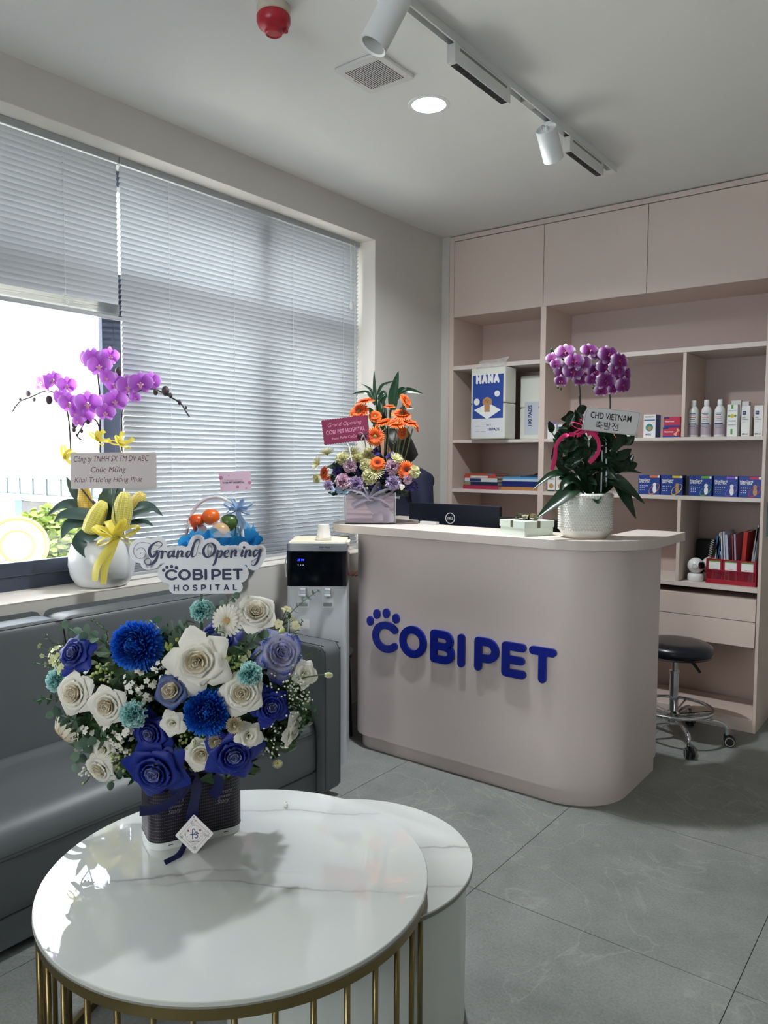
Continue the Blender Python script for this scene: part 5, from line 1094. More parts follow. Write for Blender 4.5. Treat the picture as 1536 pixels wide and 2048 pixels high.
GLN += [('white_spray', (330,1345), 26, 20, .007, BY, 'small white florets above the slate blue rose'), ('green_spray', (465,1335), 28, 30, .0045, GB, 'fine green beads below the lilac rose'), ('white_spray', (120,1330), 18, 12, .009, PB, 'cream florets between the snapdragon and the aqua carnation'),
 ('white_spray', (165,1480), 26, 18, .007, BY, 'white florets beside the drooping cream daisy'), ('green_spray', (250,1520), 28, 30, .005, GB, 'green beads left of the wide open royal blue rose'), ('babys_breath', (590,1400), 36, 50, .003, BY, 'second cloud of tiny white sprays above the side-seen white bloom'), ('green_spray', (205,1345), 24, 24, .005, GB, 'green beads between the deep blue rose and the big chrysanthemum')]
for i, (nm, (x, y), rr, n_, r, m_, lab) in enumerate(GLN):
    q = random.Random(i+20); pts = []
    for k in range(n_):
        a = q.uniform(0, 2*PI); s = rr*math.sqrt(q.random()); p, _, d = bl_(x+s*math.cos(a), y+s*math.sin(a), q.uniform(-.02,.035)); pts.append(p)
    o = cluster(nm, bl_(x*.8+BC[0]*.2, y*.8+BC[1]*.2, -.08)[0], pts, r, m_, lab, bud=m_ in (GB,) or 'breath' in nm or i == 10, seed=i)
EUC = [([(560,1250),(585,1222),(610,1200),(638,1180)], 8, .019, LE, 'eucalyptus tip reaching in front of the water dispenser'), ([(215,1290),(180,1268),(150,1262),(125,1248)], 7, .027, LE, 'round-leaved eucalyptus branch at the upper left'),
 ([(330,1300),(345,1260),(360,1255),(375,1240)], 4, .032, LE, 'eucalyptus leaves right of the upper blue chrysanthemum'), ([(430,1230),(440,1215),(455,1205),(470,1195)], 3, .026, LE, 'eucalyptus leaves behind the white gerbera'),
 ([(180,1440),(150,1440),(125,1432),(105,1425)], 5, .034, LE, 'grey eucalyptus leaves under the left cream rose'), ([(150,1400),(110,1400),(90,1398),(72,1402)], 6, .02, LG_, 'small bright leaves at the far left'),
 ([(250,1480),(210,1480),(180,1475),(165,1500),(150,1530)], 7, .032, LE, 'eucalyptus branch hanging at the lower left'), ([(280,1510),(255,1530),(235,1545),(222,1565)], 5, .03, LE, 'eucalyptus leaves right of the lowest cream rose'),
 ([(210,1300),(215,1270),(200,1250),(182,1238)], 12, .010, LG_, 'fine feathery green sprig left of the upper blue chrysanthemum'), ([(560,1330),(600,1315),(625,1305),(640,1300)], 12, .009, LG_, 'fine feathery sprig pointing right over the sofa arm'),
 ([(565,1290),(585,1270),(598,1255),(605,1240)], 10, .009, LG_, 'fine feathery sprig beside the alstroemeria'), ([(560,1410),(590,1405),(610,1415),(630,1425)], 4, .035, LG_, 'pair of long green leaves at the right under the white sprays'),
 ([(250,1440),(230,1470),(205,1480)], 5, .035, LG_, 'dark leaves under the swirled white rose'), ([(440,1350),(450,1330),(470,1320),(480,1290)], 6, .03, LG_, 'fresh green leaves between the alstroemeria buds'), ([(500,1290),(510,1270),(525,1275),(530,1240)], 4, .034, LE, 'eucalyptus leaves under the big cream rose'),
 ([(270,1380),(280,1400),(262,1365)], 8, .02, LG_, 'yellow-green leaves amid the small white florets')]
EUC += [([(420,1300),(425,1270),(440,1262)], 4, .026, LG_, 'small green leaves behind the blue and white rose'), ([(300,1240),(345,1275),(372,1262)], 5, .028, LE, 'eucalyptus twig between the upper chrysanthemum and the aqua carnation'), ([(120,1340),(90,1330),(68,1325)], 9, .009, LG_, 'fine feathery sprig at the far left edge'),
 ([(585,1430),(600,1445),(612,1438)], 9, .010, LG_, 'fine sprig above the side-seen white bloom'), ([(520,1480),(540,1500),(556,1490)], 9, .012, LG_, 'feathery green sprig right of the lower right blue rose'), ([(130,1290),(105,1285),(92,1270)], 6, .014, LG_, 'green tip above the cream snapdragon'), ([(270,1560),(250,1545),(240,1520)], 6, .02, LG_, 'green leaves beside the left royal blue rose'), ([(330,1480),(345,1500),(360,1490)], 6, .02, LE, 'grey leaves between the two royal blue roses')]
for i, (P, n_, s, me, lab) in enumerate(EUC):
    sprig('eucalyptus_sprig' if me is LE else 'green_sprig', [bl_(x, y, .02 if k else -.06)[0] for k, (x, y) in enumerate(P)], n_, s, me, lab, seed=i)
# buds and little flowers on bare stems
def stalk(nm, P, lab, r, mt, dep0=-.02, tipm=None):
    pts = [bl_(x, y, dep0 if k == 0 else .01)[0] for k, (x, y) in enumerate(P)]; e = empty(nm, pts[0], label=lab, cat='flower'); c = crom([p-pts[0] for p in pts], 6)
    MB().tube(c, [.0018]*len(c), 6).build('stem', M_['stem'], e); d = (c[-1]-c[-2]).normalized(); MB().ball(c[-1]+d*r*.8, (r*.62,r*.62,r*1.25), 12, 8, align(d).to_4x4()).build('bud', mt, e, smooth=True); return e
stalk('lisianthus_bud', [(560,1370),(610,1355),(640,1350),(652,1350)], 'pale green pointed bud on a stem reaching farthest right', .012, PB)
stalk('lisianthus_bud', [(580,1280),(578,1255),(577,1236)], 'dark slim bud standing beside the white alstroemeria', .009, M_['stem']); stalk('lisianthus_bud', [(545,1320),(558,1285),(562,1270)], 'green bud above the lilac rose', .013, GB); stalk('lisianthus_bud', [(185,1540),(175,1560),(168,1566)], 'tiny green bud hanging lowest at the left', .006, GB)
p, n, d = bl_(555, 1526, .0); GF = gerbera(p, facing(.2,-.3,1), 11*d/FPX, 'spider', 'tiny yellow-green flower on a curved stem at the lower right', split=False, nm='small_flower')
o = MB().tube(crom([bl_(505,1495)[0], bl_(530,1498)[0], bl_(548,1510)[0], bl_(555,1524,-.004)[0]], 6), .0018, 6).build('flower_stem', M_['stem'], smooth=True); tag(o, None); o.parent = GF; o.matrix_parent_inverse = Matrix.Scale(1/GF.scale[0], 4) @ GF.rotation_euler.to_matrix().to_4x4().inverted() @ Matrix.Translation(-GF.location); o.name = 'stem'
# dark foliage filling the space between the blooms, and stems into the box
q = random.Random(11); fm = MB(); base = VC+Vector((0,0,.20))
for k in range(2600):
    a = q.uniform(0, 2*PI); s = math.sqrt(q.random()); x = BC[0]+240*s*math.cos(a); y = BC[1]+18+152*s*math.sin(a)
    p = bl_(x, y, q.uniform(-.20,-.015))[0]
    if p.z < base.z+.01 and (p-base).xy.length > .16: continue
    M = xf(p, align((q.gauss(0,1), q.gauss(0,1), q.gauss(0,1))), q.uniform(.012,.03))
    fm.add([M @ Vector(v) for v in ((-.5,-1,0),(0,-1.1,.12),(.5,-1,0),(.62,0,.1),(0,1.3,-.1),(-.62,0,.1))], [(0,1,3),(1,4,3),(1,5,4),(0,5,1)] if k % 2 else [(0,1,5),(1,2,3),(1,3,4),(1,4,5)])
o = fm.build('foliage', mat('bouquet_foliage', '3c5632', .45, var=.4, vscale=25)); tag(o, 'dense dark green filler foliage between the blooms of the table bouquet', 'foliage', kind='stuff')
sm_ = MB()
for k in range(46):
    a = q.uniform(0, 2*PI); s = math.sqrt(q.random()); e_ = bl_(BC[0]+250*s*math.cos(a), BC[1]+140*s*math.sin(a)-20, -.05)[0]; b_ = base+(Matrix.Rotation(VA, 3, 'Z') @ Vector((q.uniform(-.09,.09), q.uniform(-.045,.045), -.02)))
    sm_.tube([b_, b_.lerp(e_, .5)+Vector((0,0,.03)), e_], .0022, 5)
o = sm_.build('cut_stems', M_['stem'], smooth=True); tag(o, 'cut green flower stems standing in the dark flower box', 'stems', kind='stuff')
# a fallen white bud on the table
o = MB().ball((0,0,.006), (.006,.005,.006), 10, 7).ball((-.004,.002,.010), .004, 8, 6).ball((.004,-.001,.011), .0035, 8, 6).ball((0,.002,.015), .003, 8, 6).build('fallen_blossom', BY, smooth=True); o.location = at(572, 1588, 2.12); o.location.z = TZ-.0005; tag(o, 'tiny white blossom lying near the far edge of the marble table', 'blossom')
# ---------------------------------------------------------------- acrylic sign on a stick
sg_ = empty('opening_sign', label='white cut-out sign with navy Grand Opening lettering standing in the bouquet', cat='sign')
SD = 1.99; sgc = at(396, 1135, SD); sg_.matrix_world = Matrix.Translation(sgc) @ TV.to_4x4() @ Matrix.Rotation(math.radians(.6), 4, 'Z')
U = SD/FPX                                        # one photo pixel at the sign's distance
def S_(p): return [((x-396)*U, -(y-1135)*U) + ((w*U,) if w is not None else ()) for x, y, w in [(a[0], a[1], a[2] if len(a) > 2 else None) for a in p]]
# script strokes measured on the picture (x, y, pen width)
k_ = 300/1536
def Q(pts): return [(250+x*k_, 1060+y*k_, w*k_) for x, y, w in pts]
def smooth3(P, n=5):
    V = crom([Vector(p) for p in P], n); return [tuple(v) for v in V]
SCR = [ # G with its flourish
 [(345,185,4),(385,150,5),(365,118,6),(315,125,14),(262,175,28),(255,235,30),(285,270,26),(325,235,22),(330,210,20)], [(300,215,6),(352,207,8),(335,265,22),(305,320,28),(255,350,14),(215,345,6),(205,305,4),(240,285,4),(268,310,4),(255,345,4)],
 [(240,130,3),(170,120,3),(105,160,3),(95,230,3),(130,280,3),(190,280,3),(218,230,3),(190,180,3),(145,180,3),(120,205,3)], [(240,130,3),(300,150,3),(360,160,3),(385,150,3)],
 [(372,215,16),(388,220,24),(376,280,24)], [(385,245,6),(410,215,12),(428,222,20)], # r
 [(495,215,8),(465,215,14),(445,250,22),(455,278,18),(485,250,10),(505,215,20),(495,265,22),(520,270,6)], # a
 [(548,215,22),(535,280,24)], [(540,250,6),(575,212,14),(590,225,24),(582,265,22),(602,268,6)], # n
 [(680,220,8),(650,215,14),(632,250,22),(642,278,18),(668,250,10),(700,170,20),(730,110,22),(758,98,8)], [(706,160,20),(692,220,22),(690,268,22),(716,268,6),(735,240,3),(750,180,3),(772,110,3),(755,97,6)], # d
 [(870,135,5),(830,160,16),(805,215,26),(825,270,22),(870,275,12),(915,235,26),(925,175,28),(895,138,14),(870,135,5)], [(868,150,3),(850,210,3),(865,270,3),(885,240,3),(890,180,3),(868,150,3)], # O
 [(955,215,22),(945,260,24),(925,330,24),(905,362,16)], [(950,245,6),(985,212,12),(998,235,22),(978,278,18),(948,280,8)], # p
 [(1018,255,5),(1055,235,6),(1060,212,10),(1035,218,16),(1020,250,24),(1035,280,18),(1068,268,5)], # e
 [(1100,215,22),(1088,280,24)], [(1092,250,6),(1125,212,14),(1140,225,24),(1130,265,22),(1150,268,6)], # n
 [(1185,215,22),(1170,268,24),(1192,268,6)], [(1222,182,26),(1223,183,26)], [(1198,215,1),(1198,215,1)], # i
 [(1245,215,22),(1233,280,24)], [(1237,250,6),(1270,212,14),(1287,225,24),(1276,265,22),(1298,268,6)], # n
 [(1370,218,8),(1335,215,14),(1318,250,22),(1328,275,18),(1362,245,10),(1390,210,22),(1372,280,22),(1350,340,20),(1320,368,8),(1295,358,4),(1300,325,4),(1345,300,4),(1405,265,3)]] # g
SCR[18] = [(1208,215,22),(1196,268,24),(1215,268,6)]; SCR[16], SCR[17] = [(1100,215,22),(1088,280,24)], SCR[17]; SCR = [s for s in SCR if s[0] != (1198,215,1) and s[0] != (1185,215,22)]
I4 = Matrix.Identity(4)
scr = [smooth3(S_(Q(s)), 5) if len(s) > 2 else S_(Q(s)) for s in SCR]
mb = MB(); stroke_mb(mb, scr, .01, .0012, I4, .0015); mb.build('script_lettering', M_['navy'], sg_)
def line(word, x0, x1, ytop, ybot, w, paw, nm):
    cap = (ybot-ytop)*U; tot = sum(GW[c] if c != 'I' else w for c in word if c != ' '); n_ = len(word.replace(' ', ''))-1
    wk = 1.0; sp = .1
    if paw: M = Matrix.Translation(((x0-396)*U, -(ybot-1135)*U, .0015)) @ Matrix.Diagonal((((x1-x0)*U)/6.435, cap, 1, 1)); block_word(word, w, M, .0012, M_['navy'], sg_, True, True, nm)
    else:
        sp = (((x1-x0)*U)/cap-tot)/n_; M = Matrix.Translation(((x0-396)*U, -(ybot-1135)*U, .0015)) @ Matrix.Diagonal((cap, cap, 1, 1)); block_word(word, w, M, .0012, M_['navy'], sg_, False, True, nm, sp=sp)
line('COBI PET', 330, 489, 1138, 1160, .2, True, 'letter'); line('HOSPITAL', 347.5, 474, 1169, 1181.5, .2, False, 'small_letter')
mb = MB(); stroke_mb(mb, [[(p[0], p[1], p[2]+18*U) for p in s][::2]+[(s[-1][0], s[-1][1], s[-1][2]+18*U)] for s in scr], .01, .0014, I4)
for (x0, y0, x1, y1, w_) in ((345,1118,505,1112,36),(335,1146,478,1147,40),(352,1150,466,1150,48),(350,1175,473,1175,25),(350,1165,470,1165,24),(300,1105,520,1105,14)):
    stroke_mb(mb, [S_([(x0,y0,w_),(x1,y1,w_)])], .01, .00137, I4)
mb.build('sign_board', mat('white_acrylic', 'e8e8ee', .3), sg_)
MB().box(-.0035,.0035,-.001,.0015,-.115,0, Matrix.Translation((.008,-.052*1.0,-.002)) @ Matrix.Rotation(-PI/2, 4, 'X') @ Matrix.Identity(4)).build('stick', M_['green'], sg_)
# ================================================================ orchid makers
def orch(pm, lip):
    pet = MB().grid(lambda u, v: Vector((.06+.94*v, .60*(2*u-1)*math.sin(PI*(.10+.80*v**.9)), .10*math.sin(PI*v)-.12*abs(2*u-1)**2*v+.015*math.sin(9*u))), 6, 6).mesh('petal', pm)
    sep = MB().grid(lambda u, v: Vector((.06+.86*v, .30*(2*u-1)*math.sin(PI*(.12+.80*v)), -.05+.04*math.sin(PI*v)-.04*(2*u-1)**2)), 4, 6).mesh('sepal', pm)
    lp = MB().grid(lambda u, v: Vector((.08+.34*v, .15*(2*u-1)*(1-.5*v), .10+.14*v-.25*v*v+.10*abs(2*u-1))), 4, 4).ball((0,0,.12), (.07,.06,.10), 8, 6).grid(lambda u, v: Vector((.05+.12*v, .10+.13*u, .08+.18*v)), 2, 2).grid(lambda u, v: Vector((.05+.12*v, -.10-.13*u, .08+.18*v)), 2, 2).mesh('lip', lip)
    return pet, sep, lp
def orchid_flower(par, p, nrm, r, kit, up=(0,0,1)):
    e = empty('flower', p, rot=align(nrm, Vector(up)), parent=par); e.scale = (r,)*3; pet, sep, lp = kit       # local x = up
    for a in (80, -80): inst(pet, 'petal', e, (0,0,.03), rot=(0, .06, math.radians(a)))
    for a in (0, 142, -142): inst(sep, 'sepal', e, rot=(0, .05, math.radians(a)))
    inst(lp, 'lip', e, rot=(0,0,PI)); return e
def obud(par, p, r, m, d=(0,0,1)): return MB().ball(p, (r*.85,r*.85,r*1.15), 10, 7, align(d).to_4x4()).build('bud', m, par, smooth=True)
# ---------------------------------------------------------------- purple orchid on the sill
PO = Vector((-.108, 1.838, WZ0+.002)); OD = 3.24
o1 = empty('potted_orchid', PO, label='magenta orchid in a white rounded pot with a yellow bow on the window sill', cat='plant')
def w1(x, y, d=OD): return at(x, y, d)-PO
MB().lathe([(.0,.0),(.088,.0),(.104,.008),(.126,.045),(.1345,.09),(.132,.13),(.121,.17),(.108,.197),(.104,.200),(.100,.197),(.108,.17),(.0,.165)], 56, cap=False).build('pot', mat('white_ceramic', 'e4e6ea', .22, spec=.5), o1, smooth=True)
MB().lathe([(0,.178),(.108,.176)], 24).build('moss', mat('moss', '4f5d45', .9, var=.4, vscale=60, bump=1, bscale=50), o1)
K1 = orch(PM['orchid'], PM['lip']); budm = mat('orchid_bud_dark', '4a3a42', .5)
F1 = [(83,766,24,-.4),(107,759,20,-.2),(134,770,20,.4),(122,794,22,-.4),(139,806,24,0),(176,806,28,.1),(166,828,26,-.1),(188,720,27,-.1),(199,731,25,.1),(176,716,22,-.3),(220,712,20,.8),(214,755,20,-.3),(232,768,24,.0),(257,772,25,.1),(281,766,25,.3),(303,762,22,.9),(231,801,25,.1),(211,825,20,.2),(204,806,20,.2),(152,826,18,-.3),(156,842,14,-.2),(270,795,13,.8)]
for i, (x, y, r, s) in enumerate(F1):
    orchid_flower(o1, w1(x, y, OD-.02-.018*(i % 3)), facing(s, -.25+.1*math.sin(i), 1), r*OD/FPX, K1)
for x, y, r in ((56,787,6),(40,799,3.5),(98,800,8),(68,799,4.5),(29,815,2.5),(237,743,8),(211,752,4.5),(232,758,4.5),(221,770,4),(311,784,6),(331,782,9),(341,791,5),(359,805,4.5),(149,849,7),(148,860,4.5),(176,844,5),(163,862,4),(154,870,3),(372,815,3)): obud(o1, w1(x, y, OD-.01), r*OD/FPX, budm)
for P in ([(215,1040),(150,960),(143,925),(138,845),(128,805),(107,785),(88,783),(60,795),(40,803),(24,824)], [(215,1035),(205,960),(200,900),(198,855),(188,838),(172,842),(162,858),(155,872),(163,880)], [(215,1035),(203,940),(200,880),(200,800),(197,765),(196,740),(206,738),(218,752),(226,770),(240,785),(256,790)], [(218,1035),(238,960),(242,905),(243,840),(250,800),(275,783),(305,778),(330,788),(360,806),(370,820),(379,834)]):
    MB().tube(crom([w1(x, y, OD+.004) for x, y in P], 6), .0034, 6).build('flower_spike', M_['dkstem'], o1, smooth=True)
lf1 = mat('orchid_leaf_grey', '3d5550', .35, var=.15, vscale=12)
for P, w_ in (([(215,1048,0),(180,1020,.02),(130,1008,-.02),(93,1033,-.03)], .030), ([(212,1050,0),(180,1030,-.04),(130,1028,-.07),(108,1045,-.08)], .028), ([(208,1052,0),(175,1040,-.05),(138,1050,-.09),(122,1078,-.10)], .034), ([(212,1056,-.02),(180,1066,-.11),(160,1085,-.125),(176,1118,-.13)], .036),
                 ([(212,1045,0),(180,1010,.03),(150,985,.03),(132,952,.03)], .022), ([(218,1045,-.02),(212,1015,-.05),(215,985,-.06),(208,972,-.06)], .034), ([(222,1045,0),(235,1020,-.03),(240,1000,-.04),(238,975,-.04)], .03), ([(225,1048,0),(260,1020,.0),(295,1010,-.02),(327,1033,-.03)], .022), ([(225,1052,0),(255,1035,-.03),(290,1022,-.04),(318,1018,-.05)], .018), ([(225,1054,0),(260,1045,-.03),(290,1043,-.04),(307,1053,-.05)], .012)):
    strap(o1, [w1(x, y, OD+dz) for x, y, dz in P], w_*1.2, lf1, up=(-CF.x*.75,-CF.y*.75,.7))
def cone_(e, a, b, r, c1, nm='mesh_sleeve'):
    m = mat(nm, c1, .45); t = m.node_tree; n = t.nodes; ck = n.new('ShaderNodeTexChecker'); at_ = n.new('ShaderNodeTexCoord'); wv = n.new('ShaderNodeMixRGB'); b_ = n['Principled BSDF']
    a, b = Vector(a), Vector(b); d = b-a; R = align(d); prof = [(r*.35,-.0),(r*.8,d.length*.06),(r,d.length*.3),(r*.98,d.length*.6),(r*.75,d.length*.85),(r*.4,d.length)]
    o = MB().lathe(prof, 24, xf(a, R)).build(nm, m, e, smooth=True); n.remove(ck); n.remove(wv)
    net = MB()
    for k in range(16):
        for sg in (1,):
            net.tube([xf(a, R) @ Vector((rr*1.03*math.cos(2*PI*k/16), rr*1.03*math.sin(2*PI*k/16), z)) for rr, z in prof], .0008, 4)
    for k in range(1, 17):
        z = d.length*k/17; rr = 0
        for (r0, z0), (r1, z1) in zip(prof, prof[1:]):
            if z0 <= z <= z1: rr = r0+(r1-r0)*(z-z0)/(z1-z0)
        net.tube([xf(a, R) @ Vector((rr*1.03*math.cos(2*PI*j/18), rr*1.03*math.sin(2*PI*j/18), z)) for j in range(18)], .0008, 4, closed=True)
    net.build('net', mat('net_'+c1, 'efe7a8', .5), o)
for a, b, r, c in (((176,1068,-.10),(208,1003,-.06),.036,'d9cf4a'), ((240,1058,-.09),(250,985,-.07),.039,'cfc552'), ((172,1040,.02),(168,970,.04),.03,'e3b51e'), ((262,1030,.03),(285,985,.04),.032,'e0c23a')): cone_(o1, w1(a[0], a[1], OD+a[2]), w1(b[0], b[1], OD+b[2]), r, c)
ys = mat('yellow_ribbon', 'f0e268', .35, transl=.25)
bow(w1(233, 1072, OD-.155), TV, .085, .038, ys, o1, loops=6, tails=((-.95,-2.1),(-.55,-2.25)))
for x, y, s in ((130,915,.045),(196,880,.04),(242,890,.045)): bow(w1(x, y, OD-.01), TV @ Matrix.Rotation(x*.01, 3, 'Z'), s, .018, ys, o1, loops=4, tails=((-.5,-1.3),(.6,-1.1)), nm='small_bow')
cd = empty('greeting_card', label='white card with dark red Vietnamese handwriting in front of the sill orchid', cat='card'); CDD = 3.10
cd.matrix_world = Matrix.Translation(at(227, 941, CDD)) @ TV.to_4x4() @ Matrix.Rotation(math.radians(.6), 4, 'Z'); u1 = CDD/FPX
MB().prism(rrect(-86*u1,86*u1,-36*u1,36*u1,.006,4), -.001, 0).build('card', mat('card_grey_white', 'd9d0d2', .6), cd)
ink = mat('maroon_ink', '5b1030', .5)
for s, w_, x, y, h in (('Công ty TNHH SX TM DV ABC', 150, -4, 22, 15), ('Chúc Mừng', 70, -10, 1, 15), ('Khai Trưo’ng Hồng Phát', 136, -10, -18, 16)): text(s, w_*u1, Matrix.Translation((x*u1, y*u1, .0006)), ink, cd, shear=.25, height=h*u1, name='handwriting', bold=-.005)
MB().tube([(-.01,-.07,-.004),(0,-.26,-.03)], .002, 6).build('stick', M_['stem'], cd)
# ---------------------------------------------------------------- fruit basket
PB_ = Vector((.0, 2.39, WZ0+.002)); FD = 3.6
bs = empty('fruit_basket', PB_, label='gift basket wrapped in bright blue tulle with a white arched handle on the sill', cat='basket')
def w2(x, y, d=FD): return at(x, y, d)-PB_
RS = (Vector((.0,1,0)))
def wavering(cx, r0, r1, z0, z1, mt, nm, amp, fr, ph, ky=2.0):
    def fn(u, v):
        a = 2*PI*u; rr = r0+(r1-r0)*v+amp*v*math.sin(fr*a+ph)*(.6+.4*math.sin(3*a)); z = z0+(z1-z0)*v+amp*.9*v*math.cos(fr*a*1.0+ph*2)+.01*math.sin(5*a)
        return Vector((cx+rr*math.cos(a)*.78, rr*ky*math.sin(a), z))
    return MB().grid(fn, 140, 5).build(nm, mt, bs, smooth=True)
tu = mat('blue_tulle', '35a6e2', .6, transl=.5); tu2 = mat('pale_tulle', '7cc6ea', .6, transl=.6)
for i, (r0, r1, z0, z1, m_, am, fr) in enumerate(((.06,.125,.05,.16,tu,.020,9),(.055,.11,.07,.19,tu,.022,11),(.05,.09,.08,.205,tu2,.016,8),(.06,.13,.0,.10,tu,.014,13))): wavering(.018, r0, r1, z0, z1, m_, 'tulle', am, fr, i*1.3, 1.75)
MB().prism([(.072*math.cos(2*PI*k/28), .125*math.sin(2*PI*k/28)) for k in range(28)], 0, .12).build('basket', mat('wicker', 'c9b38c', .8), bs)
MB().tube(crom([w2(372,1095),w2(374,1060),w2(385,1025),w2(405,1002),w2(433,994),w2(455,1003),w2(475,1025),w2(484,1060),w2(486,1095)], 6), .0085, 8).build('handle', mat('handle_white', 'd6d6da', .4), bs, smooth=True)
cel = mat('cellophane', 'f4f4f6', .08, alpha=.18, spec=.8)
def fruit(nm, x, y, rpx, col, lab, d=FD, sc=(1,1,.92), sp=True):
    e = empty(nm, at(x, y, d), label=lab, cat='fruit'); r = rpx*d/FPX
    MB().lathe([(0,-.93),(.35,-.88),(.72,-.62),(.96,-.2),(.99,.2),(.82,.58),(.5,.80),(.2,.86),(.08,.83),(0,.82)], 28, xf((0,0,0), None, r), cap=False).build('fruit_body', mat(nm+'_skin', col, .3, bump=.15, bscale=300), e, smooth=True)
    if sp: st_ = MB().lathe([(0,.0008),(.003,.0006),(.0045,0)], 10, xf((0,0,0), align(facing(.3,.1,1))) @ Matrix.Translation((0,0,r*.97))).build('fruit_sticker', M_['paper'], e)
    return e
fruit('orange', 422, 1034, 18, 'e0641a', 'upper orange in the blue tulle basket', FD-.05); fruit('orange', 393, 1042, 16, 'd9521a', 'orange at the left beside the basket handle', FD-.05)
fruit('apple', 400, 1062, 15, '8f1e2a', 'dark red apple under the left orange', FD-.04); fruit('melon', 441, 1062, 19, 'c09a6a', 'brown melon in front of the basket', FD-.05); fruit('avocado', 459, 1045, 19, '44602c', 'dark green fruit at the right of the basket', FD-.02, sp=False)
MB().grid(lambda u, v: w2(386+78*u, 1075-62*math.sin(PI*u)**.5*v, FD-.13+.12*v), 16, 8).build('cellophane', cel, bs, smooth=True)
bow(w2(476, 1018, FD-.03), TV, .062, .022, mat('pale_blue_organza', 'a8c4e6', .4, transl=.4), bs, loops=8, tails=((.1,-1.3),(.5,-1.5)))
for dx in (-6, 2, 8): MB().tube([w2(476,1022,FD-.02), w2(474+dx*.4,1045,FD-.02), w2(476+dx*1.4,1080,FD-.03)], .004, 6).build('film_twist', cel, bs, smooth=True)
pc = empty('gift_card', label='small pink speckled card on a stick above the fruit basket', cat='card'); PCD = 3.55; u2 = PCD/FPX
pc.matrix_world = Matrix.Translation(at(470, 962, PCD)) @ TV.to_4x4() @ Matrix.Rotation(math.radians(1.5), 4, 'Z')
MB().prism([(-32*u2,18*u2),(-29*u2,-21*u2),(32*u2,-18*u2),(31*u2,20*u2)][::-1], -.0008, 0).build('card', mat('pink_card', 'd3b6c8', .6), pc)
text('COBI PET HOSPITAL', 44*u2, Matrix.Translation((-3*u2, -3*u2, .0006)), M_['navy'], pc, bold=.03); text('MỪNG KHAI TRƯO’NG', 36*u2, Matrix.Translation((-3*u2, 2.5*u2, .0006)), mat('mauve_ink', '8f5a80', .5), pc)
for x, y, r in ((-28,7,4),(29,-4,3.5),(22,-15,2),(-12,11,1),(5,-12,3),(-26,-12,1)): MB().lathe([(0,.0004),(r*u2,.0004)], 8, Matrix.Translation((x*u2,y*u2,0))).build('petal_print', mat('rose_print', 'b8688e', .5) if x == -28 else pc.children[3].data.materials[0], pc)
MB().tube([(.002,-.045,-.002),(.0,-.15,-.01),(.0,-.24,-.02)], .0012, 5).build('stick', M_['paper'], pc)
# ---------------------------------------------------------------- flower box on the counter
CA = math.radians(40.7); FBC = Vector((.371, 2.854, 1.0955))+(Matrix.Rotation(CA, 3, 'Z') @ Vector((.123, .123, 0)))
cf = empty('acrylic_flower_box', FBC, rz=CA, label='clear acrylic box with pink marbled paper and a silver organza bow on the counter', cat='vase')
pk = mat('pink_marbled_paper', 'd6b4c8', .35); t = pk.node_tree; n = t.nodes; wv = n.new('ShaderNodeTexNoise'); mp = n.new('ShaderNodeMapping'); tcn = n.new('ShaderNodeTexCoord'); mp.inputs['Scale'].default_value = (4,4,60); wv.inputs['Scale'].default_value = 1; wv.inputs['Detail'].default_value = 3
rr_ = n.new('ShaderNodeValToRGB'); rr_.color_ramp.elements[0].position = .38; rr_.color_ramp.elements[0].color = lin('a9859f'); rr_.color_ramp.elements[1].position = .55; rr_.color_ramp.elements[1].color = lin('e2cad8')
t.links.new(tcn.outputs['Object'], mp.inputs[0]); t.links.new(mp.outputs[0], wv.inputs['Vector']); t.links.new(wv.outputs['Fac'], rr_.inputs[0]); t.links.new(rr_.outputs[0], n['Principled BSDF'].inputs['Base Color'])
MB().box(-.116,.116,-.116,.116,.006,.135).build('paper_box', pk, cf)
acr = mat('clear_acrylic', 'f5f5fa', .03, alpha=.16, spec=.9)
MB().box(-.124,.124,-.124,-.121,0,.155).box(-.124,.124,.121,.124,0,.155).box(-.124,-.121,-.121,.121,0,.155).box(.121,.124,-.121,.121,0,.155).build('acrylic_wall', acr, cf)
edge = mat('acrylic_edge', 'dfe0ea', .15)
for x, y in ((-.1225,-.1225),(.1225,-.1225),(-.1225,.1225),(.1225,.1225)): MB().box(x-.0016,x+.0016,y-.0016,y+.0016,0,.1555).build('acrylic_corner', edge, cf)
MB().box(-.124,.124,-.1243,-.121,0,.0035).build('black_foot', M_['black'], cf)
bf = Matrix.Rotation(CA, 3, 'Z') @ Vector((0,-1,0)); RF = RX.to_3x3()
org = mat('silver_organza', 'b8b4c4', .3, alpha=.42, transl=.2)
bow((-.0,-.145,.125), RF, .10, .055, org, cf, loops=6, tails=((.9,-1.15),(.35,-1.1))); 
def c2(x, y, d=3.76): return at(x, y, d)
sm2 = MB()
def CG(x, y, r, key, lab, nz=1.0, nx=0, ny=.2, d=0, split=False): 
    p = c2(x, y, 3.72+d); gerbera(p, facing(nx, ny, nz), r*3.72/FPX, key, lab, split=split)
    if y < 900: sm2.tube(crom([c2(765+(x-765)*.35, 985, 3.84), c2(768+(x-768)*.6, 930, 3.80), p-facing(nx,ny,nz)*.02], 5), .0032, 6)
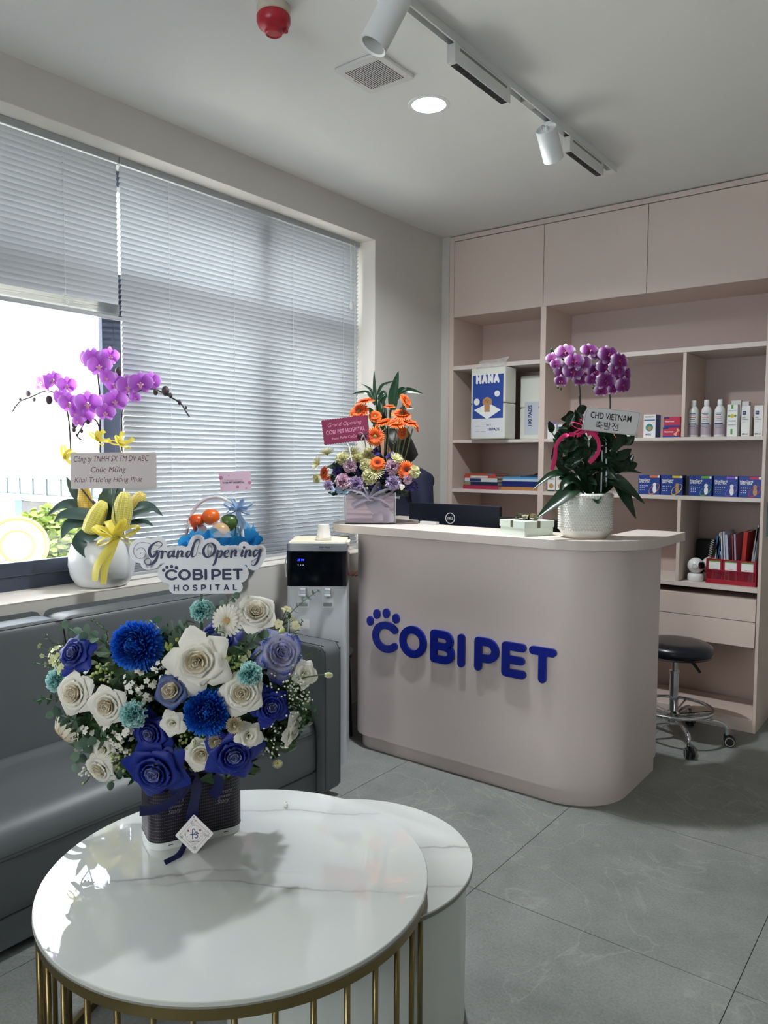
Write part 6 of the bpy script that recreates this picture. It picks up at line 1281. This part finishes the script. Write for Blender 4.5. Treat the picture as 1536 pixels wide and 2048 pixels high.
for a in ((730,803,20,'orange','orange gerbera seen from the side, highest left of the counter arrangement',.25,-.2,1),(718,823,21,'orange','orange gerbera just above the crimson card',.8,-.3,.5),(750,832,14,'orange','small orange gerbera between the left stems',.6,0,.3,.03),
          (812,802,17,'orange','orange gerbera tilted to the right at the top',.5,.7,.4),(779,813,13,'orange','orange gerbera closed and facing away below the tall leaves',.2,0,.8,.05),(803,829,21,'orange','orange gerbera behind the front cluster of four',.6,.1,.8,.02),
          (793,846,20,'orange','orange gerbera in the centre of the raised cluster',.6,0,.8,-.02),(768,845,20,'orange','orange gerbera at the left of the raised cluster',.3,-.3,.9),(818,846,21,'orange','orange gerbera at the right of the raised cluster',.3,.2,.9),(832,854,12,'orange','small drooping orange gerbera at the far right of the cluster',.3,.8,.4),
          (750,873,20,'orange','orange gerbera facing forward right of the crimson card',1,0,.1,-.03),(806,867,12,'orange','orange gerbera half hidden under the cluster by the dark hair',.7,.2,-.1,.03),
          (755,926,16,'orangedk','dark-centred orange gerbera in the middle of the counter box',1,0,.5,-.04),(813,940,20,'orangedk','dark-centred orange gerbera at the right of the counter box',1,.3,.1,-.02),(648,946,16,'orangedk','orange gerbera at the far left of the counter box',.5,-.8,.1),(655,961,10,'orangedk','small red-orange bloom under the far left gerbera',.6,-.7,-.1)): CG(*a)
o = sm2.build('gerbera_stems', mat('pale_stem', '6f8050', .5), smooth=True); tag(o, 'tall green gerbera stems rising from the counter box', 'stems', kind='stuff')
for i, (x, y, r, k, lab) in enumerate(((686,963,17,'pinkc','big pink carnation above the left corner of the counter box'),(713,968,16,'lilacc','lilac carnation right of the big pink one'),(701,932,15,'pinkc','pink carnation in the upper left of the counter box'),(785,934,16,'pinkc','pink carnation left of the dark-centred gerbera'),(786,965,17,'lilacc','lilac carnation at the lower right of the counter box'),
     (685,918,15,'yellowc','pale yellow carnation at the upper left'),(715,918,16,'yellowc','pale yellow carnation below the card stick'),(738,909,15,'yellowc','pale yellow carnation under the forward-facing gerbera'),(739,953,17,'yellowc','bright yellow carnation at the front middle of the counter box'),(732,930,14,'yellowc','greenish yellow carnation in the centre'),(828,944,13,'yellowc','yellow bloom behind the right dark-centred gerbera'),(634,957,10,'yellowc','yellow bud at the far left edge of the arrangement'),(657,970,11,'lilacc','lilac bloom hanging at the left corner'),(815,958,11,'pinkc','small pink bloom below the right dark-centred gerbera'))):
    carnation(c2(x, y, 3.70 if y > 925 else 3.76), facing((x-735)/110, .35-(y-905)/110, .9), r*3.7/FPX, k, lab, i=i)
for x, y, r, nx, ny, lab in ((654,907,16,-.2,.9,'cream spider bloom standing at the upper left of the counter box'),(636,927,16,-.8,.3,'cream spider bloom sticking out farthest left'),(706,906,18,0,.8,'cream spider bloom under the card stick'),(749,942,20,.1,.2,'cream spider bloom above the bright yellow carnation'),(792,918,15,.4,.6,'cream spider bloom near the dark hair')):
    gerbera(c2(x, y, 3.69), facing(nx, ny, .6), r*3.7/FPX, 'spider', lab, split=False, nm='spider_flower')
for i, (x, y, rr, lab) in enumerate(((674,942,11,'deep purple statice at the left of the counter box'),(714,935,11,'purple statice left of the middle gerbera'),(776,953,12,'purple statice between the two carnations'),(754,905,8,'purple statice at the foot of the tall stems'),(824,974,10,'purple statice at the lower right edge'),(748,971,12,'purple statice above the organza bow'),(782,912,8,'grey purple statice behind the cream bloom'))):
    q = random.Random(50+i); cluster('statice', c2(x, y+8, 3.78), [c2(x+rr*q.gauss(0,.5), y+rr*q.gauss(0,.5), 3.70+q.uniform(0,.03)) for k in range(22)], .0085, PM['purple'], lab, seed=i)
q = random.Random(77); cluster('hydrangea', c2(680, 988, 3.78), [c2(676+11*q.gauss(0,.7), 981+5*q.gauss(0,.7), 3.69+q.uniform(0,.02)) for k in range(16)], .011, mat('hydrangea_blue', '9ab6d2', .5), 'pale blue hydrangea florets over the left rim of the counter box', seed=3)
rose('rosebud', c2(803, 978, 3.68), facing(.2,.8,.5), 11*3.68/FPX, 'bud', 'white rosebud at the lower right of the counter box')
fm = MB(); q = random.Random(5)
for k in range(420):
    M = xf(c2(q.uniform(662,815), q.uniform(925,990), q.uniform(3.72,3.86)), align((q.gauss(0,1),q.gauss(0,1),q.gauss(0,1))), q.uniform(.012,.026))
    fm.add([M @ Vector(v) for v in ((-.5,-1,0),(.5,-1,0),(.6,0,.1),(0,1.3,0),(-.6,0,.1))], [(0,1,2,3,4)])
o = fm.build('foliage', mat('box_foliage', '26382c', .5, var=.4, vscale=25)); tag(o, 'dark filler leaves among the blooms of the counter flower box', 'foliage', kind='stuff')
tl = empty('tall_foliage', c2(765, 985, 3.84), label='tall dark green lance-leaved stems rising above the orange gerberas', cat='greenery')
def t2_(x, y, d=3.82): return c2(x, y, d)-tl.location
for P in ([(765,985),(760,900),(755,830),(751,780)], [(768,985),(772,900),(778,840),(788,790)], [(764,985),(757,880),(750,830)]): MB().tube(crom([t2_(*p) for p in P], 5), .005, 6).build('stem', M_['dkgreen'], tl, smooth=True)
for P, w_ in (([(751,800),(749,775),(748,740)],.007),([(752,805),(742,780),(722,768)],.006),([(750,810),(735,785),(703,788)],.008),([(755,790),(765,770),(791,762)],.006),([(786,820),(787,785),(797,742)],.020),([(792,795),(815,780),(848,789)],.012),([(792,800),(802,780),(814,778)],.012),([(765,830),(764,805),(774,790)],.012),([(757,800),(767,785),(775,795)],.010),([(798,822),(812,815),(828,817)],.010),([(750,840),(742,822),(733,815)],.010),([(755,850),(745,838),(738,828)],.012),([(765,860),(762,820),(757,800)],.013),([(748,860),(752,845),(752,835)],.01),([(770,850),(768,825),(770,805)],.012)):
    strap(tl, [t2_(*p, 3.80) for p in P], w_*1.25, M_['dkgreen'], up=(-CF.x, -CF.y, .2), fold=.25)
rc = empty('opening_card', label='crimson scalloped card with pale handwriting on a clear stick above the counter flowers', cat='card'); RD_ = 3.64; u3 = RD_/FPX
rc.matrix_world = Matrix.Translation(at(691, 860, RD_)) @ TV.to_4x4() @ Matrix.Rotation(math.radians(7), 4, 'Z')
ol = []; W_, H_ = 45*u3, 24*u3
for (x0,y0),(x1,y1) in (((-W_,-H_),(W_,-H_)),((W_,-H_),(W_,H_)),((W_,H_),(-W_,H_)),((-W_,H_),(-W_,-H_))):
    L = math.hypot(x1-x0, y1-y0); n_ = round(L/(5*u3)); dx, dy = (x1-x0)/L, (y1-y0)/L
    for k in range(n_*4): t = k/(n_*4); b = abs(math.sin(PI*n_*t))*1.3*u3; ol.append((x0+(x1-x0)*t+dy*b, y0+(y1-y0)*t-dx*b))
MB().prism(ol, -.001, 0).build('card', mat('crimson_card', '6f0f3a', .6), rc)
pi_ = mat('pale_ink', 'c98fa8', .5)
text('Grand Opening', 68*u3, Matrix.Translation((0, 12*u3, .0006)), pi_, rc, shear=.3, name='handwriting', bold=-.012); text('COBI PET HOSPITAL', 78*u3, Matrix.Translation((0, -1*u3, .0006)), pi_, rc, name='handwriting', height=8*u3); text('from PePe CoCo', 50*u3, Matrix.Translation((-4*u3, -14*u3, .0006)), pi_, rc, shear=.15, name='handwriting')
bow((34*u3, -12*u3, .004), Matrix.Identity(3), .022, .007, mat('grey_pink_ribbon', 'a08d92', .4), rc, loops=4)
MB().tube([(0,-.05,-.003),(.008,-.09,-.003),(.012,-.15,-.004)], .0022, 6).build('stick', edge, rc)
# ---------------------------------------------------------------- spotted orchid on the counter
P2 = Vector((1.535, 3.005, 1.0955)); D2 = (P2-CAMP).dot(CF)
o2 = empty('potted_orchid', P2, label='spotted purple orchid in a white hobnail-textured pot on the counter end', cat='plant')
def w3(x, y, dz=0): return at(x, y, D2+dz)-P2
pot = MB().lathe([(0,0),(.082,0),(.086,.006),(.094,.012),(.105,.03),(.1085,.06),(.1085,.165),(.106,.180),(.102,.182),(.100,.178),(.102,.15),(0,.15)], 64, cap=False).build('pot', mat('cream_ceramic', 'e6e5dc', .18, spec=.6), o2, smooth=True)
hb_ = MB().ball((0,0,0), (.0028,.0052,.0042), 6, 4).mesh('pot_relief', pot.data.materials[0])
hm = MB()
for j in range(15):
    for k in range(58):
        a = 2*PI*(k+.5*(j % 2))/58; z = .036+j*.0098; c, s = math.cos(a), math.sin(a)
        if c*(-CF.x)+s*(-CF.y) < -.35: continue
        hm.ball((.1083*c, .1083*s, z), (.0024,.0050,.0040), 6, 4, Matrix.Rotation(a, 4, 'Z'))
tag(hm.build('relief', pot.data.materials[0], o2, smooth=True), kind='stuff')
MB().lathe([(.0835,.0005),(.087,.005),(.0835,.010)], 48, cap=False).build('pot_foot', mat('raw_clay_pink', 'd9bfae', .7), o2); MB().lathe([(0,.158),(.101,.155)], 24).build('soil', mat('bark_soil', '2a221c', .95, bump=1, bscale=60), o2)
K2 = orch(PM['orchid2'], PM['lip2'])
F2 = [(1104,716,13),(1130,703,19),(1149,722,18),(1126,742,18),(1147,742,21),(1164,726,18),(1171,745,18),(1122,762,13),(1179,700,17),(1194,708,17),(1218,710,23),(1240,722,20),(1192,744,20),(1211,735,19),(1212,762,20),(1233,759,18),(1250,748,17),(1247,771,19),(1203,781,15),(1184,760,13),(1235,738,20),(1160,760,14),(1228,778,14),(1112,728,12)]
for i, (x, y, r) in enumerate(F2): orchid_flower(o2, w3(x, y, -.02-.022*(i % 3)), facing((x-1180)/140, (735-y)/90, 1), r*1.08*D2/FPX, K2)
for x, y, r in ((1103,700,3.5),(1119,769,3),(1122,778,2.5),(1116,775,2.5),(1186,775,2.5),(1190,782,2.5),(1188,770,3)): obud(o2, w3(x, y), r*D2/FPX, M_['green'])
for P in ([(1178,1000),(1168,900),(1162,840),(1160,790),(1157,765),(1146,742),(1125,718),(1103,701)], [(1195,1000),(1208,900),(1220,820),(1219,780),(1224,750),(1222,715)], [(1190,990),(1175,900),(1163,830),(1158,790)]): MB().tube(crom([w3(*p) for p in P], 6), .0035, 6).build('flower_spike', M_['dkstem'], o2, smooth=True)
for P, w_ in (([(1175,985,0),(1140,952,-.03),(1105,948,-.04),(1063,980,-.05)], .026), ([(1172,990,-.03),(1150,975,-.08),(1110,1005,-.11),(1073,1036,-.12)], .036), ([(1190,988,-.02),(1215,955,-.06),(1255,975,-.10),(1290,1008,-.10)], .042), ([(1192,990,-.04),(1235,965,-.09),(1255,1000,-.12),(1272,1038,-.12)], .034), ([(1195,985,.02),(1225,945,.02),(1255,940,.0),(1286,947,0)], .022), ([(1185,992,-.06),(1192,985,-.10),(1195,1000,-.125),(1196,1008,-.13)], .024), ([(1180,988,-.05),(1150,960,-.06),(1130,965,-.07),(1120,985,-.08)], .024), ([(1185,985,-.04),(1170,950,-.05),(1185,935,-.05),(1205,945,-.06)], .024)):
    strap(o2, [w3(x, y, dz) for x, y, dz in P], w_, M_['dkgreen'], up=(-CF.x*.6, -CF.y*.6, .8), fold=.3)
q = random.Random(31); br = [((1180,990),(1150,940),(1125,900),(1102,862)), ((1180,990),(1160,930),(1140,880),(1135,850)), ((1185,990),(1175,930),(1165,880),(1160,850)), ((1188,990),(1195,930),(1190,880),(1195,855)), ((1190,990),(1215,930),(1235,900),(1255,885)), ((1190,990),(1210,920),(1222,880),(1230,862)), ((1190,990),(1225,950),(1250,935),(1262,930)), ((1180,990),(1150,950),(1125,930),(1118,920)), ((1178,990),(1148,900),(1150,850),(1152,822)), ((1186,990),(1205,950),(1215,925),(1240,915)), ((1183,990),(1170,940),(1172,900),(1180,880))]
for bi, P in enumerate(br):
    C_ = crom([w3(x, y, -.03+.02*q.gauss(0,1)) for x, y in P], 6); MB().tube(C_, .002, 5).build('branch', M_['dkgreen'], o2)
    for k in range(11):
        i = int((.25+.74*k/10)*(len(C_)-1)); p = C_[min(i, len(C_)-1)]; a = q.uniform(0, 2*PI); x = (TV @ Vector((math.cos(a), math.sin(a)*.8+.25, .35*q.gauss(0,1)))).normalized(); z = (TV @ Vector((q.gauss(0,.4), q.gauss(0,.4), 1))); z = (z-x*z.dot(x)).normalized(); y = z.cross(x)
        inst(LD, 'leaf', o2, p, rot=Matrix(((x.x,y.x,z.x),(x.y,y.y,z.y),(x.z,y.z,z.z))), scale=q.uniform(.05,.078))
pkr = mat('pink_ribbon', 'd8316e', .35)
bow(w3(1170, 858, -.085), TV, .055, .017, pkr, o2, loops=6, tails=((-.5,-.6),(.3,-.5)))
for P in ([(1150,868),(1128,872),(1113,890),(1110,915),(1104,940)], [(1180,862),(1196,880),(1196,905),(1178,926)]): ribbon([w3(*p, -.10) for p in P], .016, TV @ Vector((1,.2,0)), 6).build('ribbon', pkr, o2, smooth=True)
for P in (((1212,860),(1213,985)), ((1205,890),(1202,985))): MB().tube([w3(*P[0], -.05), w3(*P[1], -.05)], .003, 6).build('clear_stake', edge, o2)
nc = empty('name_card', label='white rounded card with bold black capitals and Korean writing in the counter orchid', cat='card'); ND = D2-.11; u4 = ND/FPX
nc.matrix_world = Matrix.Translation(at(1223, 842, ND)) @ TV.to_4x4() @ Matrix.Rotation(math.radians(-6.5), 4, 'Z')
def cardo(k): return rrect(-56*u4*k, 56*u4*k, -24*u4*k, 24*u4*k, .01, 8, (.002, .02, .002, .03))
MB().prism([(x+y*.06, y) for x, y in cardo(1)], -.001, 0).build('card', M_['paper'], nc)
s_ = MB(); cc_ = [(x+y*.06, y) for x, y in cardo(.955)]; stroke_mb(s_, [cc_+[cc_[0]]], .0008, .0004, I4); s_.build('card_border', M_['black'], nc)
text('CHD VIETNAM', 82*u4, Matrix.Translation((-2*u4, 8*u4, .0006)), M_['black'], nc, bold=.012, height=13*u4); text('축발전', 46*u4, Matrix.Translation((-8*u4, -11*u4, .0006)), M_['black'], nc, height=16*u4)
# ================================================================ person behind the counter
def skin_body(nm, verts, edges, radii, m, par, sub=2, root=0):
    me = bpy.data.meshes.new(nm); me.from_pydata(verts, edges, []); me.materials.append(m); o = bpy.data.objects.new(nm, me); COL.objects.link(o); o.parent = par
    md = o.modifiers.new('skin', 'SKIN'); md.use_smooth_shade = True
    for i, r in enumerate(radii): v = me.skin_vertices[0].data[i]; v.radius = r if isinstance(r, tuple) else (r, r); v.use_root = (i == root)
    s = o.modifiers.new('sub', 'SUBSURF'); s.levels = s.render_levels = sub; return o
pr = empty('person', (.262, 3.60, 0), rz=math.radians(-24), label='person in a navy shirt with dark hair leaning forward behind the counter flowers', cat='person')
navy = mat('navy_shirt', '0c1330', .8); trs = mat('black_trousers', '14151a', .8); hair = mat('black_hair', '0b0908', .45)
# local: -y forward. torso, neck and head in one surface, arms resting on the desk
V = [(0,0,.93),(0,-.01,1.08),(0,-.03,1.22),(0,-.06,1.32),(0,-.085,1.375),(0,-.11,1.42),(0,-.125,1.475),(-.145,-.05,1.285),(-.20,-.06,1.12),(-.11,-.20,.93),(-.02,-.27,.83),(.145,-.05,1.285),(.20,-.06,1.12),(.17,-.19,.93),(.13,-.27,.83),(-.085,.0,.86),(-.09,-.01,.5),(-.09,.02,.10),(-.09,-.08,.04),(.085,.0,.86),(.09,-.01,.5),(.09,.02,.10),(.09,-.08,.04)]
E_ = [(0,1),(1,2),(2,3),(3,4),(4,5),(5,6),(3,7),(7,8),(8,9),(9,10),(3,11),(11,12),(12,13),(13,14),(0,15),(15,16),(16,17),(17,18),(0,19),(19,20),(20,21),(21,22)]
R_ = [(.11,.08),(.105,.08),(.115,.08),(.08,.065),.045,.062,.088,.048,.042,.037,.028,.048,.042,.037,.028,.085,.058,.038,.035,.085,.058,.038,.035]
skin_body('body', V, E_, R_, M_['skin'], pr)
hd = Vector((0,-.125,1.47)); Mh = Matrix.Translation(hd) @ Matrix.Rotation(math.radians(32), 4, 'X') @ Matrix.Rotation(math.radians(12), 4, 'Z')
MB().ball((0,0,0), (.078,.092,.108), 20, 14, Mh.to_3x3().to_4x4()).build('head', M_['skin'], pr, smooth=True).location = hd
fc_ = MB()
fc_.tube([Mh @ Vector((0,-.088,.01)), Mh @ Vector((0,-.106,-.022)), Mh @ Vector((0,-.094,-.03))], [.008,.012,.008], 8)
for sx_2 in (-1, 1): fc_.ball(Mh @ Vector((sx_2*.079,0,-.005)), (.008,.018,.028), 8, 6)
fc_.build('nose_and_ears', M_['skin'], pr, smooth=True)
ey = MB(); 
for sx_2 in (-1, 1): ey.ball(Mh @ Vector((sx_2*.030,-.083,.008)), (.011,.006,.005), 8, 6)
ey.build('eyes', mat('eye_dark', '1a1210', .3), pr); MB().ball(Mh @ Vector((0,-.086,-.055)), (.020,.007,.006), 10, 6).build('mouth', mat('lips', '9b5850', .5), pr)
hm = MB()
def hairfn(u, v):
    a = -PI*.5+(u-.5)*2*PI*.80+PI; ph = v*PI*.5*1.25; r = Vector((.088*math.sin(ph)*math.cos(a), .104*math.sin(ph)*math.sin(a)+.006, .120*math.cos(ph)+.006))
    if v > .8: r.z -= (v-.8)*.25
    return Mh @ (r*(1+.012*math.sin(40*u)))
hm.grid(hairfn, 48, 14)
hm.ball(Mh @ Vector((0,.03,.035)), (.084,.085,.09), 18, 12)
for k in range(26):
    a = PI*.5+(k/25-.5)*2*PI*.70; p0 = Mh @ Vector((.080*math.cos(a), .095*math.sin(a), .0)); hm.tube(crom([Mh @ Vector((.07*math.cos(a), .085*math.sin(a), .06)), p0, p0+Vector((.002*math.cos(a),0,-.05)), p0+Vector((-.01*math.cos(a),-.004,-.085-.02*math.sin(k*3)))], 4), [.012,.012,.012,.012,.012,.012,.011,.010,.008,.006,.004,.002,.001][:13], 6)
hm.build('hair', hair, pr, smooth=True)
Vs = [(0,0,.90),(0,-.01,1.08),(0,-.03,1.22),(0,-.055,1.315),(-.145,-.05,1.288),(-.200,-.06,1.12),(-.165,-.13,1.02),(.145,-.05,1.288),(.200,-.06,1.12),(.187,-.13,1.02),(0,-.075,1.35)]
skin_body('shirt', Vs, [(0,1),(1,2),(2,3),(3,4),(4,5),(5,6),(3,7),(7,8),(8,9),(3,10)], [(.155,.118),(.145,.115),(.158,.118),(.118,.10),.075,.060,.055,.075,.060,.055,(.070,.066)], navy, pr)
skin_body('trousers', [(0,0,.95),(-.085,.0,.86),(-.09,-.01,.5),(-.09,.02,.10),(.085,.0,.86),(.09,-.01,.5),(.09,.02,.10)], [(0,1),(1,2),(2,3),(0,4),(4,5),(5,6)], [(.15,.115),.105,.075,.06,.105,.075,.06], trs, pr)
text('COBI PET', .07, Matrix.Translation((.075, -.163, 1.20)) @ RX, M_['paper'], pr, name='shirt_logo', bold=.02)
def hand(s):
    b = Vector((-.02 if s < 0 else .13,-.27,.83)); vs = [b, b+Vector((s*-.01,-.04,-.028)), b+Vector((s*-.015,-.075,-.045))]; es = [(0,1),(1,2)]; rs = [.024,(.034,.016),(.034,.014)]
    for k in range(4): j = len(vs); o_ = (k-1.5)*.017; vs += [b+Vector((s*-.015+o_,-.095-.006*(1.5-abs(k-1.5)),-.048)), b+Vector((s*-.015+o_*1.1,-.125-.010*(1.5-abs(k-1.5)),-.058))]; es += [(2,j),(j,j+1)]; rs += [.0085,.007]
    j = len(vs); vs += [b+Vector((-s*.045,-.05,-.045)), b+Vector((-s*.055,-.08,-.055))]; es += [(1,j),(j,j+1)]; rs += [.011,.009]
    skin_body('hand', vs, es, rs, M_['skin'], pr)
hand(-1); hand(1)
for s in (-1, 1): MB().prism([(s*.09+x, y) for x, y in rrect(-.04,.04,-.16,.07,.03)], 0, .05).build('shoe', M_['black'], pr, bevel=.01)
